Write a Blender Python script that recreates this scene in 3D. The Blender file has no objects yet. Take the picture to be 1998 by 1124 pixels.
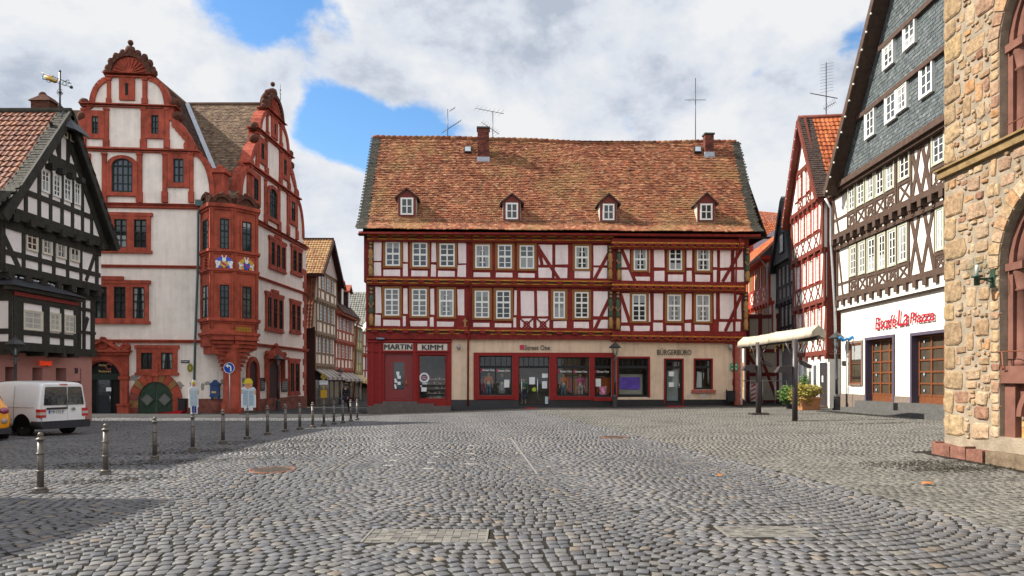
import bpy, math, random
import numpy as np
from mathutils import Vector, Matrix
random.seed(7)
SC = bpy.context.scene
COL = SC.collection
R = math.radians
# ---------------------------------------------------------------- camera, sky, sun, exposure
EYE = 1.66; FP = 1332.0; CX = 999.0; HY = 740.0
cam = bpy.data.cameras.new('camera'); camo = bpy.data.objects.new('camera', cam); COL.objects.link(camo)
camo.location = (0, 0, EYE); camo.rotation_euler = (R(90), 0, 0)
cam.sensor_width = 36; cam.lens = 36*FP/1998; cam.shift_y = (HY-562)/1998; cam.clip_start = .1; cam.clip_end = 3000
SC.camera = camo
SC.view_settings.view_transform = 'Standard'; SC.view_settings.look = 'None'; SC.view_settings.exposure = 0.75
SC.view_settings.gamma = 1
SUN_EL, SUN_AZ = 40, 3          # elevation; azimuth turned from -X towards +Y
sl = bpy.data.lights.new('sun', 'SUN'); sl.energy = 5.0; sl.angle = R(.5); sl.color = (1, .93, .82)
so = bpy.data.objects.new('sun', sl); COL.objects.link(so)
sd = Vector((math.cos(R(SUN_EL))*math.cos(R(SUN_AZ)), -math.cos(R(SUN_EL))*math.sin(R(SUN_AZ)), -math.sin(R(SUN_EL))))
so.rotation_euler = sd.to_track_quat('-Z', 'Y').to_euler(); so.location = (-30, 5, 40)
W = bpy.data.worlds.new('World'); SC.world = W; W.use_nodes = True
def build_world():
    nt = W.node_tree; N = nt.nodes; L = nt.links; N.clear()
    out = N.new('ShaderNodeOutputWorld'); bg = N.new('ShaderNodeBackground'); bg.inputs[1].default_value = .135
    sky = N.new('ShaderNodeTexSky'); sky.sky_type = 'NISHITA'; sky.sun_disc = False
    sky.sun_elevation = R(SUN_EL); sky.sun_rotation = R(270+SUN_AZ); sky.air_density = 1.1; sky.dust_density = .2; sky.ozone_density = 2.5
    tc = N.new('ShaderNodeTexCoord')
    def mp(s, loc=(0,0,0)):
        m = N.new('ShaderNodeMapping'); m.inputs['Scale'].default_value = s; m.inputs['Location'].default_value = loc
        L.new(tc.outputs['Generated'], m.inputs[0]); return m
    def noise(m, sc, det, ro, di):
        n = N.new('ShaderNodeTexNoise'); n.inputs['Scale'].default_value = sc; n.inputs['Detail'].default_value = det
        n.inputs['Roughness'].default_value = ro; n.inputs['Distortion'].default_value = di; L.new(m.outputs[0], n.inputs[0]); return n.outputs[0]
    def math_(op, a, b=None, clamp=False):
        m = N.new('ShaderNodeMath'); m.operation = op; m.use_clamp = clamp
        for i, v in enumerate((a, b)):
            if v is None: continue
            if isinstance(v, (int, float)): m.inputs[i].default_value = v
            else: L.new(v, m.inputs[i])
        return m.outputs[0]
    big = noise(mp((1, 1, 1.45), (3.1, 1.7, .4)), 3.9, 10, .57, .1)
    fine = noise(mp((1, 1, 1.4), (7.3, 2.2, 5.1)), 9, 8, .6, .2)
    cov = math_('ADD', math_('MULTIPLY', big, .75), math_('MULTIPLY', fine, .25))
    cov = math_('ADD', cov, .125)
    # gaps of open blue sky, placed by direction
    for px, py, rad, amt in ((230,60,.1,-.14),(520,160,.06,-.08),(610,130,.08,-.1),(330,220,.15,-.1),(760,150,.06,-.06),(420,280,.12,-.1),(640,400,.12,-.05),(1100,100,.2,-.1),(1000,20,.12,-.06),(100,80,.2,-.1),(670,340,.06,-.08),(455,25,.13,.2),(600,25,.09,.16),(700,80,.05,.12),(720,140,.07,-.16),(815,30,.05,.2),(690,225,.1,.3),(650,190,.07,.12),(800,220,.09,.14),(880,245,.07,.1),(690,265,.05,.1),(1665,65,.04,.15),(820,110,.08,-.14),(780,60,.06,-.1),(840,20,.04,.06)):
        d = Vector(((px-CX)/FP, 1, (HY-py)/FP)).normalized()
        v = N.new('ShaderNodeVectorMath'); v.operation = 'DISTANCE'; L.new(tc.outputs['Generated'], v.inputs[0]); v.inputs[1].default_value = d
        mr = N.new('ShaderNodeMapRange'); mr.interpolation_type = 'SMOOTHSTEP'; L.new(v.outputs['Value'], mr.inputs[0])
        mr.inputs[1].default_value = rad*1.25; mr.inputs[2].default_value = 0; mr.inputs[3].default_value = 0; mr.inputs[4].default_value = amt
        cov = math_('SUBTRACT', cov, mr.outputs[0])
    ramp = N.new('ShaderNodeMapRange'); ramp.interpolation_type = 'SMOOTHSTEP'; L.new(cov, ramp.inputs[0]); ramp.inputs[1].default_value = .445; ramp.inputs[2].default_value = .54
    shade = noise(mp((1, 1, 1.5), (1.2, 8.4, 2.9)), 4.4, 12, .6, .15)
    cr = N.new('ShaderNodeValToRGB'); L.new(shade, cr.inputs[0])
    e = cr.color_ramp.elements; e[0].position = .37; e[0].color = (2.1, 2.35, 2.8, 1); e[1].position = .57; e[1].color = (3.85, 3.9, 3.98, 1)
    x = e.new(.46); x.color = (3.15, 3.35, 3.7, 1)
    sx = N.new('ShaderNodeSeparateXYZ'); L.new(tc.outputs['Generated'], sx.inputs[0])   # unseen clouds overhead and behind brightened as added fill for the shaded fronts
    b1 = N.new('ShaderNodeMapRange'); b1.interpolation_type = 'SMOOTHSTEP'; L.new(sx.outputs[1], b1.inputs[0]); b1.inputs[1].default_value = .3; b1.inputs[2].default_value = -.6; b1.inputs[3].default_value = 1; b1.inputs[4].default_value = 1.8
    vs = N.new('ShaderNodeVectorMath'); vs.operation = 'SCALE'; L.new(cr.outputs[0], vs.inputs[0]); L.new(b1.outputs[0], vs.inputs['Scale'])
    sat = N.new('ShaderNodeHueSaturation'); sat.inputs['Saturation'].default_value = 1.2; sat.inputs['Value'].default_value = .92; L.new(sky.outputs[0], sat.inputs['Color'])
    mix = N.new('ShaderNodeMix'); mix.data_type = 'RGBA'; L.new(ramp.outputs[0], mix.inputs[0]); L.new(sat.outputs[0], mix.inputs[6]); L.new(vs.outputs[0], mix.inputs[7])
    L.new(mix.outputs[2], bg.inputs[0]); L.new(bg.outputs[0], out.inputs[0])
build_world()

# ---------------------------------------------------------------- helpers
def clamp(v, a=0., b=1.): return max(a, min(b, v))
def gz(x, y):
    "height of the square: it falls away towards the far left and rises a little on the right"
    return -.017*max(0, min(y, 60)-18)*clamp((2-x)/10) + .13*clamp((x-7)/8)*clamp((y-8)/8)
def G(px, py):
    dx = (px-CX)/FP; m = (py-HY)/FP; d = EYE/m
    for _ in range(30): d = .5*d + .5*(EYE-gz(dx*d, d))/m
    return Vector((dx*d, d, gz(dx*d, d)))
def at(px, py, d): return Vector(((px-CX)/FP*d, d, EYE+(HY-py)/FP*d))

MATS = {}
def M(name, col, rough=.8, var=.12, vs=6., bump=0., bs=40., ramp=None, island=0., metal=0., grime=0., emis=0., ior=None, spec=None, coat=0., stretch=(1,1,1), streak=0., moss=None):
    if name in MATS: return MATS[name]
    m = bpy.data.materials.new(name); m.use_nodes = True; nt = m.node_tree; N = nt.nodes; L = nt.links
    b = N['Principled BSDF']; b.inputs['Roughness'].default_value = rough; b.inputs['Metallic'].default_value = metal
    if ior: b.inputs['IOR'].default_value = ior
    if spec is None and rough >= .55: spec = .2
    if spec is not None: b.inputs['Specular IOR Level'].default_value = spec
    if coat: b.inputs['Coat Weight'].default_value = coat; b.inputs['Coat Roughness'].default_value = .08
    geo = N.new('ShaderNodeNewGeometry'); mp = N.new('ShaderNodeMapping'); mp.inputs['Scale'].default_value = stretch
    L.new(geo.outputs['Position'], mp.inputs[0])
    if ramp:
        cr = N.new('ShaderNodeValToRGB'); el = cr.color_ramp.elements
        while len(el) < len(ramp): el.new(.5)
        for k, c in enumerate(ramp): el[k].position = k/(len(ramp)-1) if len(c) == 3 else c[3]; el[k].color = (*c[:3], 1)
        L.new(geo.outputs['Random Per Island'], cr.inputs[0]); cur = cr.outputs[0]
    else:
        rgb = N.new('ShaderNodeRGB'); rgb.outputs[0].default_value = (*col, 1); cur = rgb.outputs[0]
    def mul(cur, fac_out, lo, hi, a=.3, c=.7):
        mr = N.new('ShaderNodeMapRange'); L.new(fac_out, mr.inputs[0]); mr.inputs[1].default_value = a; mr.inputs[2].default_value = c; mr.inputs[3].default_value = lo; mr.inputs[4].default_value = hi
        v = N.new('ShaderNodeVectorMath'); v.operation = 'SCALE'; L.new(cur, v.inputs[0]); L.new(mr.outputs[0], v.inputs['Scale']); return v.outputs[0]
    def noise(sc, det=5, ro=.6):
        n = N.new('ShaderNodeTexNoise'); n.inputs['Scale'].default_value = sc; n.inputs['Detail'].default_value = det; n.inputs['Roughness'].default_value = ro; L.new(mp.outputs[0], n.inputs[0]); return n.outputs[0]
    if var: cur = mul(cur, noise(vs), 1-var, 1+var)
    if grime: cur = mul(cur, noise(.55, 8, .7), 1-grime, 1.03, .36, .52)
    if streak:
        m2 = N.new('ShaderNodeMapping'); m2.inputs['Scale'].default_value = (2.2, 2.2, .16); L.new(geo.outputs['Position'], m2.inputs[0])
        n2 = N.new('ShaderNodeTexNoise'); n2.inputs['Scale'].default_value = 2.0; n2.inputs['Detail'].default_value = 8; n2.inputs['Roughness'].default_value = .65; L.new(m2.outputs[0], n2.inputs[0])
        cur = mul(cur, n2.outputs[0], 1-streak, 1.04, .36, .54)
    if moss:
        for sc_, col_, lo_, hi_, am_ in moss:
            mr = N.new('ShaderNodeMapRange'); mr.interpolation_type = 'SMOOTHSTEP'; L.new(noise(sc_, 9, .68), mr.inputs[0]); mr.inputs[1].default_value = lo_; mr.inputs[2].default_value = hi_; mr.inputs[4].default_value = am_
            mx = N.new('ShaderNodeMix'); mx.data_type = 'RGBA'; L.new(mr.outputs[0], mx.inputs[0]); L.new(cur, mx.inputs[6]); mx.inputs[7].default_value = (*col_, 1); cur = mx.outputs[2]
    if island: cur = mul(cur, geo.outputs['Random Per Island'], 1-island, 1+island, 0, 1)
    L.new(cur, b.inputs['Base Color'])
    if emis: L.new(cur, b.inputs['Emission Color']); b.inputs['Emission Strength'].default_value = emis
    if bump:
        bp = N.new('ShaderNodeBump'); bp.inputs['Strength'].default_value = 1; bp.inputs['Distance'].default_value = bump
        L.new(noise(bs, 6, .65), bp.inputs['Height']); L.new(bp.outputs[0], b.inputs['Normal'])
    MATS[name] = m; return m
def glass_mat(name, tint=(.02, .025, .03), ior=1.5, rough=.04): return M(name, tint, rough, .25, 2., .004, 1.7, ior=ior, spec=.5)
def clear_glass():
    if 'clear_glass' in MATS: return MATS['clear_glass']
    m = bpy.data.materials.new('clear_glass'); m.use_nodes = True; N = m.node_tree.nodes; L = m.node_tree.links; N.clear()
    o = N.new('ShaderNodeOutputMaterial'); mx = N.new('ShaderNodeMixShader'); t = N.new('ShaderNodeBsdfTransparent'); t.inputs[0].default_value = (.86, .9, .88, 1)
    g = N.new('ShaderNodeBsdfGlossy'); g.inputs['Roughness'].default_value = .02; lw = N.new('ShaderNodeLayerWeight'); lw.inputs[0].default_value = .5
    pw = N.new('ShaderNodeMath'); pw.operation = 'POWER'; L.new(lw.outputs['Facing'], pw.inputs[0]); pw.inputs[1].default_value = 3
    ad = N.new('ShaderNodeMath'); ad.operation = 'MULTIPLY_ADD'; L.new(pw.outputs[0], ad.inputs[0]); ad.inputs[1].default_value = .5; ad.inputs[2].default_value = .045
    L.new(ad.outputs[0], mx.inputs[0]); L.new(t.outputs[0], mx.inputs[1]); L.new(g.outputs[0], mx.inputs[2]); L.new(mx.outputs[0], o.inputs[0])
    MATS['clear_glass'] = m; return m

ORG = {}
class MB:
    k = 0
    def __init__(s): s.v = []; s.f = []; s.mi = []; s.sm = []; s.cuts = []
    def cut(s): s.cuts.append((len(s.v), len(s.f)))
    def add(s, vs, fs, mi=0, sm=False):
        o = len(s.v); s.v += [tuple(v) for v in vs]; s.f += [tuple(i+o for i in f) for f in fs]; s.mi += [mi]*len(fs); s.sm += [sm]*len(fs); return s
    def hexa(s, p, mi=0):
        return s.add(p, [(0,3,2,1),(4,5,6,7),(0,1,5,4),(1,2,6,5),(2,3,7,6),(3,0,4,7)], mi)
    def box(s, x0, x1, y0, y1, z0, z1, mi=0, j=True):
        MB.k += 1; e = (MB.k*7 % 11)*.0004 if j else 0
        x0 -= e; x1 += e; y0 -= e; y1 += e; z0 -= e; z1 += e
        return s.hexa([(x0,y0,z0),(x1,y0,z0),(x1,y1,z0),(x0,y1,z0),(x0,y0,z1),(x1,y0,z1),(x1,y1,z1),(x0,y1,z1)], mi)
    def tube(s, pts, r, n=8, mi=0, caps=True, sm=True):
        pts = [Vector(p) for p in pts]; rs = r if isinstance(r, (list, tuple)) else [r]*len(pts)
        o = len(s.v); prev = None
        for i, p in enumerate(pts):
            d = (pts[min(i+1, len(pts)-1)]-pts[max(i-1, 0)]).normalized()
            a = d.orthogonal().normalized() if prev is None else (prev-d*prev.dot(d)).normalized()
            prev = a; b = d.cross(a)
            for q in range(n):
                t = 2*math.pi*q/n; s.v.append(tuple(p+(a*math.cos(t)+b*math.sin(t))*rs[i]))
        for i in range(len(pts)-1):
            for q in range(n):
                s.f.append((o+i*n+q, o+i*n+(q+1) % n, o+(i+1)*n+(q+1) % n, o+(i+1)*n+q)); s.mi.append(mi); s.sm.append(sm)
        if caps:
            s.f.append(tuple(o+q for q in reversed(range(n)))); s.f.append(tuple(o+(len(pts)-1)*n+q for q in range(n))); s.mi += [mi]*2; s.sm += [False]*2
        return s
    def lathe(s, c, prof, n=16, mi=0, sm=True, ang=0):
        "prof: (radius, z) from bottom to top around the vertical through c"
        c = Vector(c); o = len(s.v)
        for r, z in prof:
            for q in range(n):
                t = ang+2*math.pi*q/n; s.v.append((c.x+r*math.cos(t), c.y+r*math.sin(t), c.z+z))
        for i in range(len(prof)-1):
            for q in range(n):
                s.f.append((o+i*n+q, o+i*n+(q+1) % n, o+(i+1)*n+(q+1) % n, o+(i+1)*n+q)); s.mi.append(mi); s.sm.append(sm)
        s.f.append(tuple(o+q for q in reversed(range(n)))); s.f.append(tuple(o+(len(prof)-1)*n+q for q in range(n))); s.mi += [mi]*2; s.sm += [False]*2
        return s
    def ball(s, c, r, n=10, mi=0, sq=(1,1,1), sm=True):
        c = Vector(c); o = len(s.v); m = max(4, n//2+1)
        for i in range(m+1):
            a = math.pi*i/m-math.pi/2
            for q in range(n):
                t = 2*math.pi*q/n; s.v.append((c.x+r*sq[0]*math.cos(a)*math.cos(t), c.y+r*sq[1]*math.cos(a)*math.sin(t), c.z+r*sq[2]*math.sin(a)))
        for i in range(m):
            for q in range(n):
                s.f.append((o+i*n+q, o+i*n+(q+1) % n, o+(i+1)*n+(q+1) % n, o+(i+1)*n+q)); s.mi.append(mi); s.sm.append(sm)
        return s
    def build(s, name, mats, parent=None):
        if s.cuts:
            c = [(0, 0)]+s.cuts+[(len(s.v), len(s.f))]; out = None
            for (v0, f0), (v1, f1) in zip(c, c[1:]):
                if f1 == f0: continue
                q = MB(); q.v = s.v[v0:v1]; q.f = [tuple(i-v0 for i in f) for f in s.f[f0:f1]]; q.mi = s.mi[f0:f1]; q.sm = s.sm[f0:f1]; out = q.build(name, mats, parent)
            return out
        me = bpy.data.meshes.new(name); org = ORG.get(parent.name, Vector()) if parent else Vector()
        v = np.array(s.v, dtype=float)-np.array(org)
        me.from_pydata(v.tolist(), [], s.f)
        if not isinstance(mats, (list, tuple)): mats = [mats]
        for m in mats: me.materials.append(m)
        if len(mats) > 1: me.polygons.foreach_set('material_index', s.mi)
        me.polygons.foreach_set('use_smooth', s.sm); me.update()
        o = bpy.data.objects.new(name, me); COL.objects.link(o)
        if parent: o.parent = parent; ORG[o.name] = org
        return o
def thing(name, label, cat, loc=(0,0,0), rz=0, group=None):
    o = bpy.data.objects.new(name, None); COL.objects.link(o); o.empty_display_size = .2
    o.location = loc; o.rotation_euler = (0, 0, rz); o['label'] = label; o['category'] = cat
    if group: o['group'] = group
    ORG[o.name] = Vector(loc) if not rz else Vector(); return o
def tag(o, label, cat, group=None, kind=None):
    if kind: o['kind'] = kind
    if label: o['label'] = label
    if cat: o['category'] = cat
    if group: o['group'] = group
    return o
def dup(root, loc, rz=0., label=None, sc=1.):
    r = root.copy(); COL.objects.link(r); r.location = loc; r.rotation_euler = (0, 0, rz); r.scale = (sc,)*3
    if label: r['label'] = label
    for ch in list(root.children):
        c = ch.copy(); COL.objects.link(c); c.parent = r
        for g in ch.children:
            d = g.copy(); COL.objects.link(d); d.parent = c
    return r

class Fac:
    "a vertical facade plane: A is its left end seen from outside, B its right end"
    def __init__(s, A, B):
        s.A = Vector(A).to_2d() if len(A) > 2 else Vector(A); B = Vector(B); d = B-s.A; s.len = d.length; s.S = d.normalized(); s.N = Vector((s.S.y, -s.S.x))
    def P(s, u, z, t=0.): q = s.A+s.S*u+s.N*t; return (q.x, q.y, z)
    def uz(s, px, py, t=0.):
        d = Vector(((px-CX)/FP, 1)); k = (t+s.A.dot(s.N))/d.dot(s.N); q = d*k
        return (q-s.A).dot(s.S), EYE+k*(HY-py)/FP
    def u(s, px, t=0.): return s.uz(px, 0, t)[0]
    def z(s, px, py, t=0.): return s.uz(px, py, t)[1]
    def R(s, x0, y0, x1, y1, t=0.):
        "photo rectangle -> u0,u1,z0,z1 (heights read at its left side)"
        u0, z1 = s.uz(x0, y0, t); _, z0 = s.uz(x0, y1, t); return u0, s.u(x1, t), z0, z1
    def box(s, mb, u0, u1, z0, z1, t0, t1, mi=0, j=True):
        if j: MB.k += 1; e = (MB.k*7 % 11)*.0004; u0 -= e; u1 += e; z0 -= e; z1 += e; t1 += e
        P = s.P
        return mb.hexa([P(u0,z0,t1),P(u1,z0,t1),P(u1,z0,t0),P(u0,z0,t0),P(u0,z1,t1),P(u1,z1,t1),P(u1,z1,t0),P(u0,z1,t0)], mi)
    def quad(s, mb, pts, t0, t1, mi=0):
        "prism over any simple polygon given counter-clockwise in (u,z)"
        a = sum(pts[i][0]*pts[(i+1) % len(pts)][1]-pts[(i+1) % len(pts)][0]*pts[i][1] for i in range(len(pts)))
        if a < 0: pts = pts[::-1]
        MB.k += 1; t1 += (MB.k*7 % 11)*.0004; n = len(pts)
        v = [s.P(u, z, t1) for u, z in pts]+[s.P(u, z, t0) for u, z in pts]
        return mb.add(v, [tuple(range(n)), tuple(range(2*n-1, n-1, -1))]+[(i, i+n, (i+1) % n+n, (i+1) % n) for i in range(n)], mi)
    def beam(s, mb, a, b, w, t0, t1, mi=0):
        a = Vector(a); b = Vector(b); d = (b-a).normalized(); n = Vector((-d.y, d.x))*w/2
        return s.quad(mb, [tuple(a-n), tuple(b-n), tuple(b+n), tuple(a+n)], t0, t1, mi)
    def arc(s, mb, c, r0, r1, a0, a1, t0, t1, n=12, mi=0, sz=1.):
        for i in range(n):
            p = [R(a0+(a1-a0)*k/n) for k in (i, i+1)]
            q = [(c[0]+r*math.cos(a), c[1]+sz*r*math.sin(a)) for r, a in ((r0,p[0]),(r1,p[0]),(r1,p[1]),(r0,p[1]))]
            s.quad(mb, q, t0, t1, mi)
    def wall(s, mb, u0, u1, z0, z1, holes, t0, t1, mi=0):
        us = sorted({u0, u1, *[h[0] for h in holes], *[h[1] for h in holes]}); zs = sorted({z0, z1, *[h[2] for h in holes], *[h[3] for h in holes]})
        us = [x for x in us if u0 <= x <= u1]; zs = [x for x in zs if z0 <= x <= z1]
        for i in range(len(us)-1):
            a, b = us[i], us[i+1]; run = None
            for k in range(len(zs)-1):
                c, d = zs[k], zs[k+1]; m = ((a+b)/2, (c+d)/2)
                solid = not any(h[0] < m[0] < h[1] and h[2] < m[1] < h[3] for h in holes)
                if solid: run = (run[0], d) if run else (c, d)
                if run and (not solid or k == len(zs)-2): s.box(mb, a, b, run[0], run[1], t0, t1, mi, j=False); run = None
    def rot(s):
        "rotation matrix that lays text flat on the facade"
        return Matrix(((s.S.x, 0, s.N.x), (s.S.y, 0, s.N.y), (0, 1, 0)))

def letters(name, txt, F, u0, u1, z0, z1, t, mat, parent, depth=.03, shear=0., bold=0., slope=0.):
    cu = bpy.data.curves.new(name, 'FONT'); cu.body = txt; cu.extrude = depth/2; cu.shear = shear; cu.offset = bold; cu.resolution_u = 3
    o = bpy.data.objects.new(name, cu); COL.objects.link(o); bpy.context.view_layer.update()
    me = bpy.data.meshes.new_from_object(o.evaluated_get(bpy.context.evaluated_depsgraph_get())); bpy.data.objects.remove(o); bpy.data.curves.remove(cu)
    n = len(me.vertices); co = np.empty(n*3); me.vertices.foreach_get('co', co); co = co.reshape(-1, 3)
    mn, mx = co.min(0), co.max(0); co[:, 0] = u0+(co[:, 0]-mn[0])/(mx[0]-mn[0])*(u1-u0); co[:, 1] = z0+(co[:, 1]-mn[1])/(mx[1]-mn[1])*(z1-z0)+slope*(co[:, 0]-u0)
    S, Nn, A = F.S, F.N, F.A; org = ORG.get(parent.name, Vector()) if parent else Vector()
    out = np.empty_like(co); tt = t+co[:, 2]+depth/2
    out[:, 0] = A.x+S.x*co[:, 0]+Nn.x*tt-org.x; out[:, 1] = A.y+S.y*co[:, 0]+Nn.y*tt-org.y; out[:, 2] = co[:, 1]-org.z
    me.vertices.foreach_set('co', out.ravel()); me.materials.clear(); me.materials.append(mat); me.name = name; me.update()
    o = bpy.data.objects.new(name, me); COL.objects.link(o)
    if parent: o.parent = parent; ORG[o.name] = org
    return o

def window(par, F, u0, u1, z0, z1, t, casing=None, cw=.1, ct=.06, fm=None, fw=.05, nx=2, nz=3, trans=None, gm=None, name='window', bar=.025, curtain=None):
    "casing (part) > window_frame, pane (sub-parts); trans = height share of a thick transom"
    mb = MB(); w = F.box
    w(mb, u0, u0+cw, z0, z1, t-.05, t+ct); w(mb, u1-cw, u1, z0, z1, t-.05, t+ct); w(mb, u0+cw, u1-cw, z1-cw, z1, t-.05, t+ct-.004); w(mb, u0+cw, u1-cw, z0, z0+cw*.8, t-.05, t+ct+.02)
    p = mb.build(name, casing or fm, par)
    a, b, c, d = u0+cw, u1-cw, z0+cw*.8, z1-cw; ft = max(t+.03, t+ct-.035)
    fb = MB(); w(fb, a, a+fw, c, d, t, ft); w(fb, b-fw, b, c, d, t, ft); w(fb, a+fw, b-fw, c, c+fw, t, ft); w(fb, a+fw, b-fw, d-fw, d, t, ft)
    if nx >= 2 and nx != 3: w(fb, (a+b)/2-fw*.45, (a+b)/2+fw*.45, c+fw, d-fw, t, ft)
    if nx in (3, 4):
        for k in range(1, nx):
            if nx == 4 and k == 2: continue
            x = a+(b-a)*k/nx; w(fb, x-bar/2, x+bar/2, c+fw, d-fw, t, ft-.01)
    if trans: zt = c+(d-c)*trans; w(fb, a+fw, b-fw, zt-fw*.6, zt+fw*.6, t, ft+.004)
    for k in range(1, nz):
        z = c+(d-c)*k/nz
        if trans:
            below = int(round(nz*trans)); zt = c+(d-c)*trans
            z = c+(zt-c)*k/below if k < below else (zt+(d-zt)*(k-below)/(nz-below) if k > below else None)
            if z is None: continue
        w(fb, a+fw, b-fw, z-bar/2, z+bar/2, t, ft-.012)
    fb.build('window_frame', fm, p)
    g = MB(); g.add([F.P(a+fw*.5, c+fw*.5, t+.012+random.uniform(0, .006)), F.P(b-fw*.5, c+fw*.5, t+.012+random.uniform(0, .006)), F.P(b-fw*.5, d-fw*.5, t+.012+random.uniform(0, .006)), F.P(a+fw*.5, d-fw*.5, t+.012+random.uniform(0, .006))], [(0,1,2,3)])
    g.build('pane', gm or random.choice(GLS), p)
    if casing and (b-a) > .35 and random.random() < .5 and gm is not GL_CURT:
        q = MB(); k = random.choice((0, 1, 2)); cz = c+fw; dz = d-fw; tt = t+.021
        if k == 0:      # two drapes gathered to the sides
            for s_ in (0, 1):
                e = a+fw if not s_ else b-fw; sg = 1 if not s_ else -1; w_ = (b-a)*random.uniform(.22, .36)
                F.quad(q, [(e, cz), (e+sg*w_*.5, cz), (e+sg*w_*.7, cz+(dz-cz)*.5), (e+sg*w_, dz), (e, dz)], tt, tt+.002)
        elif k == 1: F.box(q, a+fw, b-fw, cz, cz+(dz-cz)*random.uniform(.3, .5), tt, tt+.002, j=False)
        else: F.box(q, a+fw, b-fw, dz-(dz-cz)*random.uniform(.15, .4), dz, tt, tt+.002, j=False)
        q.build('curtain', M('grey_white_net_curtain', (.3, .31, .31), .9, .2, 14), p)
    return p
GLS = [glass_mat('window_glass'), glass_mat('window_glass_blue', (.05, .06, .075)), glass_mat('window_glass_curtained', (.13, .135, .13)), glass_mat('window_glass_dim', (.03, .03, .03))]
GL_CURT = glass_mat('window_glass_white_curtain', (.42, .42, .39))

def tiles(mb, O, U, V, width, length, tw, th, inside=None, warp=None, lift=.02, thick=.018, prof=None, jit=.006, seed=1, over=1.25, holes=None):
    "overlapping roof tiles as real pieces: U along the eave, V up the slope (unit vectors), O the lower left corner"
    rng = random.Random(seed); O = Vector(O); U = Vector(U).normalized(); V = Vector(V).normalized(); Nn = U.cross(V).normalized()
    if Nn.z < 0 or (abs(Nn.z) < .01): pass
    prof = prof or [(0, 0), (1, 0)]
    nr = int(length/th)+1; nc = int(width/tw)+1; n = len(prof)
    for r in range(nr):
        off = (r % 2)*.5*tw if prof == [(0, 0), (1, 0)] else 0
        for c in range(-1, nc+1):
            u0 = c*tw+off; v0 = r*th; um, vm = u0+tw/2, v0+th/2
            if um < 0 or um > width or vm > length: continue
            if inside and not inside(um, vm): continue
            w = warp(um, vm) if warp else 0
            du = rng.uniform(-jit, jit); dv = rng.uniform(-jit, jit)*1.5; l = lift*rng.uniform(.7, 1.4)
            vs = []
            g = tw*.03
            for (a, h) in prof:
                uu = u0+du+g+(tw-2*g)*a
                vs.append(O+U*uu+V*(v0+dv)+Nn*(w+l+h))
            for (a, h) in prof:
                uu = u0+du+g+(tw-2*g)*a
                vs.append(O+U*uu+V*(min(v0+th*over, length+.02))+Nn*(w+h*.6+.002))
            for (a, h) in prof:
                uu = u0+du+g+(tw-2*g)*a
                vs.append(O+U*uu+V*(v0+dv)+Nn*(w+l+h-thick))
            fs = [(i, i+1, n+i+1, n+i) for i in range(n-1)]+[(2*n+i, 2*n+i+1, i+1, i) for i in range(n-1)]+[(2*n, 0, n), (n-1, 3*n-1, 2*n-1)]
            mb.add(vs, fs)
PANT = [(0, .0), (.12, .012), (.3, .03), (.5, .032), (.68, .012), (.84, -.004), (1, 0)]
def bar_between(mb, a, b, w, h, mi=0, up=Vector((0,0,1))):
    a = Vector(a); b = Vector(b); d = (b-a).normalized(); s = d.cross(up)
    if s.length < .01: s = Vector((1, 0, 0))
    s = s.normalized()*w/2; u = s.cross(d).normalized()*h/2
    mb.hexa([a-s-u, a+s-u, b+s-u, b-s-u, a-s+u, a+s+u, b+s+u, b-s+u], mi)
# ---------------------------------------------------------------- shared materials
RED = M('oxide_red_timber', (.19, .018, .014), .65, .3, 3, .004, 40, streak=.25)
REDP = M('red_shop_paint', (.23, .016, .014), .55, .12, 4)
PINKW = M('pale_pink_plaster', (.76, .65, .63), .9, .05, 3, .003, 20, grime=.08, streak=.07)
WHITE = M('white_window_paint', (.74, .74, .7), .5, .05)
OCHRE = M('ochre_brown_paint', (.25, .105, .03), .6, .15, 8)
ROPE = M('golden_carved_rope', (.5, .2, .03), .6, .55, 28, stretch=(1, 1, .3))
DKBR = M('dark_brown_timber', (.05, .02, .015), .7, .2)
CREAM = M('cream_shop_render', (.66, .5, .36), .9, .06, 2.5, .0015, 50, grime=.1, streak=.12)
BLACKST = M('black_stone_plinth', (.015, .015, .017), .35, .3, 3)
DARKF = M('dark_grey_metal_frame', (.022, .022, .024), .55, .1)
IRON = M('painted_cast_iron', (.035, .036, .038), .45, .15, 20)
LEAD = M('lead_sheet', (.35, .38, .42), .45, .15, 4)
TILE_OLD = M('weathered_clay_tiles', (0,0,0), .85, .3, 1.3, .002, 80, ramp=[(.12,.043,.025),(.29,.1,.05),(.19,.065,.036),(.36,.15,.076),(.22,.085,.045),(.38,.2,.11),(.15,.055,.033),(.26,.09,.047)], moss=[(.4,(.3,.19,.08),.47,.64,.5),(1.1,(.1,.08,.032),.54,.7,.55)])
TILE_OR = M('orange_clay_pantiles', (0,0,0), .6, .2, 3, ramp=[(.33,.085,.03),(.45,.13,.045),(.26,.06,.025),(.5,.16,.06)])
TILE_DK = M('dark_clay_tiles', (0,0,0), .8, .3, 2, ramp=[(.05,.03,.024),(.08,.045,.033),(.065,.04,.032),(.13,.075,.05)])
SLATE = M('grey_slate', (0,0,0), .55, .25, 5, ramp=[(.07,.085,.09),(.115,.135,.14),(.09,.105,.112),(.15,.17,.17)])
SLATE_DK = M('mossy_slate_verge', (0,0,0), .75, .3, 5, ramp=[(.028,.028,.022),(.055,.052,.04),(.04,.038,.031)])
INK = M('black_letter_paint', (.02, .02, .022), .4, 0)
PAPER = M('white_paper', (.7, .72, .72), .8, .05, 10)
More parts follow.
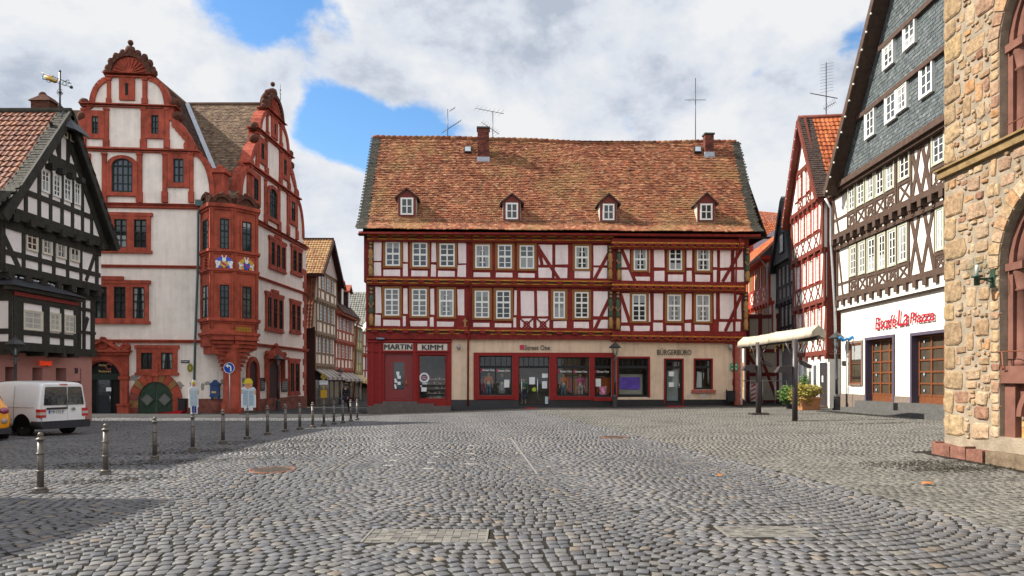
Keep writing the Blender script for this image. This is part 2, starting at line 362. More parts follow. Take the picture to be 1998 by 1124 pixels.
# ================================================================ GROUND
def build_ground():
    xs = np.unique(np.concatenate([np.linspace(-70, -20, 11), np.linspace(-20, 20, 41), np.linspace(20, 70, 11)])); ys = np.unique(np.concatenate([np.linspace(-12, 4, 5), np.linspace(4, 70, 67), np.linspace(70, 130, 7)]))
    mb = MB(); nx = len(xs)
    for y in ys:
        for x in xs: mb.v.append((x, y, gz(x, y)-.009))
    for j in range(len(ys)-1):
        for i in range(nx-1):
            a = j*nx+i; mb.f.append((a, a+1, a+nx+1, a+nx)); mb.mi.append(0); mb.sm.append(True)
    g = mb.build('ground', M('dark_joint_grit', (.02, .018, .014), .95, .35, 9, .004, 200)); g['kind'] = 'structure'
    far = MB(); far.box(-900, 900, -500, 1600, -2.2, -2.0); f = far.build('surrounding_land', M('far_land', (.1, .1, .08))); f['kind'] = 'structure'
def np_mesh(name, V, nper, faces, mats, tid=None):
    "V: (k, nper, 3) blocks with the same face list each"
    k = V.shape[0]; me = bpy.data.meshes.new(name); me.vertices.add(k*nper); me.vertices.foreach_set('co', V.reshape(-1).astype(np.float32))
    ln = np.array([len(f) for f in faces]); fl = np.concatenate([np.array(f) for f in faces])
    loops = (np.arange(k)[:, None]*nper+fl[None, :]).ravel(); me.loops.add(len(loops)); me.loops.foreach_set('vertex_index', loops.astype(np.int32))
    st = np.concatenate([[0], np.cumsum(ln)[:-1]]); starts = (np.arange(k)[:, None]*len(fl)+st[None, :]).ravel()
    me.polygons.add(k*len(faces)); me.polygons.foreach_set('loop_start', starts.astype(np.int32)); me.polygons.foreach_set('loop_total', np.tile(ln, k).astype(np.int32))
    for m in mats: me.materials.append(m)
    if tid is not None: me.polygons.foreach_set('material_index', np.repeat(tid, len(faces)).astype(np.int32))
    me.update(calc_edges=True); me.validate(); o = bpy.data.objects.new(name, me); COL.objects.link(o); return o
def gz_np(x, y): return -.017*np.clip(np.minimum(y, 60)-18, 0, None)*np.clip((2-x)/10, 0, 1)+.13*np.clip((x-7)/8, 0, 1)*np.clip((y-8)/8, 0, 1)
EX, EY = Vector((.989, .147)), Vector((-.147, .989))      # the paving's own axes
def build_paving():
    rng = np.random.default_rng(3); st = []              # x, y, a(along), b(across), angle, height, tone
    bx0, by0 = 2.24, 29.5; dx, dy = 3.29, -22.1
    def side(x, y): return (x-bx0)*dy-(y-by0)*dx         # >0: left part with the arcs
    def vis(x, y): return (y > 5.2) & (abs(x) < .79*y+.6) & (y < 41.5)
    # regions laid separately: yard slab insets are skipped
    insets = [(-.9, 7.25, 1.25, .62), (2.75, 7.45, .9, .55)]
    def in_inset(x, y):
        r = np.zeros_like(x, bool)
        for (cx, cy, w, h) in insets: r |= (abs(x-cx) < w/2+.03) & (abs(y-cy) < h/2+.03)
        return r
    mh = G(532, 917); mh2 = G(1198, 853)
    a, b = .128, .158; Wc = 3.3; Rr = 2.35
    p = np.arange(-36, 36, .0001)
    q_rows = np.arange(-6, 50, b)
    cols = np.arange(-40, 40)
    for c in cols:
        # positions along one arc of the column, equal arc length
        th = math.asin(Wc/2/Rr); n = max(3, int(2*th*Rr/a)); ang = (np.arange(n)+.5)/n*2*th-th
        for q in q_rows:
            an = ang+rng.uniform(-.5, .5)*a/Rr+rng.normal(0, .07, len(ang))*a/Rr; pc = c*Wc+1.15; qq = q+(c % 2)*b*.5
            px = pc+Rr*np.sin(an); py = qq-Rr*np.cos(an)+Rr
            x = px*EX.x+py*EY.x; y = px*EX.y+py*EY.y
            k = vis(x, y) & (side(x, y) < 0 if side(-10, 20) < 0 else side(x, y) > 0)
            if not k.any(): continue
            m = k.sum(); st.append(np.stack([x[k], y[k], a*rng.uniform(.8, .96, m), b*rng.uniform(.74, .89, m)*np.cos(an[k])**.5, -an[k]+math.atan2(EX.y, EX.x)+rng.normal(0, .05, m), np.zeros(m)], 1))
    # right hand region: straight courses of smaller setts
    a2, b2 = .14, .125
    for q in np.arange(-6, 52, b2):
        pp = np.arange(-10, 40, a2)+rng.uniform(0, a2)+0.0; py = np.full_like(pp, q)
        x = pp*EX.x+py*EY.x; y = pp*EX.y+py*EY.y; s = side(x, y); k = vis(x, y) & ((s > 0) if side(-10, 20) < 0 else (s < 0)) & ~((x > 9.0) & (y < 15.5))
        if k.any():
            m = k.sum(); st.append(np.stack([x[k], y[k], a2*rng.uniform(.86, .98, m), b2*rng.uniform(.84, .96, m), math.atan2(EX.y, EX.x)+rng.normal(0, .03, m), np.full(m, 1.)], 1))
    S = np.concatenate(st)
    x, y = S[:, 0], S[:, 1]
    # road to the left of the bollards: straight courses, handled by turning stones straight; dark asphalt pavement patches skipped
    keep = ~in_inset(x, y) & (np.hypot(x-mh.x, y-mh.y) > .42) & (np.hypot(x-mh2.x, y-mh2.y) > .42) & ~((y > 37.2) & (x > -9.5))
    S = S[keep]; x, y = S[:, 0], S[:, 1]
    S[:, 0] += rng.normal(0, .006, len(S)); S[:, 1] += rng.normal(0, .006, len(S))
    def blocks(S, near):
        k = len(S); ns = 10 if near else 6
        if near:
            t = np.arange(ns)/ns*2*np.pi+.3; cx = np.sign(np.cos(t))*abs(np.cos(t))**.22; cy = np.sign(np.sin(t))*abs(np.sin(t))**.22
            rings = [(1.0, -.035), (.99, -.0015), (.955, .001)]
        else:
            cx = np.array([1, .8, -.8, -1, -.8, .8]); cy = np.array([0, .95, .95, 0, -.95, -.95]); cx = np.array([1, .55, -.95, -1, -.55, .95]); cy = np.array([.7, .97, .9, -.7, -.97, -.9])
            rings = [(.96, -.03), (.91, .002)]
        V = np.zeros((k, ns*len(rings), 3)); jx = rng.uniform(.84, 1.06, (k, ns)); hz = rng.uniform(-.003, .003, k); tilt = rng.normal(0, .014, (k, 2))
        ca, sa = np.cos(S[:, 4]), np.sin(S[:, 4])
        for r, (sc, dz) in enumerate(rings):
            lx = cx[None]*jx*sc*S[:, 2:3]/2; ly = cy[None]*jx*sc*S[:, 3:4]/2
            wx = S[:, 0:1]+lx*ca[:, None]-ly*sa[:, None]; wy = S[:, 1:2]+lx*sa[:, None]+ly*ca[:, None]
            V[:, r*ns:(r+1)*ns, 0] = wx; V[:, r*ns:(r+1)*ns, 1] = wy; V[:, r*ns:(r+1)*ns, 2] = gz_np(wx, wy)+dz+hz[:, None]+(lx*tilt[:, :1]+ly*tilt[:, 1:] if dz > -.02 else 0)
        F = []
        for r in range(len(rings)-1): F += [(r*ns+i, r*ns+(i+1) % ns, (r+1)*ns+(i+1) % ns, (r+1)*ns+i) for i in range(ns)]
        F.append(tuple((len(rings)-1)*ns+i for i in range(ns))); return V, F
    m0 = M('basalt_setts', (0,0,0), .5, .22, 14, .0022, 130, ramp=[(0.084,0.090,0.105),(0.135,0.134,0.131),(0.103,0.105,0.117),(0.157,0.153,0.147),(0.070,0.073,0.083),(0.128,0.124,0.117),(0.113,0.116,0.129),(0.171,0.161,0.144),(0.091,0.093,0.101),(0.146,0.144,0.143),(0.121,0.124,0.134),(0.098,0.097,0.098),(0.110,0.110,0.117),(0.139,0.138,0.137),(0.080,0.086,0.101),(0.124,0.124,0.125),(0.183,0.150,0.117)], grime=.18)
    m1 = M('tan_grey_setts', (0,0,0), .6, .2, 14, .002, 130, ramp=[(0.122,0.120,0.110),(0.165,0.158,0.141),(0.135,0.132,0.121),(0.187,0.178,0.156),(0.109,0.107,0.100),(0.157,0.150,0.136)], grime=.25)
    nr = S[:, 1] < 15
    for near, nm in ((True, 'paving_setts_near'), (False, 'paving_setts_far')):
        s = S[nr if near else ~nr]; V, F = blocks(s, near); o = np_mesh('cobbled_square' if near else 'cobbled_square', V, V.shape[1], F, [m0, m1], s[:, 5].astype(int)); o['kind'] = 'structure'
    # flat slab insets with small setts (their rims show as thin lines)
    for cx, cy, w, h in insets:
        mb = MB(); z = gz(cx, cy)
        for i in range(14):
            for j in range(6):
                x0 = cx-w/2+i*w/14; y0 = cy-h/2+j*h/6; mb.box(x0+.004, x0+w/14-.004, y0+.005, y0+h/6-.005, z-.03, z-.001+random.uniform(-.003, .003))
        for q in ((cx-w/2-.02, cx-w/2, cy-h/2, cy+h/2), (cx+w/2, cx+w/2+.02, cy-h/2, cy+h/2)): mb.box(*q, z-.03, z+.004)
        o = mb.build('paving_inset', M('pale_inset_setts', (0,0,0), .8, .15, ramp=[(.1,.098,.09),(.19,.18,.16),(.14,.135,.125),(.12,.115,.11)])); o['kind'] = 'structure'
    # pale stud rows set in the paving
    mb = MB(); wm = M('white_stone_studs', (.62, .6, .56), .6)
    for px, py, n in ((780,888,6),(768,899,6),(759,909,7),(853,883,5),(850,892,5),(843,903,6),(836,915,7),(922,870,4),(919,877,5),(919,886,6),(923,896,4),(918,906,7),(1072,911,3)):
        c = G(px, py)
        for i in range(n):
            x = c.x+(i-n/2)*.028; mb.lathe((x, c.y+random.uniform(-.02, .02), c.z), [(.009, -.02), (.009, .012), (.005, .017)], 6)
    o = mb.build('paving_studs', wm); o['kind'] = 'structure'
    # drainage channel with a bright metal edge
    a, b_ = G(999, 858), G(1048, 925); mb = MB(); bar_between(mb, a+Vector((0,0,.012)), b_+Vector((0,0,.0)), .025, .015); o = mb.build('paving_edge_strip', M('worn_steel_edge', (.5, .5, .48), .35, .1, metal=.6)); o['kind'] = 'structure'
    for (p1, p2) in (((1297,980),(1352,1018)), ((720,870),(640,925))):
        a, b_ = G(*p1), G(*p2); mb = MB(); bar_between(mb, a+Vector((0,0,-.01)), b_+Vector((0,0,-.01)), .02, .03); o = mb.build('paving_edge_strip', M('dark_joint_strip', (.05, .048, .045), .8)); o['kind'] = 'structure'
    # pavement of small dark pavers in front of the large house
    mb = MB(); x0, x1, y0, y1 = -9.3, 12.5, 37.3, 41.6; s = .2; rr = random.Random(5)
    for i in range(int((x1-x0)/s)):
        for j in range(int((y1-y0)/.12)):
            x = x0+i*s+(j % 2)*s/2; y = y0+j*.12; z = gz(x, y); h = rr.uniform(.0, .008)
            mb.hexa([(x+.006,y+.006,z-.03),(x+s-.006,y+.006,z-.03),(x+s-.006,y+.114,z-.03),(x+.006,y+.114,z-.03),(x+.012,y+.012,z+.004+h),(x+s-.012,y+.012,z+.004+h),(x+s-.012,y+.108,z+.004+h),(x+.012,y+.108,z+.004+h)])
    o = mb.build('pavement', M('dark_clinker_pavers', (0,0,0), .75, .2, ramp=[(.045,.042,.04),(.065,.06,.056),(.055,.052,.05),(.078,.072,.066)])); o['kind'] = 'structure'
    # asphalt footway before the red and white house, darkened to stand for shade
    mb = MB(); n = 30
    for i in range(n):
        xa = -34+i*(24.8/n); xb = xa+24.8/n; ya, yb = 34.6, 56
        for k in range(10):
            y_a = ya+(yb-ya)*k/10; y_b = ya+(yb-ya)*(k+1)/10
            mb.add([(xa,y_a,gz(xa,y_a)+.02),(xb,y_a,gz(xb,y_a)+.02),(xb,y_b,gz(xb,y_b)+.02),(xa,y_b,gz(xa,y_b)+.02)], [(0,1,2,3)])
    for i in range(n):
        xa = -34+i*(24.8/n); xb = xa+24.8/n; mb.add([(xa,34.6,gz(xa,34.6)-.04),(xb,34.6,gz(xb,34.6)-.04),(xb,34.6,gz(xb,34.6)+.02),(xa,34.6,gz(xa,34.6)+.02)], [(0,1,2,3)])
    o = mb.build('footway', M('shade_darkened_asphalt', (.05, .05, .05), .9, .15, 5, .004, 120, grime=.2)); o['kind'] = 'structure'
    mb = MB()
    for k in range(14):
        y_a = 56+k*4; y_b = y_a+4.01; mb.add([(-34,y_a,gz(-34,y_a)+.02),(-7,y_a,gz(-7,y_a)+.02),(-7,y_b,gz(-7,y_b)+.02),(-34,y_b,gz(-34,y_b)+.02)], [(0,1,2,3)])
    o = mb.build('street', MATS['shade_darkened_asphalt']); o['kind'] = 'structure'
    # damp leaf grit lying along the bollards and the tower foot
    for nm, px, py, rad in (('manhole_cover', 532, 917, .37), ('manhole_cover', 1198, 853, .34)):
        c = G(px, py); t = thing(nm, 'rusty round manhole cover set in the cobbles near the bollards' if px < 900 else 'flat round manhole cover in the middle of the square before the shops', 'manhole cover', c)
        mb = MB(); mb.lathe(c, [(rad+.04, -.03), (rad+.04, .008), (rad, .009), (rad, .003)], 32); mb.build('rim', M('rusty_iron', (.2, .075, .04), .7, .3, 20), t)
        mb = MB(); mb.lathe(c, [(rad-.01, -.02), (rad-.01, .004)], 32)
        for i in range(-4, 5):
            w = math.sqrt(max(0, (rad-.05)**2-(i*.075)**2)); mb.box(c.x-w, c.x+w, c.y+i*.075-.012, c.y+i*.075+.012, c.z, c.z+.01)
        mb.build('lid', M('dark_iron_lid', (.12, .1, .085), .7, .3, 25), t)
build_ground(); build_paving()
def dirt():
    rr = random.Random(17); m = MB()
    for px, py, sx, sy, n in ((300,903,2.2,.5,900),(430,880,2.6,.6,1100),(540,862,2.2,.7,800),(1880,915,1.3,.35,900),(1790,905,1.5,.5,900),(1720,826,2.2,.4,500),(1560,822,1.5,.2,200),(210,938,1.2,.3,400),(960,1010,2.5,.5,150)):
        c = G(px, py)
        for _ in range(n):
            x = c.x+rr.gauss(0, sx*.5); y = c.y+rr.gauss(0, sy*.6)+(x-c.x)*(.35 if px < 700 else .1); z = gz(x, y)+.006; s = rr.uniform(.012, .035); a = rr.uniform(0, 6.3); t = .006
            m.add([(x+s*math.cos(a), y+s*math.sin(a), z), (x-s*math.sin(a)*.6, y+s*math.cos(a)*.6, z+t), (x-s*math.cos(a), y-s*math.sin(a), z), (x+s*math.sin(a)*.6, y-s*math.cos(a)*.6, z+t*.3)], [(0,1,2,3)])
    o = m.build('leaf_litter', M('dark_leaf_litter', (0,0,0), .95, .3, ramp=[(.02,.018,.014),(.045,.036,.024),(.03,.026,.02)])); o['kind'] = 'stuff'
dirt()

# ================================================================ LARGE HALF-TIMBERED HOUSE
def V6(x, y): return 690+x/2.959, 440+y/2.959
def V7(x, y): return 1080+x/2.957, 440+y/2.957
def X6(l, t, r, b): return (*V6(l, t), *V6(r, b))
def X7(l, t, r, b): return (*V7(l, t), *V7(r, b))
FM = Fac(((716-CX)/FP*40.6, 40.6), ((1452-CX)/FP*41.4, 41.4))
def main_house():
    F = FM; T1, T2 = .22, .45; zb = -.45
    H = thing('half_timbered_house', 'long house with dark red timbers, four dormers and shops on the ground floor', 'house', F.P(F.len/2, 0))
    L = F.len; depth = -9.4
    z1t = F.z(900, 662, T1); z2t = F.z(900, 551, T2); zE = F.z(900, 462, T2)
    # --- ground floor wall with real openings
    op = {k: F.R(*v) for k, v in dict(kd=(750,690,805,781), kw=(816,692,871,781), w1=(935,694,999,771.5), dr=(1012,696,1071.5,791), w2=(1086,697,1150,773), w3=(1160,697.5,1193.6,775), w4=(1206,699,1265,775), bd=(1298,702,1331,788), bw=(1356,702,1388,760)).items()}
    zpl = F.z(900, 780)
    kim = F.u(881)
    mb = MB(); F.wall(mb, kim, F.u(1431), zpl-.0, z1t, [o for o in op.values()], -.3, 0); mb.build('ground_floor_wall', CREAM, H)
    mb = MB(); F.wall(mb, 0.02, kim, zb, z1t, [op['kd'], op['kw']], -.3, .05); mb.build('shop_front_panel', REDP, H)
    mb = MB(); F.wall(mb, kim, F.u(1442), zb, zpl, [op['dr'], op['bd']], -.3, .03); mb.build('plinth', BLACKST, H)
    mb = MB(); F.box(mb, F.u(1431), F.u(1443), zb, z1t, -.3, .07)
    for k in range(9): F.box(mb, F.u(1431)-(.07 if k % 2 else 0), F.u(1443)+.03, zb+.5+k*.42, zb+.86+k*.42, -.2, .1)
    mb.build('corner_pilaster', M('red_sandstone', (.36, .11, .085), .85, .2, 4, .003, 40), H)
    # side and back walls, upper body
    mb = MB(); F.box(mb, 0, .25, zb, zE, depth, -.3); F.box(mb, L-.25, L, zb, zE, depth, -.3); F.box(mb, 0, L, zb, zE, depth-.2, depth); F.box(mb, .25, L-.25, z1t-.25, z1t, depth, -.02); mb.build('side_walls', PINKW, H)
    mb = MB()  # shop interiors
    F.box(mb, .3, L-.3, zb, zb+.45, -3, -.3); F.box(mb, .3, L-.3, zb, z1t-.2, -3.2, -3.0)
    for pxx in (808, 900, 1003, 1010, 1076, 1200, 1280, 1345): F.box(mb, F.u(pxx)-.06, F.u(pxx)+.06, zb, z1t-.2, -3.0, -.3)
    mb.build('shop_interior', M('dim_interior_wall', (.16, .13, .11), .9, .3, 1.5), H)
    # --- storeys: timber slab with plaster panels laid between the timbers
    mb = MB(); F.box(mb, -.02, L+.02, z1t, z2t+.1, -1.2, T1); F.box(mb, -.1, L+.12, z2t, zE+.1, -1.2, T2); mb.build('timber_frame', RED, H)
    pb = MB()
    P2 = [X6(*q) for q in ((112,82,160,203),(110,213,158,290),(172,255,268,293),(287,92,312,210),(285,222,312,297),(332,262,426,298),(450,97,476,212),(447,226,474,300),(488,263,582,300),(604,100,650,218),(601,228,649,305),(691,270,788,308),(821,272,917,310),(949,275,1046,312),(1067,111,1145,225),(1067,242,1145,312))]
    P2 += [X7(*q) for q in ((12,112,84,225),(8,243,80,316),(122,262,210,316),(230,114,328,230),(230,244,328,318),(392,125,440,240),(392,255,458,322),(470,294,556,323),(550,127,558,270),(580,127,639,242),(580,262,639,325),(660,284,746,326),(767,127,800,242),(767,262,798,326),(818,284,904,327),(922,128,942,240),(922,258,942,327),(962,127,1022,242),(962,260,1024,327),(1042,125,1092,240),(1046,258,1102,326))]
    P1 = [X6(*q) for q in ((126,354,160,505),(123,516,156,582),(172,546,268,586),(286,362,312,510),(283,524,302,586),(328,552,424,588),(444,366,466,515),(441,530,462,590),(482,556,578,592),(600,368,640,518),(690,562,784,598),(815,566,912,600),(927,376,942,516),(924,532,938,602),(965,378,1042,524),(962,536,1036,604),(1060,378,1122,524),(1057,538,1130,605))]
    P1 += [X7(*q) for q in ((0,552,75,602),(117,556,205,604),(231,380,316,524),(231,546,316,604),(393,390,440,558),(388,578,440,608),(462,580,554,610),(550,392,558,556),(580,394,632,544),(576,560,630,609),(650,578,738,610),(761,394,798,542),(758,562,792,610),(814,574,900,610),(925,392,937,540),(960,392,1040,540),(955,556,1035,610),(1056,400,1082,540),(1050,556,1078,610))]
    for T, PP in ((T2, P2), (T1, P1)):
        for (a, b, c, d) in PP: u0, z1 = F.uz(a, b, T); u1, z0 = F.uz(c, d, T); J = lambda: random.uniform(-.02, .02); F.quad(pb, [(u0+J(), z0+J()), (u1+J(), z0+J()), (u1+J(), z1+J()), (u0+J(), z1+J())], T-.05, T+.008)
    pb.build('plaster_panels', PINKW, H)
    bb = MB()
    def brace(p, q, T, w=.2): bb.cut(); F.beam(bb, F.uz(*p, T), F.uz(*q, T), w, T-.02, T+.03)
    for (p, q, T) in ((V6(1060,120),V6(1190,318),T2),(V7(340,120),V7(232,318),T2),(V7(385,120),V7(470,322),T2),(V7(1095,118),V7(975,325),T2),(V7(340,385),V7(235,606),T1),(V7(385,392),V7(455,606),T1),(V7(1085,400),V7(990,610),T1),(V6(1066,118),V6(1090,240),T2)): brace(p, q, T)
    # ornamental crossed braces under two blank bays
    for cx0, cx1 in ((962, 1036), (1057, 1130)):
        for a, b in (((cx0, 538), (cx1, 604)), ((cx0, 604), (cx1, 538))): brace(V6(*a), V6(*b), T1, .1)
        c = F.uz(*V6((cx0+cx1)/2, 571), T1); F.arc(bb, c, .12, .2, 0, 360, T1-.02, T1+.034, 14)
    bb.build('braces', RED, H)
    # --- jetties and eaves: mouldings, carved ropes and beam ends; the right-hand wing sits a little prouder
    for nm, x0, x1, dt, rows in (('left', 716, 1197, 0, ((540,'r',4,.12),(544.5,'o',2.6,.1),(547,'b',4,.04),(551.5,'o',2.2,.0),(553.5,'r',4,-.05))), ('right', 1194, 1452, .08, ((549,'r',6,.12),(555.5,'o',3,.1),(559,'b',4,.04),(563,'o',2.2,0),(565,'r',4,-.05)))):
        for s in range(3):
            mbr, mbo, mbb = MB(), MB(), MB()
            for (y, kind, h, t) in rows:
                off = {0: 0, 1: (97.5 if nm == 'left' else 98.5), 2: -86 if nm == 'left' else -83}[s]; T = (T2, T1, T2+.25)[s]+dt
                if s == 1: h *= 1.25
                sl = 5.5 if nm == 'left' else 4
                n = 8
                for k in range(n):
                    xa = x0+(x1-x0)*k/n; xb = x0+(x1-x0)*(k+1)/n; ya = y+off+sl*(k+.5)/n-2+(0 if s else 0)
                    if s == 2: ya = y+off+sl*(k+.5)/n*.6-1
                    u0, z1 = F.uz(xa, ya, T+t); u1 = F.u(xb, T+t); z0 = F.z(xa, ya+h, T+t)
                    m = {'r': mbr, 'o': mbo, 'b': mbb}[kind]; F.box(m, u0, u1, z0, z1, T-.5, T+t)
                    if kind == 'b':
                        for e in range(2):
                            uu = u0+(u1-u0)*(e+.5)/2; F.box(mbr, uu-.17, uu+.17, z0-.02, z1, T-.3, T+t+.12)
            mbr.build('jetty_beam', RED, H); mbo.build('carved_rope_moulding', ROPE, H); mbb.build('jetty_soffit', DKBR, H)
    # --- windows
    WU = [X6(*q) for q in ((170,80,283,245),(325,85,440,250),(482,90,598,250),(688,97,800,258),(818,97,928,260),(944,100,1056,262))]+[X7(*q) for q in ((110,105,218,262),(448,118,552,270),(652,118,755,270),(812,120,915,272))]
    WL = [X6(*q) for q in ((165,350,278,532),(322,352,437,535),(480,355,592,538),(685,362,797,545),(808,362,920,550))]+[(1075,564,1107,625)]+[X7(*q) for q in ((108,370,216,545),(440,383,547,563),(642,385,750,563),(808,385,915,565))]
    for T, WW in ((T2, WU), (T1, WL)):
        for i, (a, b, c, d) in enumerate(WW):
            u0, z1 = F.uz(a, b, T); u1, z0 = F.uz(c, d, T)
            gm = (GLS[1], GLS[1], GLS[3], GLS[1], GLS[1], GLS[1], GLS[3], GLS[3], GLS[3], GLS[3])[i] if T == T2 else (GLS[2], GLS[2], GLS[2], GLS[2], GLS[0], GLS[2], GLS[3], GLS[3], GLS[2], GLS[2])[i]
            window(H, F, u0, u1, z0, z1, T, OCHRE, .14, .05, WHITE, .085, 2, 5 if T == T1 else 4, trans=.58 if T == T1 else .5, gm=gm, bar=.035)
    # --- carved painted corner figures
    fig = [M('painted_green_wood', (.06, .09, .05), .6), M('painted_flesh_wood', (.34, .19, .11), .6), M('painted_gold_wood', (.3, .15, .035), .5), M('painted_dark_wood', (.06, .035, .025), .6)]
    for px, ya, yb, T in ((724,470,540,T2),(725,558,636,T1),(1190,478,546,T2),(1207,478,548,T2),(1191,566,642,T1),(1205,566,644,T1),(1457,482,550,T2),(1454,570,645,T1)):
        mb = MB(); u, zt = F.uz(px, ya, T); z0 = F.z(px, yb, T); h = zt-z0
        F.box(mb, u-.16, u+.16, z0, zt, T-.1, T+.05, 3)
        c = lambda f, t=.13: Vector(F.P(u, z0+h*f, T+t))
        mb.lathe(c(.3), [(.1, 0), (.14, h*.05), (.1, h*.2), (.13, h*.3), (.15, h*.4), (.06, h*.47)], 10, 0 if int(px) % 2 else 2); mb.ball(c(.83), .09, 10, 1); mb.lathe(c(.89), [(.11, 0), (.07, .06), (.12, .12)], 10, 2)
        mb.tube([c(.68), Vector(F.P(u+.13, z0+h*.55, T+.15)), Vector(F.P(u, z0+h*.47, T+.22))], .04, 6, 1); mb.tube([c(.68), Vector(F.P(u-.13, z0+h*.55, T+.15)), Vector(F.P(u, z0+h*.45, T+.22))], .04, 6, 1)
        mb.lathe(c(0), [(.15, 0), (.12, h*.08), (.15, h*.16), (.1, h*.3)], 8, 2); mb.ball(c(.2), .13, 8, 0)
        mb.build('carved_corner_figure', fig, H)
    mb = MB(); c = F.uz(*V6(643, 575), T1)
    F.quad(mb, [F.uz(*V6(x, y), T1) for x, y in ((603,592),(625,560),(640,545),(655,535),(690,540),(690,595))], T1, T1+.04, 0)
    for x0, y0, x1, y1 in ((638,538,648,590),(632,548,656,556),(634,584,654,594)):
        u0, z1 = F.uz(*V6(x0, y0), T1); u1, z0 = F.uz(*V6(x1, y1), T1); F.box(mb, u0, u1, z0, z1, T1, T1+.07, 1)
    mb.build('carved_gold_emblem', [RED, fig[2]], H)
    # --- ground floor: signs and shop windows
    sg = MB()
    for a, b, c, d in ((749,670,806.5,684.5),(815,671,873,685.5)): sg.cut(); u0, u1, z0, z1 = F.R(a, b, c, d); F.box(sg, u0, u1, z0, z1, .05, .09)
    sgo = sg.build('sign_board', M('cream_sign_board', (.6, .52, .44), .6, .05), H)
    for txt, (a, b, c, d) in (('MARTIN', (750.5,672,804.5,682)), ('KIMM', (824,672.8,864.5,682.8))): u0, u1, z0, z1 = F.R(a, b, c, d); [letters('lettering', txt, F, u0+q_, u1+q_, z0+q_*.4, z1+q_*.4, .09+q_*.05, INK, sgo, .02, bold=0) for q_ in (-.02, .02)]
    tr = MB()
    for a in (727, 742, 809, 877): tr.cut(); F.box(tr, F.u(a)-.09, F.u(a)+.09, zb, z1t-.22, .05, .11)
    F.box(tr, 0, kim, F.z(722, 686.5), F.z(722, 684), .05, .13); F.box(tr, -.03, kim+.04, F.z(722, 668), F.z(722, 664.5), .05, .16); tr.build('shop_front_trim', REDP, H)
    def shop_window(q, name='shop_window', t=-.12, transom=716, mull=(), bars=0, fm=DARKF, fw=.07, sur=None, sw=.1):
        u0, u1, z0, z1 = q; mb = MB()
        F.box(mb, u0, u0+fw, z0, z1, t-.06, t+.02); F.box(mb, u1-fw, u1, z0, z1, t-.06, t+.02); F.box(mb, u0, u1, z0, z0+fw*1.6, t-.06, t+.02); F.box(mb, u0, u1, z1-fw, z1, t-.06, t+.02)
        zt = F.z(1000, transom) if transom else None
        if zt: F.box(mb, u0, u1, zt-.07, zt+.07, t-.06, t+.05)
        for m in mull: x = u0+(u1-u0)*m; F.box(mb, x-.03, x+.03, z0, zt or z1, t-.05, t+.01)
        for k in range(1, bars): x = u0+(u1-u0)*k/bars; F.box(mb, x-.018, x+.018, zt, z1, t-.04, t+.01)
        p = mb.build(name, fm, H)
        g = MB(); g.add([F.P(u0, z0, t-.03), F.P(u1, z0, t-.03), F.P(u1, z1, t-.03), F.P(u0, z1, t-.03)], [(0,1,2,3)]); g.build('pane', clear_glass(), p)
        if sur:
            s = MB(); F.box(s, u0-sw, u0, z0, z1+sw, -.12, .05); F.box(s, u1, u1+sw, z0, z1+sw, -.12, .05); F.box(s, u0, u1, z1, z1+sw, -.12, .045); s.build('window_surround', sur, H)
        return p
    # the red surround of the fashion shop
    fu = F.R(924, 688, 1199, 783); mb = MB(); F.wall(mb, fu[0], fu[1], zpl-.02, fu[3], [op[k] for k in ('w1', 'dr', 'w2', 'w3')], 0.0, .09); 
    for k in ('w1', 'w2', 'w3'): o = op[k]; F.box(mb, o[0]-.08, o[1]+.08, o[2]-.22, o[2]-.03, .09, .17)
    mb.build('shop_surround', REDP, H)
    ws = [shop_window(op['w1'], mull=(.5,), bars=6), shop_window(op['w2'], mull=(.5,), bars=6), shop_window(op['w3'], bars=4)]
    white = M('white_vinyl_lettering', (.75, .75, .75), .6, 0); crim = M('crimson_sign_square', (.45, .015, .06), .5, 0)
    for wi, (x0, x1, y) in ((0,(941.5,965,720)),(0,(972,995,721)),(1,(1093.5,1116,722.5)),(1,(1123,1146,723)),(2,(1166,1189,723))):
        u0, u1, z0, z1 = F.R(x0, y, x1, y+4); letters('window_lettering', 'Street One', F, u0, u1, z0, z1, -.145, white, ws[wi], .006, bold=.015)
        mb = MB(); F.box(mb, u0-.12, u0-.02, z0-.02, z1+.03, -.145, -.135); mb.build('window_emblem', crim, ws[wi])
    u0, u1, z0, z1 = F.R(1024, 673.5, 1073, 683); letters('shop_lettering', 'Street One', F, u0, u1, z0, z1, .03, INK, H, .03)
    mb = MB(); F.box(mb, *F.R(1014, 673, 1022.5, 682), 0, .06); mb.build('shop_emblem', crim, H)
    d = shop_window(op['dr'], 'shop_door', -.12, 716, bars=6, fw=.045); dm = M('brushed_steel', (.6, .6, .6), .3, .05, metal=.9)
    for xx in (.1, .62): mb = MB(); uu = op['dr'][0]+xx*(op['dr'][1]-op['dr'][0]); mb.tube([F.P(uu, op['dr'][2]+.25, -.05), F.P(uu, op['dr'][2]+1.6, -.05)], .025); mb.build('handle', dm, d)
    notes = MB()
    for a, b, c, e in ((1033,736,1044,750),(1058,729,1069,737),(1058,744,1068,758),(1163,739,1173,754),(984,741,994,756),(1306,725,1316,734),(1306,746,1316,755)): u0, u1, z0, z1 = F.R(a, b, c, e); notes.cut(); F.box(notes, u0, u1, z0, z1, -.145, -.138)
    notes.build('posted_notice', PAPER, H)
    mb = MB(); q = F.R(1064, 774, 1071, 790); F.box(mb, *q, -.2, -.13); mb.build('white_bin_panel', M('pale_blue_panel', (.45, .55, .56), .5), H)
    mb = MB(); c = F.uz(1042.5, 760); F.arc(mb, c, 0.0, .13, 0, 360, -.15, -.138, 18); mb.build('round_sticker', M('lime_sticker', (.35, .5, .03), .6, 0), H)
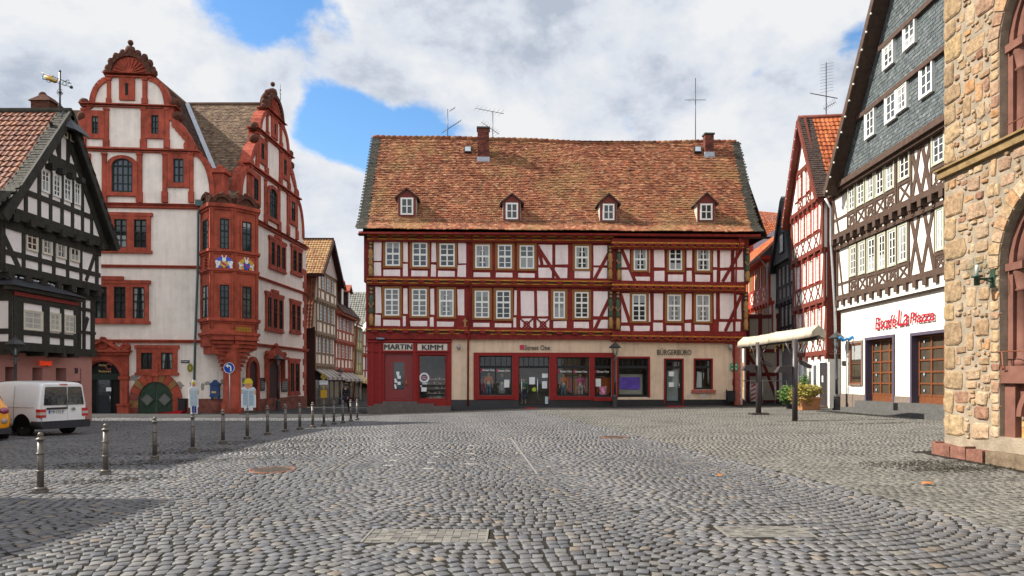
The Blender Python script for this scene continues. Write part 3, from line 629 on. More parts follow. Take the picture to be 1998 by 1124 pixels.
    mb = MB(); F.box(mb, *F.R(1170.5, 754, 1184, 770), -.145, -.138); mb.build('colour_poster', M('colour_poster', (0,0,0), .6, .9, 6, ramp=[(.5,.2,.3),(.5,.2,.3)]), H)
    # office window and door
    shop_window(op['w4'], bars=6, sur=REDP, sw=.1)
    mb = MB(); F.box(mb, *F.R(1211, 730, 1259, 770), -.9, -.8); b_ = mb.build('display_screen_board', M('pale_board', (.4, .38, .33), .8), H); mb = MB(); F.box(mb, *F.R(1214, 736, 1254, 760), -.79, -.74); mb.build('screen', M('violet_display_screen', (.06, .03, .2), .25, .4, 1.5, emis=.35), b_)
    bd = shop_window(op['bd'], 'office_door', -.12, 717, fw=.12, bars=4, sur=REDP, sw=.08)
    mb = MB(); q = F.R(1303, 722, 1327, 786); F.box(mb, *q, -.6, -.5); mb.build('frosted_panel', M('frosted_glass', (.3, .35, .35), .5, .1), H)
    mb = MB(); mb.tube([F.P(op['bd'][1]-.2, op['bd'][2]+.95, -.03), F.P(op['bd'][1]-.17, op['bd'][2]+1.05, .03), F.P(op['bd'][1]-.2, op['bd'][2]+1.25, -.03)], .02); mb.build('handle', dm, bd)
    shop_window(op['bw'], bars=3, mull=(.5,), sur=REDP, sw=.08)
    mb = MB(); q = op['bw']; F.box(mb, q[0]-.22, q[1]+.22, q[2]-.2, q[2]-.02, 0, .16); mb.build('window_sill', MATS['red_sandstone'], H)
    mb = MB(); q = op['bw']; F.quad(mb, [(q[0]+.2, q[2]+.1), (q[0]+.55, q[2]+.1), (q[0]+.7, q[3]-.8), (q[0]+.25, q[3]-.7)], -.4, -.38); mb.build('curtain', PAPER, H)
    u0, u1, z0, z1 = F.R(1282, 680, 1348.5, 692.5); letters('office_lettering', 'BÜRGERBÜRO', F, u0, u1, z0, z1, .04, M('dark_bronze_letters', (.05, .045, .035), .5, 0), H, .03)
    mb = MB(); F.box(mb, *F.R(1366, 767.5, 1378, 775), 0, .04); F.box(mb, *F.R(1341, 769, 1346, 776), 0, .04); mb.build('wall_hatch', M('pale_metal_hatch', (.55, .52, .47), .6), H)
    # tobacco shop door and window
    kw = shop_window(op['kw'], t=-.1, transom=None, fm=REDP, fw=.07)
    mb = MB(); c = F.uz(827.5, 737); F.arc(mb, c, 0.2, .3, 0, 360, -.12, -.1, 26); F.arc(mb, c, .16, .2, 0, 360, -.125, -.105, 26, 1); F.arc(mb, c, 0, .16, 0, 360, -.125, -.11, 20, 2); mb.build('round_shop_sticker', [PAPER, INK, M('plum_sticker', (.2, .04, .1), .6, 0)], kw)
    for i, s in enumerate(('LUCKY', 'STRIKE')): letters('sticker_lettering', s, F, c[0]-.14, c[0]+.14, c[1]+.01-i*.12, c[1]+.1-i*.12, -.105, PAPER, kw, .006)
    mb = MB(); rr = random.Random(2)
    u0, u1, z0, z1 = op['kw']
    for k in range(5):
        z = z0+.12+k*.28; F.box(mb, u0+.45, u1-.1, z-.015, z, -.75, -.3)
        for i in range(14): uu = u0+.5+i*.078; F.box(mb, uu, uu+.045, z, z+rr.uniform(.06, .14), -.6, -.5, 1+rr.randrange(3))
    mb.build('shelves_of_goods', [M('glass_shelf', (.3, .28, .26), .3), M('goods_red', (.3, .06, .05), .5), M('goods_brown', (.16, .11, .08), .5), M('goods_silver', (.4, .4, .4), .4)], H)
    mb = MB()
    for a, b, c_, e in ((820,752,823,755),(822,756,832,764),(824,748,833,750)): mb.cut(); F.box(mb, *F.R(a, b, c_, e), -.115, -.105)
    mb.build('window_sticker', PAPER, kw)
    q = op['kd']; D = MB(); F.box(D, q[0], q[0]+.3, q[2], q[3], -.3, -.12); F.box(D, q[1]-.3, q[1], q[2], q[3], -.3, -.12); F.box(D, q[0]+.3, q[1]-.3, q[3]-.22, q[3], -.3, -.12)
    F.box(D, q[0]+.3, q[1]-.3, q[2], q[2]+.62, -.3, -.1); F.box(D, q[0]+.3, q[0]+.5, q[2]+.62, q[3]-.22, -.3, -.1); F.box(D, q[1]-.5, q[1]-.3, q[2]+.62, q[3]-.22, -.3, -.1); F.box(D, q[0]+.5, q[1]-.5, q[3]-.5, q[3]-.22, -.3, -.1)
    F.quad(D, [(q[0]+.4, q[2]+.12), (q[1]-.4, q[2]+.12), (q[1]-.4, q[2]+.5), (q[0]+.4, q[2]+.5)], -.1, -.07)
    dd = D.build('shop_door', M('deep_red_door_paint', (.2, .012, .012), .4, .1), H)
    g = MB(); g.add([F.P(q[0]+.5, q[2]+.62, -.17), F.P(q[1]-.5, q[2]+.62, -.17), F.P(q[1]-.5, q[3]-.5, -.17), F.P(q[0]+.5, q[3]-.5, -.17)], [(0,1,2,3)]); g.build('pane', GLS[0], dd)
    mb = MB(); rr = random.Random(4)
    for k in range(8): mb.cut(); a = q[0]+.53+rr.uniform(0, .25); z = q[2]+.68+k*.12; F.box(mb, a, a+rr.uniform(.1, .2), z, z+rr.uniform(.1, .2), -.165, -.16)
    mb.build('posted_note', PAPER, dd); mb = MB(); mb.tube([F.P(q[1]-.38, q[2]+.85, -.05), F.P(q[1]-.38, q[2]+1.15, -.05)], .018, 6); mb.build('handle', M('brass', (.5, .3, .08), .3, metal=.8), dd)
    # steps
    mb = MB(); 
    for k, (a, b, t, y) in enumerate(((748,815,.35,783),(733,848,.7,787.5),(722,881,1.05,792))): z1_ = F.z(760, y); F.box(mb, F.u(a), F.u(b), zb, z1_, 0, t)
    mb.build('entrance_steps', M('grey_step_stone', (.12, .1, .09), .85, .2, 4, .003, 30), H)
    # downpipes
    for pts in ([(921,458,T2+.45),(921,470,T2+.2),(919,560,T1+.25),(914,660,T1+.1),(913.5,672,.12),(913,792,.12)], [(1443.5,464,T2+.6),(1443,478,T2+.35),(1437,492,T2+.2),(1436,550,T2+.2),(1433.5,575,T1+.2),(1433,655,T1+.15),(1432.5,672,.2),(1432,792,.2)]):
        mb = MB(); mb.tube([F.P(*F.uz(a, b, t), t) for a, b, t in pts], .055, 8); mb.build('downpipe', RED, H)
    # wall lanterns, street name sign, rescue point sign, camera box
    for px, py in ((895.5, 678), (1423, 678)):
        mb = MB(); u, z = F.uz(px, py); c = Vector(F.P(u, z, .22)); mb.tube([F.P(u, z-.1, 0), F.P(u, z-.12, .22)], .02, 6, 0); mb.lathe(c, [(.03, -.16), (.1, -.1), (.13, .02), (.12, .1), (.05, .17), (.02, .2)], 10, 1); mb.build('wall_lantern', [IRON, M('lantern_globe', (.3, .28, .26), .2, .1)], H)
    mb = MB(); q = F.R(734, 658, 751, 663, T1); F.box(mb, *q, .05, .3); s_ = mb.build('street_name_sign', M('dark_blue_enamel', (.02, .02, .06), .4), H); letters('lettering', 'Marktplatz', F, q[0]+.04, q[1]-.04, q[2]+.03, q[3]-.03, .3, PAPER, s_, .01)
    mb = MB(); q = F.R(1425, 709, 1439, 723, .1); F.box(mb, *q, .1, .14); s_ = mb.build('assembly_point_sign', M('rescue_green', (.0, .3, .12), .5, 0), H); mb = MB(); uc, zc = (q[0]+q[1])/2, (q[2]+q[3])/2
    for a in (-1, 1):
        for b in (-1, 1): F.quad(mb, [(uc+a*.16, zc+b*.16), (uc+a*.07, zc+b*.15), (uc+a*.15, zc+b*.07)], .14, .15); F.beam(mb, (uc+a*.07, zc+b*.07), (uc+a*.13, zc+b*.13), .025, .14, .15)
    for k in (-.04, 0, .04): F.box(mb, uc+k-.014, uc+k+.014, zc-.07, zc+.03, .14, .15); F.arc(mb, (uc+k, zc+.05), 0, .016, 0, 360, .14, .15, 8)
    mb.build('pictogram', PAPER, s_)
    # --- roof
    te = 1.0; ue0, ze = F.uz(697, 454, te); ue1 = F.u(1484, te); tr_ = -4.3; ur0, zr = F.uz(737, 268, tr_); ur1 = F.u(1443, tr_)
    u0, u1 = min(ue0, ur0), max(ue1, ur1); Lr = u1-u0; eR = (ue1-u0, ur1-u0)
    O = Vector(F.P(u0, ze, te)); top = Vector(F.P(u0, zr, tr_)); Vv = (top-O); slope = Vv.length; Vv.normalize(); S3 = Vector((F.S.x, F.S.y, 0)); Nn = S3.cross(Vv).normalized()
    def warp(u, v):
        w = .32*max(0, 1-v/1.5)**2 - .22*math.exp(-((u/Lr-.62)/.22)**2)*(v/slope)+.03*math.sin(u*1.1+v)*.6
        return w
    mb = MB(); tiles(mb, O, S3, Vv, Lr, slope, .19, .165, warp=warp, inside=lambda u, v: .5 < u < eR[0]+(eR[1]-eR[0])*v/slope-.5, lift=.055, thick=.05, jit=.012, seed=3)
    mb.build('roof_tiles', TILE_OLD, H)
    for fn in (lambda u, v: u < .52, lambda u, v: eR[0]+(eR[1]-eR[0])*v/slope > u > eR[0]+(eR[1]-eR[0])*v/slope-.56): mb = MB(); tiles(mb, O, S3, Vv, Lr, slope, .2, .14, warp=lambda u, v: warp(u, v)+.03, inside=fn, seed=4); mb.build('verge_slates', SLATE_DK, H)
    mb = MB()  # roof body: follows the plane a little below the tiles
    n = 24; m = 10; o0 = len(mb.v)
    for j in range(m+1):
        for i in range(n+1):
            v = slope*j/m; u = (eR[0]+(eR[1]-eR[0])*v/slope)*i/n; p = O+S3*u+Vv*v+Nn*(warp(u, v)-.03); mb.v.append(tuple(p))
    for j in range(m):
        for i in range(n): a = o0+j*(n+1)+i; mb.f.append((a, a+1, a+n+2, a+n+1)); mb.mi.append(0); mb.sm.append(False)
    tb = -9.7
    for (a, b) in ((u0+.3, u0+.5), (u1-.5, u1-.3)):
        mb.add([F.P(a, zE, T2), F.P(a, ze, te), F.P(a, zr-.1, tr_), F.P(a, ze, tb), F.P(a, zE, tb)], [(0,1,2,3,4)]); mb.add([F.P(b, zE, T2), F.P(b, ze, te), F.P(b, zr-.1, tr_), F.P(b, ze, tb), F.P(b, zE, tb)], [(4,3,2,1,0)])
    mb.add([F.P(u0, zr-.05, tr_), F.P(u1, zr-.05, tr_), F.P(u1, ze, tb), F.P(u0, ze, tb)], [(0,1,2,3)])
    mb.add([F.P(u0, ze-.05, te), F.P(u1, ze-.05, te), F.P(u1, zE, T2), F.P(u0, zE, T2)], [(0,1,2,3)])
    rf = mb.build('roof', M('dark_roof_underlay', (.06, .035, .025), .9), H)
    mb = MB()
    for i in range(int(Lr/.36)):
        u = i*.36; w = warp(u, slope)
        a = O+S3*u+Vv*slope+Nn*(w+.0); b = a+S3*.42; rr_ = .12+.01*(i % 2); mb.tube([a+Vector((0,0,.0)), b+Vector((0,0,.02))], [rr_, rr_+.02], 8)
    mb.build('ridge_tiles', TILE_OLD, H)
    mb = MB(); mb.tube([O+Vector((0,0,-.02))+S3*.1-Vector((F.N.x,F.N.y,0))*-.08, O+S3*(eR[0]-.05)+Vector((F.N.x,F.N.y,0))*.08+Vector((0,0,-.02))], .09, 8); mb.build('gutter', RED, H)
    mb = MB()
    for i in range(int((eR[0]-1.4)/.11)):
        u = .7+i*.11; v = .95; p = O+S3*u+Vv*v+Nn*(warp(u, v)+.03)
        if (i//40) % 2 == 0 or i % 3: mb.tube([p, p+Nn*.16+Vector((0,0,.03))], .011, 4, caps=False)
    for h in (.06, .14): mb.tube([O+S3*(.7+k*(Lr-1.4)/30)+Vv*.95+Nn*(warp(.7+k*(Lr-1.4)/30, .95)+.03+h) for k in range(31)], .012, 4)
    mb.build('snow_guard', M('dull_snow_guard', (.12, .1, .07), .7), H)
    def roofpt(px, py):
        d = Vector(((px-CX)/FP, 1, (HY-py)/FP)); c = Vector((0, 0, EYE)); k = (O-c).dot(Nn)/d.dot(Nn); return c+d*k
    dmr = M('dormer_red_timber', (.16, .035, .025), .6, .2)
    for (wx0, wy0, wx1, wy1, pkx, pky) in ((781.8,386,806.4,419.4,794,366),(986.8,396,1010.7,428,999,376.7),(1176,398,1198.5,430,1187.8,376.7),(1366,397.6,1389.6,429.6,1378,375)):
        b = roofpt((wx0+wx1)/2, wy1+4); t = (Vector((b.x, b.y))-F.A).dot(F.N)+.05
        u0_, z1_ = F.uz(wx0-3, wy0-3, t); u1_ = F.u(wx1+3, t); z0_ = F.z(wx0, wy1+4, t); uc, zp = F.uz(pkx, pky, t); zs = z1_+.06
        mb = MB(); F.quad(mb, [(u0_-.06, z0_), (u1_+.06, z0_), (u1_+.06, zs), (uc, zp-.1), (u0_-.06, zs)], t-1.9, t); d_ = mb.build('dormer', dmr, H)
        mb = MB()
        for sgn in (-1, 1):
            e = (uc+sgn*.72, zs-.14); F.quad(mb, [(uc, zp), e, (e[0], e[1]-.07), (uc, zp-.09)] if sgn > 0 else [(uc, zp), (uc, zp-.09), (e[0], e[1]-.07), e], t-1.9, t+.14)
        mb.build('dormer_roof', M('dormer_roof_slate', (.09, .06, .05), .7, .3), d_)
        mb = MB()
        for sgn in (-1, 1): mb.cut(); x = (u0_-.07, u1_+.07)[sgn > 0]; F.quad(mb, [(x-.012, z0_), (x+.012, z0_), (x+.012, zs), (x-.012, zs)], t-1.6, t-.03)
        mb.build('dormer_cheek', M('pale_slate_cheek', (.4, .4, .36), .7, .2, 8), d_)
        u0_, z1_ = F.uz(wx0, wy0, t); u1_, z0_ = F.uz(wx1, wy1, t)
        fb = MB(); fw = .09
        for q in ((u0_, u0_+fw, z0_, z1_), (u1_-fw, u1_, z0_, z1_), (u0_, u1_, z0_, z0_+fw), (u0_, u1_, z1_-fw, z1_), ((u0_+u1_)/2-.03, (u0_+u1_)/2+.03, z0_, z1_), (u0_, u1_, (z0_+z1_)/2-.02, (z0_+z1_)/2+.02)): F.box(fb, *q, t, t+.05)
        fb.build('window_frame', WHITE, d_); g = MB(); g.add([F.P(u0_, z0_, t+.015), F.P(u1_, z0_, t+.015), F.P(u1_, z1_, t+.015), F.P(u0_, z1_, t+.015)], [(0,1,2,3)]); g.build('pane', GLS[3], d_)
    brick = M('sooty_chimney_brick', (0,0,0), .9, .4, 3, .004, 30, ramp=[(.16,.045,.03),(.1,.035,.028),(.2,.06,.04),(.06,.03,.025)])
    for (a, b, yt, yb_) in ((931.5,954.5,250,316),(1376,1393,262,306)):
        c = roofpt((a+b)/2, yb_); t = (Vector((c.x, c.y))-F.A).dot(F.N); q0, zt = F.uz(a, yt, t); q1 = F.u(b, t); mb = MB(); nzr = int((zt-c.z+.3)/.085); w_ = q1-q0
        for k in range(nzr):
            z = c.z-.3+k*.085
            for i in range(4):
                uu = q0+(i-(k % 2)*.5)*w_/3.5; a_, b2 = max(q0, uu), min(q1, uu+w_/3.5)
                if b2-a_ > .03: F.box(mb, a_+.005, b2-.005, z+.005, z+.08, t-w_*.9, t, j=False)
        F.box(mb, q0+.012, q1-.012, c.z-1.2, zt-.02, t-w_*.88, t-.012); ch = mb.build('chimney', brick, rf)
        mb = MB(); F.box(mb, q0-.05, q1+.05, zt, zt+.1, t-w_*.9-.05, t+.05); mb.build('chimney_cap', M('dark_cap_stone', (.07, .065, .055), .8), rf)
        mb = MB(); F.box(mb, q0-.03, q1+.03, c.z-.25, c.z+.32, t-.2, t+.03); mb.build('chimney_flashing', LEAD, rf)
    for a, b, c_, e in ((906,289,920,300),(1354,289,1368,300)):
        p0, p1 = roofpt(a, e), roofpt(c_, e); p3 = roofpt(a, b); mb = MB(); q = [p0, p1, p1+(p3-p0), p3]; mb.hexa([*(x for x in q), *(x+Nn*.16 for x in q)]); s_ = mb.build('skylight', DARKF, rf)
        q = [p+(sum(q, Vector())/4-p)*.22+Nn*.165 for p in q]; mb = MB(); mb.add(q, [(0,1,2,3)]); mb.build('skylight_pane', M('pale_skylight_glass', (.3, .34, .38), .15, .1), rf)
    # aerials
    def aerial(px, ybase, ytop, booms, t=tr_):
        u, z0_ = F.uz(px, ybase, t); z1_ = F.z(px, ytop, t); mb = MB(); mb.tube([F.P(u, z0_-.5, t), F.P(u, z1_, t)], .028, 6)
        for (xa, ya, xb, yb2, n, l) in booms:
            a, b = Vector(F.P(*F.uz(xa, ya, t), t)), Vector(F.P(*F.uz(xb, yb2, t), t)); mb.tube([a, b], .02, 5)
            for i in range(n):
                p = a.lerp(b, (i+.3)/n); q = Vector((F.N.x, F.N.y, 0))*l+S3*l*.35; mb.tube([p-q, p+q], .007, 4)
        return mb.build('aerial', M('aerial_metal', (.06, .06, .065), .4, 0), rf)
    aerial(873.5, 274, 213, [(888,210,877,217,3,.25),(862,259,900,235,8,.4)]); aerial(961.5, 279, 219, [(926,211,983,222,7,.5),(939,238,974,262,8,.45)]); aerial(1357, 284, 152, [(1336,195,1377,195,1,.3)])
    return H
main_house()
# ================================================================ RED AND WHITE GABLED STONE HOUSE
def V1(x, y): return x/2.676, 60+y/2.676
def V2(x, y): return x/2.443, 440+y/2.443
def V3(x, y): return 360+x/3.408, 150+y/3.406
def V4(x, y): return 360+x/3.123, 460+y/3.122
def V4b(x, y): return 140+x/6.243, 640+y/6.244
STONE = M('red_sandstone_trim', (.33, .066, .038), .8, .25, 2.2, .004, 25, grime=.25, streak=.2)
STONE_D = M('weathered_sandstone_carving', (.085, .035, .022), .95, .5, 6, .01, 14)
PLAST = M('off_white_rough_plaster', (.76, .68, .6), .95, .05, 2, .005, 18, grime=.1, streak=.07)
PATCH = M('bare_grey_plaster_patch', (.3, .28, .25), .95, .25, 6)
GREENF = M('dark_green_window_frame', (.014, .024, .018), .6, .1)
FL = Fac(((91-CX)/FP*40.1, 40.1), ((450-CX)/FP*41, 41)); FR = Fac(((450-CX)/FP*41, 41), ((597-CX)/FP*53.7, 53.7))
def gable(par, F, uc, su, z0, sz, xs=0, front=True):
    "stepped and scrolled gable; shapes traced once as (offset from the middle, height above the cornice)"
    u0c, zc = FL.uz(253, 400)
    def m(px, py): u, z = FL.uz(px, py); return uc+(u-u0c)*su, z0+(z-zc)*sz
    th = -.45
    def rect(mb, a, b, c, d, t0, t1, mi=0): (u0, z1), (u1, z0_) = m(a, b), m(c, d); F.box(mb, u0, u1, z0_, z1, t0, t1, mi)
    def sym(x): return 506-x
    body = MB()
    r = lambda x: sym(x)
    def prof(side):
        f = (lambda x: x) if side > 0 else r
        pts = [(415,400),(415,385)]+[(378+37*math.cos(a), 385-84*math.sin(a)) for a in np.linspace(.12, 1.5, 9)]+[(378,298),(372,282),(362,262),(350,244),(337,236),(334,212)]
        pts += [(327,207)]+[(290+36*math.cos(a), 207-52*math.sin(a)) for a in np.linspace(.15, 1.5, 8)]+[(290,150)]
        return [m(f(x), y) for x, y in pts]
    pr = prof(1); pl = prof(-1); poly = [m(91, 400)]+[m(415, 400)]+pr[1:]+pl[::-1][:-1]
    F.quad(body, poly, th, 0); body.build('gable_wall', PLAST, par)
    tr = MB()
    # sloping rims of the scrolls
    for P_ in (pr, pl):
        for a, b in zip(P_[1:], P_[2:]):
            if (Vector(a)-Vector(b)).length > .02: F.beam(tr, a, b, .3, th-.12, .1)
    # ledges
    for x0, x1, y0, y1, t in ((84,422,396,403,.28),(88,418,403,408,.16),(118,390,291,295,.26),(124,384,295,300,.14),(157,347,205,209,.26),(163,341,209,213,.14),(203,303,145,149,.3),(208,298,149,155,.16)): rect(tr, x0, y0, x1, y1, th-.1, t)
    # pilasters with their feet
    for x0, x1, y0, y1 in ((200,209,300,397),(268,278,300,397),(318,327,300,397),(370,378,300,397),(91,98,300,397),(136,145,300,397),(160,168,213,291),(204,213,213,291),(276,286,213,291),(322,331,213,291),(210,217,155,205),(279,288,155,205)):
        rect(tr, x0, y0, x1, y1, 0, .1); rect(tr, x0-1, y1-(y1-y0)*.22, x1+1, y1, 0, .16); rect(tr, x0-1, y0, x1+1, y0+4, 0, .15)
    # shell pediment
    c = m(253, 145); F.arc(tr, c, 0, 1.03*su, 0, 180, th, .02, 14); 
    for k in range(11): a = R(10+16*k); F.beam(tr, c, (c[0]+.9*su*math.cos(a), c[1]+.9*su*math.sin(a)), .06, .02, .1)
    for sgn in (-1, 1):
        q = m(253+sgn*118, 287); F.arc(tr, q, .02, .34, 0, 360, -.1, .16, 14)
        for k in range(6): q2 = m(253+sgn*(88+k*6.5), 246+k*7.5); F.arc(tr, q2, 0, .17, 0, 360, 0, .1, 8)
    tr.build('gable_stonework', STONE, par)
    cv = MB(); F.arc(cv, c, 1.0*su, 1.26*su, 0, 180, th, .16, 16)
    for k in range(9):
        a = R(14+19*k); p = Vector(F.P(c[0]+1.32*su*math.cos(a), c[1]+1.32*su*math.sin(a), -.12)); cv.ball(p, .2 if k != 4 else .34, 7, sq=(1, 1, 1.25))
    cv.ball(F.P(c[0], c[1]+1.9*su, -.12), .17, 7)
    for px, py, rr in ((163,201,.3),(343,201,.3),(208,142,.25),(298,142,.25),(160,228,.32),(346,228,.34)): cv.cut(); cv.ball(F.P(*m(px, py), -.1), rr, 8)
    cv.build('carved_crest', STONE_D, par)
    def win(a, b, c_, d, kind=0):
        (u0, z1), (u1, z0_) = m(a, b), m(c_, d)
        window(par, F, u0, u1, z0_, z1, 0, STONE, .34*su**.5, .12, GREENF, .05, 2, 3, gm=GLS[1], bar=.03)
    win(328, 300, 371, 368); win(135, 300, 178, 368); win(169, 217, 205, 273); win(285, 215, 322, 273); win(234, 153, 264, 198)
    # middle arched window
    (u0, z1), (u1, z0_) = m(210, 304), m(270, 385); w = u1-u0; zs = z1-w*.36; mb = MB(); ca = ((u0+u1)/2, zs); cw = w*.16
    F.box(mb, u0, u0+cw, z0_, zs, 0, .14); F.box(mb, u1-cw, u1, z0_, zs, 0, .14); F.box(mb, u0, u1, z0_, z0_+cw*.8, 0, .16); F.arc(mb, ca, w/2-cw, w/2, 0, 180, 0, .14, 14, sz=.72); p = mb.build('arched_window', STONE, par)
    fb = MB(); a, b = u0+cw, u1-cw; zt = zs
    for q in ((a, a+.08, z0_+cw*.8, zs), (b-.08, b, z0_+cw*.8, zs), (a, b, zt-.04, zt+.04), (a, b, z0_+cw*.8, z0_+cw*.8+.1)): F.box(fb, *q, 0, .07)
    for k in (1, 2, 3): x = a+(b-a)*k/4; F.box(fb, x-.025, x+.025, z0_+cw*.8, zs+(w/2-cw)*.72*(.98 if k == 2 else .8), .0, .06)
    for k in (1, 2): z = z0_+cw*.8+(zs-z0_-cw*.8)*k/3; F.box(fb, a, b, z-.02, z+.02, 0, .055)
    F.arc(fb, ca, w/2-cw-.08, w/2-cw, 0, 180, 0, .07, 12, sz=.72); fb.build('window_frame', GREENF, p)
    g = MB(); pts = [(a, z0_+cw*.8), (b, z0_+cw*.8)]+[(ca[0]+(w/2-cw)*math.cos(t), ca[1]+.72*(w/2-cw)*math.sin(t)) for t in np.linspace(0, math.pi, 12)]; F.quad(g, pts, 0, .01); g.build('pane', GLS[1], p)
    return m
def stone_house():
    zb = -.95; zc = FL.z(300, 400)
    H = thing('gabled_stone_house', 'tall white house with red stone scroll gables and a two-storey corner bay', 'house', FL.P(FL.len, zb))
    L1, L2 = FL.len, FR.len; zc2 = FR.z(550, 454)
    mb = MB(); 
    # portal and openings are set in front of / into the wall; the portal recess is a flat panel coloured as dark as its shade
    FL.box(mb, 0, L1-.05, zb, zc, -.5, 0); FR.box(mb, 0, L2, zb, zc, -.5, 0)
    bx = FR.P(L2, 0, -.5); mb.build('wall', PLAST, H)
    mb = MB(); F3 = Fac(FR.P(L2, 0)[:2], (FR.P(L2, 0)[0]-13, FR.P(L2, 0)[1]+.6)); F3.box(mb, 0, 13, zb, zc, -.4, 0); F4 = Fac((FL.A.x, FL.A.y+12), FL.A); F4.box(mb, 0, 12, zb, zc, -.4, 0); mb.build('rear_wall', PLAST, H)
    mL = gable(H, FL, FL.u(253), 1.0, zc, 1.0); mR = gable(H, FR, L2*.515, 1.15, zc, 1.03)
    tr = MB()
    def zl(F, px, py): return F.z(px, py)
    for F, L, a in ((FL, L1, ((300,518,5,.1),(300,663,6,.14),(300,398,9,.12))),):
        for px, py, h, t in a: z = F.z(px, py); dz = h*41/FP; F.box(tr, 0, L, z-dz, z, 0, t); F.box(tr, 0, L, z-dz*.4, z, 0, t+.07)
        zz = [(F.z(px, py), h*41/FP, t) for px, py, h, t in a]
    for z, dz, t in zz: FR.box(tr, 0, L2+.1, z-dz, z, 0, t); FR.box(tr, 0, L2+.15, z-dz*.4, z, 0, t+.07)
    for k in range(20):  # quoins at the far corner
        z = zb+1.2+k*.5; FR.box(tr, L2-(.7 if k % 2 else .42), L2+.02, z, z+.48, 0, .035)
    tr.build('stone_ledges', STONE, H)
    # plinth
    mb = MB(); FL.box(mb, FL.u(352), L1, zb, FL.z(400, 778), 0, .07); mb.cut(); FR.box(mb, 0, L2, zb, FR.z(500, 776)-.1, 0, .08); mb.cut(); FL.box(mb, 0, FL.u(170), zb, FL.z(400, 778), 0, .05); mb.build('plinth', M('stained_red_plinth', (.2, .075, .055), .9, .5, 2.2, .01, 9), H)
    # bare plaster patches of irregular shape
    rr = random.Random(8); mb = MB()
    for px, py, sx, sy in ((262,738,10,9),(275,728,14,5),(290,735,10,6),(352,752,8,8),(342,760,6,6),(375,748,6,5),(395,755,5,9),(405,748,7,5),(436,745,8,7),(440,770,5,10),(258,765,4,8),(475,745,4,9)):
        F = FL if px < 450 else FR; pts = []
        for k in range(14): a = 2*math.pi*k/14; r_ = rr.uniform(.5, 1.15); pts.append(F.uz(px+sx*r_*math.cos(a), py+sy*r_*math.sin(a)))
        mb.cut(); F.quad(mb, pts, 0, .006)
    mb.build('bare_plaster', PATCH, H)
    # grouped stone windows
    def group(F, x0, y0, y1, x1, n, nz=4, hood=False, cw=.2):
        u0, u1, z0, z1 = F.R(x0, y0, x1, y1); s = MB(); F.box(s, u0-.12, u1+.12, z1, z1+.2, 0, .16); s.cut(); F.box(s, u0-.1, u1+.1, z0-.16, z0, 0, .16)
        if hood: s.cut(); c = (u0+u1)/2; F.box(s, c-(u1-u0)*.17, c+(u1-u0)*.17, z1+.2, z1+.42, 0, .2)
        s.build('window_hood', STONE, H)
        for k in range(n):
            a = u0+(u1-u0)*k/n; b = u0+(u1-u0)*(k+1)/n; window(H, F, a, b, z0, z1, 0, STONE, cw, .14, GREENF, .045, 2, nz, trans=.55 if nz > 3 else None, gm=GLS[3], bar=.022)
    group(FL, *V1(480, 965), V1(0, 1145)[1], V1(788, 0)[0], 3); group(FL, *V2(350, 275), V2(0, 455)[1], V2(710, 0)[0], 4, hood=True); group(FL, *V4b(800, 250), V4b(0, 545)[1], V4b(1290, 0)[0], 2, 2, cw=.25)
    for x0, y0, y1, x1, n, nz, hd in ((524,465,519,555,3,4,1),(567,481,530,587,2,4,0),(517,573,641,550,3,4,1),(565,588,646,584,2,4,0),(562,704,768,582,2,4,0)): group(FR, x0, y0, y1, x1, n, nz, hd, .17)
    # restaurant portal
    def portal():
        F = FL; s = MB(); zt = F.z(200, 690); q = lambda x, y: F.uz(*V4b(x, y))
        c = q(398, 610); ri = q(610, 610)[0]-c[0]; ro = q(662, 610)[0]-c[0]+.12
        F.arc(s, c, ri, ro, 0, 180, 0, .2, 18); F.arc(s, c, ri+.1, ri+.22, 0, 180, .2, .26, 18)
        uR = q(700, 0)[0]; uL = 2*c[0]-uR; zt1 = q(0, 330)[1]
        for a, b in ((c[0]+ri, uR), (uL, c[0]-ri)):
            F.box(s, a, b, zb, c[1], 0, .25); F.box(s, a-.1, b+.12, zb, q(0, 940)[1]-.0, 0, .38); F.box(s, a-.06, b+.06, c[1]-.08, c[1]+.1, 0, .32); F.box(s, a-.12, b+.16, q(0, 945)[1], q(0, 925)[1], 0, .44)
        # spandrels
        for sg in (1, -1):
            pts = [(c[0]+sg*ro*math.cos(t), c[1]+ro*math.sin(t)) for t in np.linspace(0, math.pi/2, 8)]+[(c[0], zt1), (c[0]+sg*(uR-c[0]), zt1), (c[0]+sg*(uR-c[0]), c[1])]; F.quad(s, pts, 0, .14)
            F.arc(s, (c[0]+sg*(uR-c[0]-.75), c[1]+1.55), .16, .3, 0, 360, .14, .2, 14)
        F.box(s, uL-.05, uR+.05, zt1, q(0, 285)[1], 0, .3); F.box(s, uL-.2, uR+.2, q(0, 290)[1], q(0, 272)[1], 0, .48)
        zt2 = q(0, 272)[1]; apex = q(0, 145)[1]; w = (q(620, 0)[0]-c[0])
        F.quad(s, [(c[0]-w, zt2), (c[0]+w, zt2), (c[0], apex)], 0, .16); F.beam(s, (c[0]-w, zt2+.04), (c[0], apex), .14, 0, .32); F.beam(s, (c[0]+w, zt2+.04), (c[0], apex), .14, 0, .32)
        for sg in (1, -1): F.arc(s, (c[0]+sg*(q(672, 0)[0]-c[0]), q(0, 236)[1]), 0, .26, 0, 360, 0, .3, 14); F.arc(s, (c[0]+sg*(q(672, 0)[0]-c[0]), q(0, 236)[1]), .14, .2, 0, 360, .3, .35, 14)
        F.arc(s, (c[0], zt2+.35), .15, .26, 0, 360, .16, .22, 14); F.arc(s, (c[0], apex+.06), 0, .13, 0, 360, 0, .3, 10); F.arc(s, q(500, 190), 0, .13, 0, 360, 0, .3, 10)
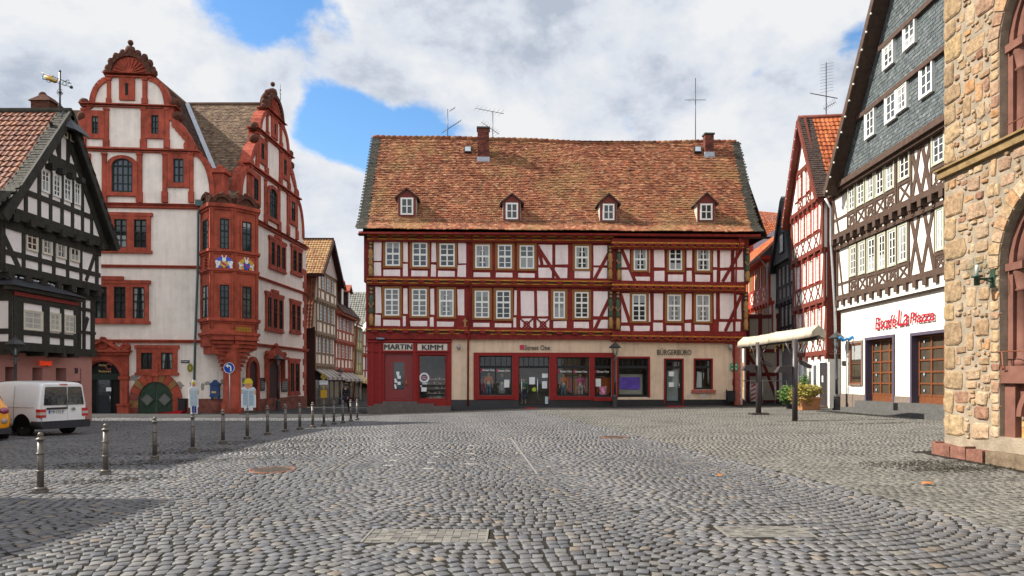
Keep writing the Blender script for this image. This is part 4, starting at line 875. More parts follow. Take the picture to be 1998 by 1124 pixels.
        p = s.build('portal', STONE, H)
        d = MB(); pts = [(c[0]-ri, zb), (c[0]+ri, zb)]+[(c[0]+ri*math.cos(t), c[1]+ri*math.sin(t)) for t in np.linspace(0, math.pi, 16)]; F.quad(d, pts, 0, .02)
        d.build('entrance_shade_panel', M('recess_shade_black', (.008, .008, .007), .7, .2), H)  # flat black panel stands for the shaded depth of the doorway
        fb = MB()
        for x in (-ri, -ri*.4, ri*.35, ri*.93): F.box(fb, c[0]+x, c[0]+x+.07, zb, c[1]+.3, .02, .08)
        F.box(fb, c[0]-ri, c[0]+ri, c[1]-.1, c[1]+.25, .02, .09); e = fb.build('entrance_frame', GREENF, H)
        g = MB(); F.box(g, c[0]-ri*.35, c[0]+ri*.33, zb+.3, c[1]-.1, .02, .05); g.build('pane', GLS[0], e)
        n = MB(); u0, z1 = q(428, 725); u1, z0 = q(490, 770); F.box(n, u0, u1, z0, z1, .09, .1); n.build('posted_notice', PAPER, e)
        gold = M('gold_lettering', (.55, .36, .12), .5, 0)
        for t_, x0, y0, x1, y1 in (('Markt', 342, 440, 425, 466), ('Restaurant', 342, 513, 490, 540)): a_, z1 = q(x0, y0); b_, z0 = q(x1, y1); letters('restaurant_lettering', t_, F, a_, b_, z0, z1, .1, gold, e, .01)
        n = MB(); cc = q(462, 470); F.arc(n, cc, .12, .2, 20, 320, .09, .1, 12); n.build('red_emblem', M('dull_red_emblem', (.2, .02, .02), .5, 0), e)
        hb = MB(); u_, z_ = q(480, 900); hb.tube([F.P(u_, z_, .12), F.P(u_, q(480, 828)[1], .12)], .018, 6); hb.build('handle', MATS['brushed_steel'], e)
    portal()
    # cellar gate
    F = FL; q = lambda x, y: F.uz(*V4b(x, y)); c = (q(1030, 0)[0], q(0, 830)[1]-.25); ri = q(1240, 0)[0]-c[0]; zs_ = 1.0
    cols = [STONE, M('ochre_voussoir', (.24, .12, .05), .85, .3, 4), M('dark_voussoir', (.2, .06, .045), .85, .3, 4)]; s = MB(); a0 = 0
    hgt = (q(0, 655)[1]-c[1])/ri
    for k in range(11):
        F.arc(s, c, ri, ri+.52, 180*k/11+.6, 180*(k+1)/11-.6, 0, .12, 3, mi=(0,0,1,0,1,0,0,0,1,0,2)[k], sz=hgt)
    for k in range(3):
        for sg in (-1, 1): a, b = sorted((c[0]+sg*ri, c[0]+sg*(ri+.52))); z_ = zb+(c[1]-zb)*k/3; F.box(s, a, b, z_+.01, zb+(c[1]-zb)*(k+1)/3-.01, 0, .12, (0, 2, 1)[k] if sg < 0 else 0)
    F.box(s, c[0]-.17, c[0]+.17, c[1]+(ri+.3)*hgt, c[1]+(ri+.95)*hgt, 0, .2); s.build('gate_arch', cols, H)
    gm_ = M('old_green_gate_paint', (.03, .055, .035), .7, .2, 5); s = MB()
    for sg in (-1, 1):
        pts = [(c[0]+sg*.02, zb+.1), (c[0]+sg*ri, zb+.1), (c[0]+sg*ri, c[1])]+[(c[0]+sg*ri*math.cos(t), c[1]+ri*hgt*math.sin(t)) for t in np.linspace(0.1, math.pi/2-.01, 8)]
        s = MB(); F.quad(s, pts, 0, .05)
        for k in range(7): z_ = zb+.35+k*.22; F.beam(s, (c[0]+sg*.08, z_), (c[0]+sg*ri*.5, z_+.3), .03, .05, .066); F.beam(s, (c[0]+sg*ri*.92, z_), (c[0]+sg*ri*.5, z_+.3), .03, .05, .066)
        cx_ = c[0]+sg*ri*.5; z_ = c[1]+.05
        for i in range(4): a = R(90*i); b = R(90*i+90); F.beam(s, (cx_+.42*math.cos(a), z_+.42*math.sin(a)), (cx_+.42*math.cos(b), z_+.42*math.sin(b)), .07, .05, .1)
        d = s.build('gate_leaf', gm_, H); g = MB(); F.quad(g, [(cx_+.38, z_), (cx_, z_+.38), (cx_-.38, z_), (cx_, z_-.38)], .05, .07); g.build('pane', GLS[2], d)
    # doors on the right-hand wall
    F = FR
    def pointed(x0, x1, ytop, ysp, ybot, t=.12, rim=.3):
        u0, u1 = F.u(x0), F.u(x1); zt, zs = F.z(x0, ytop), F.z(x0, ysp); c = (u0+u1)/2; r_ = (u1-u0)/2; s = MB(); h = (zt-zs)/(r_+rim)
        F.arc(s, (c, zs), r_, r_+rim, 0, 180, 0, t, 14, sz=h); F.box(s, u0-rim, u0, zb, zs, 0, t); F.box(s, u1, u1+rim, zb, zs, 0, t); p = s.build('door_arch', STONE, H)
        d = MB(); F.quad(d, [(u0, zb), (u1, zb)]+[(c+r_*math.cos(a), zs+r_*h*math.sin(a)) for a in np.linspace(0, math.pi, 12)], 0, .02); d.build('door', M('dark_red_door', (.05, .015, .012), .6, .3), p)
        return u0, u1, zt
    pointed(484, 500, 695, 722, 800); a = pointed(523, 541, 700, 722, 800, .1, .25)
    s = MB(); z_ = F.z(517, 697); F.box(s, a[0]-.7, a[1]+.9, z_-.1, z_+.1, 0, .5); F.quad(s, [(a[0]-.6, z_+.1), (a[1]+.8, z_+.1), ((a[0]+a[1])/2+.1, z_+.75)], 0, .35)
    for uu in (a[0]-.6, (a[0]+a[1])/2+.1, a[1]+.8): s.ball(F.P(uu, z_+(.85 if abs(uu-(a[0]+a[1])/2-.1) < .1 else .3), .2), .18, 8)
    for uu in (a[0]-.55, a[1]+.65): F.box(s, uu-.08, uu+.08, F.z(517, 745), z_, 0, .3)
    s.build('door_canopy', STONE, H)
    for x0, x1, y0, y1 in ((506,515,743,757),(548,560,744,760)):
        s = MB(); u0, u1, z0, z1 = F.R(x0, y0, x1, y1); F.box(s, u0, u1, z0, z1, .02, .08)
        for k in range(5): uu = u0+(u1-u0)*(k+.5)/5; F.quad(s, [(uu-.12, z1), (uu+.12, z1), (uu, z1+.2)], .02, .08); F.quad(s, [(uu-.12, z0), (uu+.12, z0), (uu, z0-.2)], .02, .08)
        o_ = s.build('name_board', INK, H); n = MB()
        for k in range(4): F.box(n, u0+.15, u1-.15, z0+.05+(z1-z0)*k/4.2, z0+.09+(z1-z0)*k/4.2, .08, .086)
        n.build('board_text_lines', M('dull_gold_text', (.3, .26, .18), .6), o_)
    # signs on the left wall
    s = MB(); u0, u1, z0, z1 = FL.R(354, 703, 370, 708); FL.box(s, u0, u1, z0, z1, 0, .05); p = s.build('street_name_sign', MATS['dark_blue_enamel'], H); letters('lettering', 'Amtsgasse', FL, u0+.04, u1-.04, z0+.03, z1-.03, .05, PAPER, p, .008)
    s = MB(); c = FL.uz(375, 718); FL.arc(s, c, 0, .17, 0, 360, .3, .33, 16, sz=1.6); p = s.build('oval_notice', M('olive_yellow_plate', (.3, .28, .03), .5), H); s = MB(); FL.arc(s, c, .1, .13, 0, 360, .33, .335, 16, sz=1.6); s.build('notice_ring', INK, p)
    # downpipe
    s = MB(); s.tube([FL.P(*FL.uz(390, 405, .3), .3), FL.P(*FL.uz(387, 415, .2), .2), FL.P(*FL.uz(386, 520, .15), .15), FL.P(*FL.uz(381, 660, .15), .15), FL.P(*FL.uz(378, 800, .15), .15)], .07, 8); u, z = FL.uz(390, 396, .3); FL.box(s, u-.2, u+.25, z-.2, z+.15, .15, .5); s.build('downpipe', M('verdigris_pipe', (.05, .09, .085), .5, .2), H)
    # ---- corner bay
    P0 = Vector(FL.P(FL.u(393), 0)[:2]); P1 = Vector(((412-CX)/FP*39.6, 39.6)); P2 = Vector(((456-CX)/FP*40.0, 40.0)); P3 = Vector(((502-CX)/FP*41.2, 41.2)); P4 = Vector(FR.P(3.1, 0)[:2])
    cc = (P1+P3)/2+Vector((-.3, 1.0)); pts = [P0, P1, P2, P3, P4]
    fs = [Fac(pts[i], pts[i+1]) for i in range(4)]; f2 = fs[1]; z = lambda y: f2.z(430, y)
    def ring(mb, za, zb_, out=0., mi=0, inner=None):
        q = [p+(p-cc).normalized()*out for p in pts]; a = [(p.x, p.y, za) for p in q]+[(cc.x, cc.y+1, za)]; b = [(p.x, p.y, zb_) for p in q]+[(cc.x, cc.y+1, zb_)]; n = len(a)
        mb.add(a+b, [tuple(reversed(range(n))), tuple(range(n, 2*n))]+[(i, (i+1) % n, n+(i+1) % n, n+i) for i in range(n)], mi)
    B = MB(); ring(B, z(652), z(400)); B.build('corner_bay_wall', M('bay_red_sandstone', (.37, .08, .045), .8, .22, 1.6, .003, 25, grime=.25), H)
    T = MB()
    for ya, yb_, o in ((397,404,.22),(404,409,.1),(486,491,.2),(491,495,.08),(523,528,.16),(528,531,.08),(620,626,.22),(626,630,.1),(648,653,.2),(653,657,.1)): ring(T, z(yb_), z(ya), o)
    for F_ in fs:
        for uu in (0, F_.len): F_.box(T, max(0, uu-.12), min(F_.len, uu+.12), z(640), z(405), 0, .07)
    T.build('bay_mouldings', STONE, H)
    C = MB()   # crest
    for F_, n in ((fs[0], 1), (fs[1], 1), (fs[2], 1), (fs[3], 1)):
        c = (F_.len/2, z(398)); r_ = min(.62, F_.len*.42); F_.arc(C, c, 0, r_*.72, 0, 180, -.2, .05, 10); F_.arc(C, c, r_*.75, r_*1.12, 0, 180, -.22, .16, 12)
        for k in range(7): a = R(10+27*k); C.ball(F_.P(c[0]+r_*1.15*math.cos(a), c[1]+r_*1.15*math.sin(a), 0), .1+.04*(k == 3), 6)
        for uu in (0, F_.len): C.ball(F_.P(uu, z(394), 0), .17, 7, sq=(1, 1, 1.9))
        F_.box(C, 0, F_.len, z(403), z(393), -.25, .12)
    C.build('bay_crest', STONE_D, H)
    C = MB(); n = 7
    for F_, c0 in ((fs[1], .5), (fs[2], .5)):
        C.cut()     # two stepped corbels beside the column
        for k in range(9):
            w = F_.len*(1-k/9.5); u = F_.len*(.22 if F_ is fs[1] else .55); a, b = max(0, F_.len*.5-w/2), min(F_.len, F_.len*.5+w/2); za = z(657+k*7.5); zb_ = z(657+(k+1)*7.5-(1.5)); F_.box(C, a, b, zb_, za, -1.2+k*.05, .12-k*.1); F_.box(C, a-.04, b+.04, zb_, zb_+.06, -1.2+k*.05, .17-k*.1)
    C.cut(); fs[0].box(C, 0, fs[0].len, z(675), z(657), -.8, .05); fs[0].box(C, .2, fs[0].len, z(690), z(675), -.8, -.05); fs[3].box(C, 0, fs[3].len*.7, z(680), z(657), -.8, 0)
    C.build('bay_corbel', STONE, H)
    C = MB(); cx_, cy_ = f2.P(f2.len, 0)[:2]; cx_ = (452-CX)/FP*40.5; C.lathe((cx_, 40.55, zb), [(.62, 0), (.62, 1.2), (.5, 1.3), (.47, z(690)-zb), (.5, z(680)-zb), (.62, z(672)-zb), (.5, z(668)-zb), (.75, z(655)-zb)], 20); C.build('bay_column', STONE, H)
    for F_, a, b in ((fs[0], .14, .86), (fs[1], .3, .88), (fs[2], .26, .8), (fs[3], .2, .6)):
        for y0, y1 in ((423,489),(552,622)):
            window(H, F_, F_.len*a, F_.len*b, z(y1), z(y0), .0, STONE, .1, .07, GREENF, .08, 2, 5, trans=.6, gm=GLS[0], bar=.045)
    # painted coats of arms, as plain heraldic shapes
    blue = M('heraldic_blue', (.02, .07, .5), .5, .1); wht = M('heraldic_white', (.7, .7, .68), .5, 0); gld = M('heraldic_gold', (.55, .3, .03), .5, .1); crm = M('heraldic_crimson', (.35, .02, .08), .5, 0)
    for F_, c1, c2 in ((fs[1], 0, 0), (fs[2], 2, 0)):
        s = MB(); c = (F_.len*.58 if c1 == 0 else F_.len*.5, z(512)); 
        for sg in (-1, 1):
            for dx, dz, rr_, mi in ((.3,.1,.14,c1),(.34,-.1,.12,1),(.28,-.24,.13,c1),(.4,.02,.09,1),(.2,.22,.1,c1),(.38,-.27,.08,1),(.24,.0,.09,1)): F_.arc(s, (c[0]+sg*dx, c[1]+dz), 0, rr_, 0, 360, 0, .09+mi*.004+dx*.02, 8, mi)
            F_.beam(s, (c[0]+sg*.05, c[1]+.2), (c[0]+sg*.12, c[1]+.42), .05, 0, .1, 1)
        F_.quad(s, [(c[0]-.2, c[1]+.05), (c[0]+.2, c[1]+.05), (c[0]+.2, c[1]-.2), (c[0], c[1]-.34), (c[0]-.2, c[1]-.2)], 0, .12, 2 if c1 == 0 else 0); F_.arc(s, (c[0], c[1]+.15), 0, .12, 0, 360, 0, .13, 10, 1); F_.beam(s, (c[0]-.16, c[1]), (c[0]+.14, c[1]-.2), .09, .1, .135, 3)
        s.build('coat_of_arms', [blue, wht, gld, crm], H)
    s = MB(); F_ = fs[2]
    for k in range(10):
        for j in (0, 1): F_.box(s, .12+k*.1, .19+k*.1, z(641)-j*.14, z(638)-j*.14+.04, 0, .02+.003*k)
    s.build('gilt_inscription', M('faded_gilt', (.4, .2, .03), .6), H)
    s = MB(); F_ = fs[0]
    for k in range(5):
        for sg in (-1, 1): F_.beam(s, (F_.len/2-sg*.25, z(498)-k*.17), (F_.len/2+sg*.25, z(498)-k*.17-.2), .04, .0, .06)
    s.build('lattice_relief', STONE, H)
    # two attic piers behind the bay with a skylight roof between them
    s = MB()
    for px, d in ((430, 41.3), (477, 43.5)):
        s.cut()
        c = Vector(((px-CX)/FP*d, d)); zt = EYE+(HY-333)*d/FP; z0 = zc-.1; s.box(c.x-.36, c.x+.36, c.y-.36, c.y+.36, z0, zt); s.box(c.x-.5, c.x+.5, c.y-.5, c.y+.5, zt-.25, zt); s.box(c.x-.45, c.x+.45, c.y-.45, c.y+.45, z0, z0+.3); s.ball((c.x, c.y, zt+.12), .25, 8)
    s.build('attic_pier', STONE, H)
    s = MB(); a = at(440, 378, 41.6); b = at(476, 378, 43); s.add([a, b, b+Vector((-.4, 1, 1.0)), a+Vector((-.4, 1, 1.0))], [(0,1,2,3)]); s.build('corner_lead_roof', LEAD, H)
    # ---- roofs: one behind each gable
    zr = 20.8; yr = FR.P(L2*.515, 0)[1]; xr = FR.P(L2*.515, 0)[0]; xe = FL.A.x-2; ye = 41.3; ze = zc+.1
    def slope_(O, U, V, w, l, mat, nm='roof_tiles', **k): mb = MB(); tiles(mb, O, U, V, w, l, .2, .17, lift=.03, thick=.025, jit=.01, **k); return mb.build(nm, mat, H)
    Vv = Vector((0, yr-ye, zr-ze)); l = Vv.length
    dk2 = M('brown_plain_tiles', (0,0,0), .85, .3, 1.5, .002, 60, ramp=[(.13,.09,.06),(.2,.14,.09),(.1,.06,.045),(.24,.17,.11),(.15,.09,.06)])
    slope_(Vector((xe, ye, ze)), (1, 0, 0), Vv, xr-.35-xe, l, dk2, seed=11)
    xg = FL.P(FL.u(253), 0)[0]; zg = 20.75; hw = FL.P(L1, 0)[0]-xg-.3; Vg = Vector((-hw, 0, zg-ze)); lg = Vg.length
    slope_(Vector((xg+hw, 41.2, ze)), (0, 1, 0), Vg, 14, lg, TILE_DK, seed=12); Vh = Vector((hw, 0, zg-ze))
    slope_(Vector((xg-hw, 55.2, ze)), (0, -1, 0), Vh, 14, lg, TILE_DK, seed=13)
    s = MB()
    def prism(pts): n = len(pts)//2; s.add(pts, [tuple(range(n)), tuple(range(2*n-1, n-1, -1))]+[(i, i+n, (i+1) % n+n, (i+1) % n) for i in range(n)])
    prism([(xe, ye+.05, ze-.1), (xe, yr, zr-.1), (xe, 2*yr-ye, ze-.1), (xr-.4, ye+.05, ze-.1), (xr-.4, yr, zr-.1), (xr-.4, 2*yr-ye, ze-.1)])
    prism([(xg-hw, 41.25, ze-.1), (xg, 41.25, zg-.1), (xg+hw, 41.25, ze-.1), (xg-hw, 55, ze-.1), (xg, 55, zg-.1), (xg+hw, 55, ze-.1)])
    rf = s.build('roof', MATS['dark_roof_underlay'], H)
    s = MB(); s.tube([(xe, yr, zr+.02), (xr-.5, yr, zr+.02)], .13, 8); s.tube([(xg, 41.3, zg+.03), (xg, 55, zg+.03)], .13, 8); s.build('ridge_tiles', dk2, H)
    s = MB()  # lead valley
    t = clamp((zg-ze)/(zr-ze)); a = Vector((xg+hw*.0+hw, ye, ze)); b = Vector((xg, ye+(yr-ye)*t, zg)); off = Vector((.1, -.12, .12)); a2 = a.lerp(b, .02)+off; b2 = b+off; bar_between(s, a2, b2, .3, .03, up=Vector((.5, -.6, .6))); s.build('lead_valley', LEAD, rf)
    s = MB(); u, z_ = FR.uz(547, 196, -.2); s.tube([FR.P(u, z_, -.2), FR.P(u, z_+1.15, -.2)], [.03, .015], 5); s.tube([FR.P(u-.2, z_+.5, -.2), FR.P(u+.2, z_+.5, -.2)], .012, 4); s.ball(FR.P(u, z_+.75, -.2), .06, 6); s.cut(); u, z_ = FL.uz(257, 97, -.2); s.tube([FL.P(u, z_, -.2), FL.P(u, z_+.55, -.2)], .012, 5); s.build('roof_spike', IRON, rf)
    # weathervane and crowned stack over the far left roof
    d = 46; s = MB(); a = at(117, 235, d); b = at(117, 139, d); s.tube([a, b], .06, 6); s.tube([at(80, 141, d), at(139, 163, d)], .025, 5); s.tube([at(80, 152, d), at(139, 170, d)], .018, 5); s.ball(b, .09, 7); s.ball(at(139, 170, d), .12, 7); s.ball(at(117, 180, d), .13, 7)
    for cx_, cy_, rr_ in ((88,150,6),(96,156,5),(126,163,4),(132,160,4),(107,158,4),(117,207,4),(117,180,6)): s.tube([at(cx_+rr_*math.cos(k*.7), cy_+rr_*math.sin(k*.7), d) for k in range(9)], .02, 4)
    wv = s.build('weathervane', IRON, rf); s = MB(); s.tube([at(86, 147, d), at(93, 152, d), at(101, 155, d), at(110, 161, d)], [.03, .16, .18, .04], 6); s.tube([at(98, 154, d), at(104, 147, d)], [.1, .02], 5); s.tube([at(108, 160, d), at(113, 154, d)], [.1, .02], 5); s.build('gilded_fish', M('gilded_bronze', (.5, .3, .06), .35, .2, metal=.6), wv)
    s = MB(); d = 47; a = at(60, 214, d); b = at(96, 196, d); s.box(a.x, b.x, d, d+1.3, a.z-1, b.z); s.hexa([(a.x-.15, d-.1, b.z), (b.x+.15, d-.1, b.z), (b.x+.15, d+1.4, b.z), (a.x-.15, d+1.4, b.z), (a.x+.55, d+.2, b.z+.5), (b.x-.35, d+.2, b.z+.5), (b.x-.35, d+1.1, b.z+.5), (a.x+.55, d+1.1, b.z+.5)]); s.ball(at(84, 187, d+.5), .28, 8); s.build('chimney_stack', STONE_D, rf)
    s = MB(); s.box(at(88,0,d).x, at(160,0,d).x, d, d+5, 8, EYE+(HY-215)*d/FP); s.build('rear_wing', dk2, H)
    return H
stone_house()

# ================================================================ BLACK AND WHITE TIMBERED HOUSE AT THE LEFT EDGE
TB = M('olive_black_timber', (.034, .032, .026), .65, .3, 6, .003, 40, streak=.25)
WPL = M('white_infill_plaster', (.78, .73, .71), .9, .05, 3, .002, 30, grime=.05)
CREAMW = M('cream_window_paint', (.62, .57, .47), .5, .06)
XT = (185-CX)/FP*31.0
def V5(x, y): return x/5.62, 420+y/5.62
def V5b(x, y): return x/5.62, 600+y/5.62
def V5c(x, y): return x/4.4957, 180+y/4.4957
def left_house():
    F = Fac((XT, 25.1), (XT, 31.0)); L = F.len
    H = thing('black_timbered_house', 'black and white timbered gable house with a bay window above an office front', 'house', (XT-4, 26, -.3))
    zb = -.5; ze = 7.6; apx_u = F.u(139, .75); 
    def uzs(x, y, t): return F.uz(*V5(x, y), t)
    T1, T2, T3 = .0, .22, .4          # first floor, second floor, gable
    z1 = F.z(100, 692); z2 = F.z(100, 549, T2); z3 = F.z(100, 445, T3); zap = F.z(139, 217, .75)
    W = L+2.4
    body = MB(); F.box(body, 0, L, z1, z2, -9, T1); F.box(body, 0, L+.1, z2, z3, -9, T2)
    uL, uR = -.7, L+.25
    F.quad(body, [(uL+.7, z3), (uR-.2, z3), (apx_u, zap-.5)], -9, T3); body.build('plaster_wall', WPL, H)
    gp = M('pink_office_render', (.42, .2, .17), .8, .06, 3); gb = MB(); q = lambda x, y: F.uz(*V5b(x, y), -.05)
    zo = q(500, 660)[1]; F.box(gb, 0, L-.15, zo, z1, -1, -.05)
    for x0, x1 in ((-10,20),(195,320),(470,580),(730,850)):
        u0, u1 = q(x0, 0)[0], q(x1, 0)[0]; F.box(gb, u0, u1, zb, zo, -.8, -.05); F.box(gb, u0-.1, u1+.1, zo-.55, zo, -.8, .0)
    F.box(gb, L-.9, L-.15, zb, zo, -6, -.05); F.box(gb, 0, .3, zb, zo, -6, -.05); gb.build('office_front', gp, H)
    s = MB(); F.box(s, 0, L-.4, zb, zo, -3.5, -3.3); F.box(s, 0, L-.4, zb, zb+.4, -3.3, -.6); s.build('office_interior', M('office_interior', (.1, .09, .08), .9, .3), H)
    for x0, x1 in ((20,195),(320,470),(580,730)):
        u0, u1 = q(x0, 0)[0], q(x1, 0)[0]; s = MB(); 
        for a, b, c, d in ((u0, u0+.08, zb, zo), (u1-.08, u1, zb, zo), (u0, u1, zo-.1, zo), (u0, u1, zb+.5, zb+.6)): F.box(s, a, b, c, d, -.62, -.52)
        w = s.build('office_window', DARKF, H); s = MB(); s.add([F.P(u0, zb, -.57), F.P(u1, zb, -.57), F.P(u1, zo, -.57), F.P(u0, zo, -.57)], [(0,1,2,3)]); s.build('pane', clear_glass(), w)
        s = MB(); F.box(s, u0+.2, u0+(u1-u0)*.75, zb+.9, zo-.7, -.75, -.7); s.build('window_poster', PAPER, w)
    sg = M('glowing_red_letters', (.75, .05, .01), .5, 0, emis=.25); a = F.uz(71, 716, 0); b = F.uz(96, 705, 0); letters('office_lettering', 'DAK', F, a[0], b[0], a[1]+.06, b[1], .12, sg, H, .05, bold=.03, slope=0)
    s = MB(); c = q(822, 690); F.box(s, c[0]-.09, c[0]+.09, c[1]-.12, c[1]+.1, -.05, .02); s.build('house_number', INK, H)
    # timbers
    tb = MB()
    def post(x, za, zb_, T, w=.24): u = F.u(x, T); F.box(tb, u-w/2, u+w/2, za, zb_, T-.02, T+.04)
    def rail(za, zb_, T, u0=0, u1=None): F.box(tb, u0, u1 if u1 is not None else L, za, zb_, T-.03, T+.05)
    def br(p, q_, T, w=.2): F.beam(tb, F.uz(*p, T), F.uz(*q_, T), w, T-.02, T+.03)
    # first floor
    rail(z1, z1+.32, T1+.05); rail(z2-.45, z2-.2, T1); rail(z1+1.0, z1+1.13, T1); rail(z1+2.0, z1+2.15, T1, u0=F.u(155))
    for x in (2, 12, 29, 39, 83, 115, 154, 163, 180): post(x, z1, z2-.2, T1, .19 if x != 180 else .28)
    br(V5b(60, -60), V5b(140, 190), T1); br(V5b(960, 110), V5b(905, 290), T1)
    # second floor
    rail(z2-.02, z2+.3, T2+.02); rail(z3-.5, z3-.15, T2+.02); zs2 = F.z(60, V5(0, 455)[1]+0, T2); zs2 = F.z(60, 497+6, T2); rail(zs2-.12, zs2+.08, T2)
    for x, w in ((4,.24),(45,.17),(77,.17),(104,.17),(131,.17),(157,.17),(188,.22)): post(x, z2, z3-.2, T2, w)
    br(V5(20, 190), V5(200, 570), T2, .22); br(V5(1045, 400), V5(940, 720), T2, .18)
    # beam ends
    for T, z, n in ((T2, z2, 7), (T3, z3, 7)):
        for k in range(n): u = .25+k*.9; F.box(tb, u-.14, u+.14, z-.24, z+.02, T-.6, T+.16)
    rail(z2-.3, z2-.24, T1+.02); F.box(tb, 0, L+.12, z2-.02, z2+.14, -.3, T2+.12); F.box(tb, 0, L+.3, z3-.12, z3+.08, -.3, T3+.08)
    # gable
    def gu(x, y): return F.uz(*V5c(x, y), T3)
    zg1 = gu(600, 985)[1]+.1; hw = lambda z: None
    def lim(z): f = clamp((zap-.5-z)/(zap-.5-z3)); return apx_u+(uL+.7-apx_u)*f+.15, apx_u+(uR-.2-apx_u)*f-.15
    for za, zb_ in ((z3+.05, z3+.3), (gu(540, 1000)[1]-.1, gu(540, 1000)[1]+.12), (gu(560, 640)[1]-.35, gu(560, 640)[1]+.2)):
        a, b = lim(zb_); F.box(tb, a, b, za, zb_, T3-.02, T3+.05)
    zm = gu(560, 640)[1]
    for k in range(4): u = apx_u-.95+k*.62; F.box(tb, u-.12, u+.12, zm-.5, zm-.28, T3-.02, T3+.3)
    for x in (222, 340, 440, 540, 632, 720, 800):
        u = gu(x, 900)[0]; f0, f1 = lim(zm-.2)
        zt = zm-.3 if f0 < u < f1 else zap-.5-(abs(u-apx_u)/( (apx_u-uL-.7) if u < apx_u else (uR-.2-apx_u)))*(zap-.5-z3)
        F.box(tb, u-.085, u+.085, z3, zt, T3-.02, T3+.04)
    for u in (-.75, -.25, .3, .8): F.box(tb, apx_u+u-.09, apx_u+u+.09, zm, zap-.9-abs(u)*1.0, T3-.02, T3+.04)
    for sg in (-1, 1): F.beam(tb, (apx_u+sg*.75, zm+1.5), (apx_u+sg*.25, zm+.2), .15, T3-.02, T3+.03)
    F.quad(tb, [(apx_u-.75, zm+1.35), (apx_u+.75, zm+1.35), (apx_u, zap-.5)], T3-.02, T3+.03)
    for sg, ue in ((-1, uL+.7), (1, uR-.2)): F.beam(tb, (ue, z3), (apx_u, zap-.55), .3, T3-.02, T3+.06)
    tb.build('timber_frame', TB, H)
    # windows
    for x0, y0, x1, y1 in ((282,140,408,400),(456,195,565,440),(612,240,718,480),(765,282,865,518)):
        a = uzs(x0, y0, T2); b = uzs(x1, y1, T2); zt = a[1]; z0 = uzs(x0, (y1-(x1-x0)*.2), T2)[1]; window(H, F, a[0], b[0], z0, zt, T2, CREAMW, .04, .05, CREAMW, .05, 2, 3, gm=GLS[3], bar=.03)
    for x0, y0, x1, y1 in ((356,662,430,888),(458,705,528,928),(553,738,622,965),(645,778,702,995)):
        a = gu(x0, y0); b = gu(x1, y1); z0 = gu(x0, y1-(x1-x0)*.32)[1]; window(H, F, a[0], b[0], z0, a[1], T3, WHITE, .04, .045, WHITE, .05, 2, 4, gm=GLS[1] if x0 < 600 else GLS[3], bar=.03)
    for x0, y0, x1, y1 in ((533,330,580,400),(602,365,648,440)):
        a = gu(x0, y0); b = gu(x1, y1); window(H, F, a[0], b[0], gu(x0, y1-14)[1], a[1], T3, CREAMW, .05, .08, CREAMW, .05, 2, 2, gm=GLS[1])
    # bay window
    d = .62; G2 = Fac(F.P(F.u(24, d), 0, d)[:2], F.P(F.u(149, d), 0, d)[:2]); lb = G2.len; zb0 = z1+.15; zt = G2.z(80, 568)
    w = MB(); G2.box(w, 0, lb, zb0, zt, -d, 0); w.build('bay_wall', WPL, H)
    t = MB(); w0 = [G2.R(44, 612, 81, 643), G2.R(95.5, 615, 116, 645), G2.R(124, 618, 144, 648)]
    for a, b, c, e in ((0, lb, zb0-.1, zb0+.22), (0, lb, w0[0][2]-.2, w0[0][2]-.02), (0, lb, zt-.55, zt), (0, .2, zb0, zt), (lb-.2, lb, zb0, zt)): G2.box(t, a, b, c, e, -.03, .05)
    for (p, q_) in ((w0[0][1], w0[1][0]), (w0[1][1], w0[2][0])): G2.box(t, p+.02, q_-.02, zb0, zt, -.03, .045)
    G2.box(t, .2, w0[0][0], zb0, zt, -.03, .04); G2.box(t, w0[2][1], lb-.2, zb0, zt, -.03, .04)
    for u in (.1, lb*.47, lb*.78, lb-.1): G2.box(t, u-.1, u+.1, zb0-.25, zb0, -d, .06)
    for sd_ in (Fac(F.P(F.u(24, d), 0, 0)[:2], G2.P(0, 0)[:2]), Fac(G2.P(lb, 0)[:2], F.P(F.u(149, d), 0, 0)[:2])):
        for a, b, c, e in ((0, sd_.len, zb0-.1, zb0+.22), (0, sd_.len, zt-.55, zt), (0, .12, zb0, zt), (sd_.len-.12, sd_.len, zb0, zt), (0, sd_.len, w0[0][2]-.2, w0[0][2])): sd_.box(t, a, b, c, e, -.03, .03)
    t.build('bay_timbers', TB, H)
    for i, q_ in enumerate(w0): window(H, G2, *G2.R(*((44,574+29,82,643), (95,609,117,646), (124,613,145,649))[i]), .0, CREAMW, .05, .05, CREAMW, .05, 2, 3, gm=GL_CURT, bar=.03)
    r = MB(); r.hexa([G2.P(-.35, zt, .3), G2.P(lb+.3, zt, .3), G2.P(lb+.3, zt, -d), G2.P(-.35, zt, -d), G2.P(.6, zt+.42, -d*.8), G2.P(lb-.9, zt+.42, -d*.8), G2.P(lb-.9, zt+.42, -d), G2.P(.6, zt+.42, -d)]); r.build('bay_roof', M('dark_bay_slate', (.03, .032, .04), .5, .3, 8), H)
    r = MB(); G2.box(r, -.3, lb+.25, zt-.16, zt-.01, -.1, .2); G2.box(r, .0, lb, zt-.34, zt-.2, -.1, .09, 1); r.build('bay_cornice', [TB, M('dark_red_trim', (.2, .03, .025), .6, .1)], H)
    r = MB(); rr = random.Random(3)
    for k in range(26): uu = rr.uniform(.2, lb-.3); r.ball(G2.P(uu, zt+.42-max(0, .6-uu)*.3-max(0, uu-(lb-.9))*.4, -d*.7+rr.uniform(-.05, .1)), rr.uniform(.04, .09), 5, sq=(1,1,.6))
    r.build('bird_spikes', M('pale_lichen', (.5, .52, .55), .8), H)
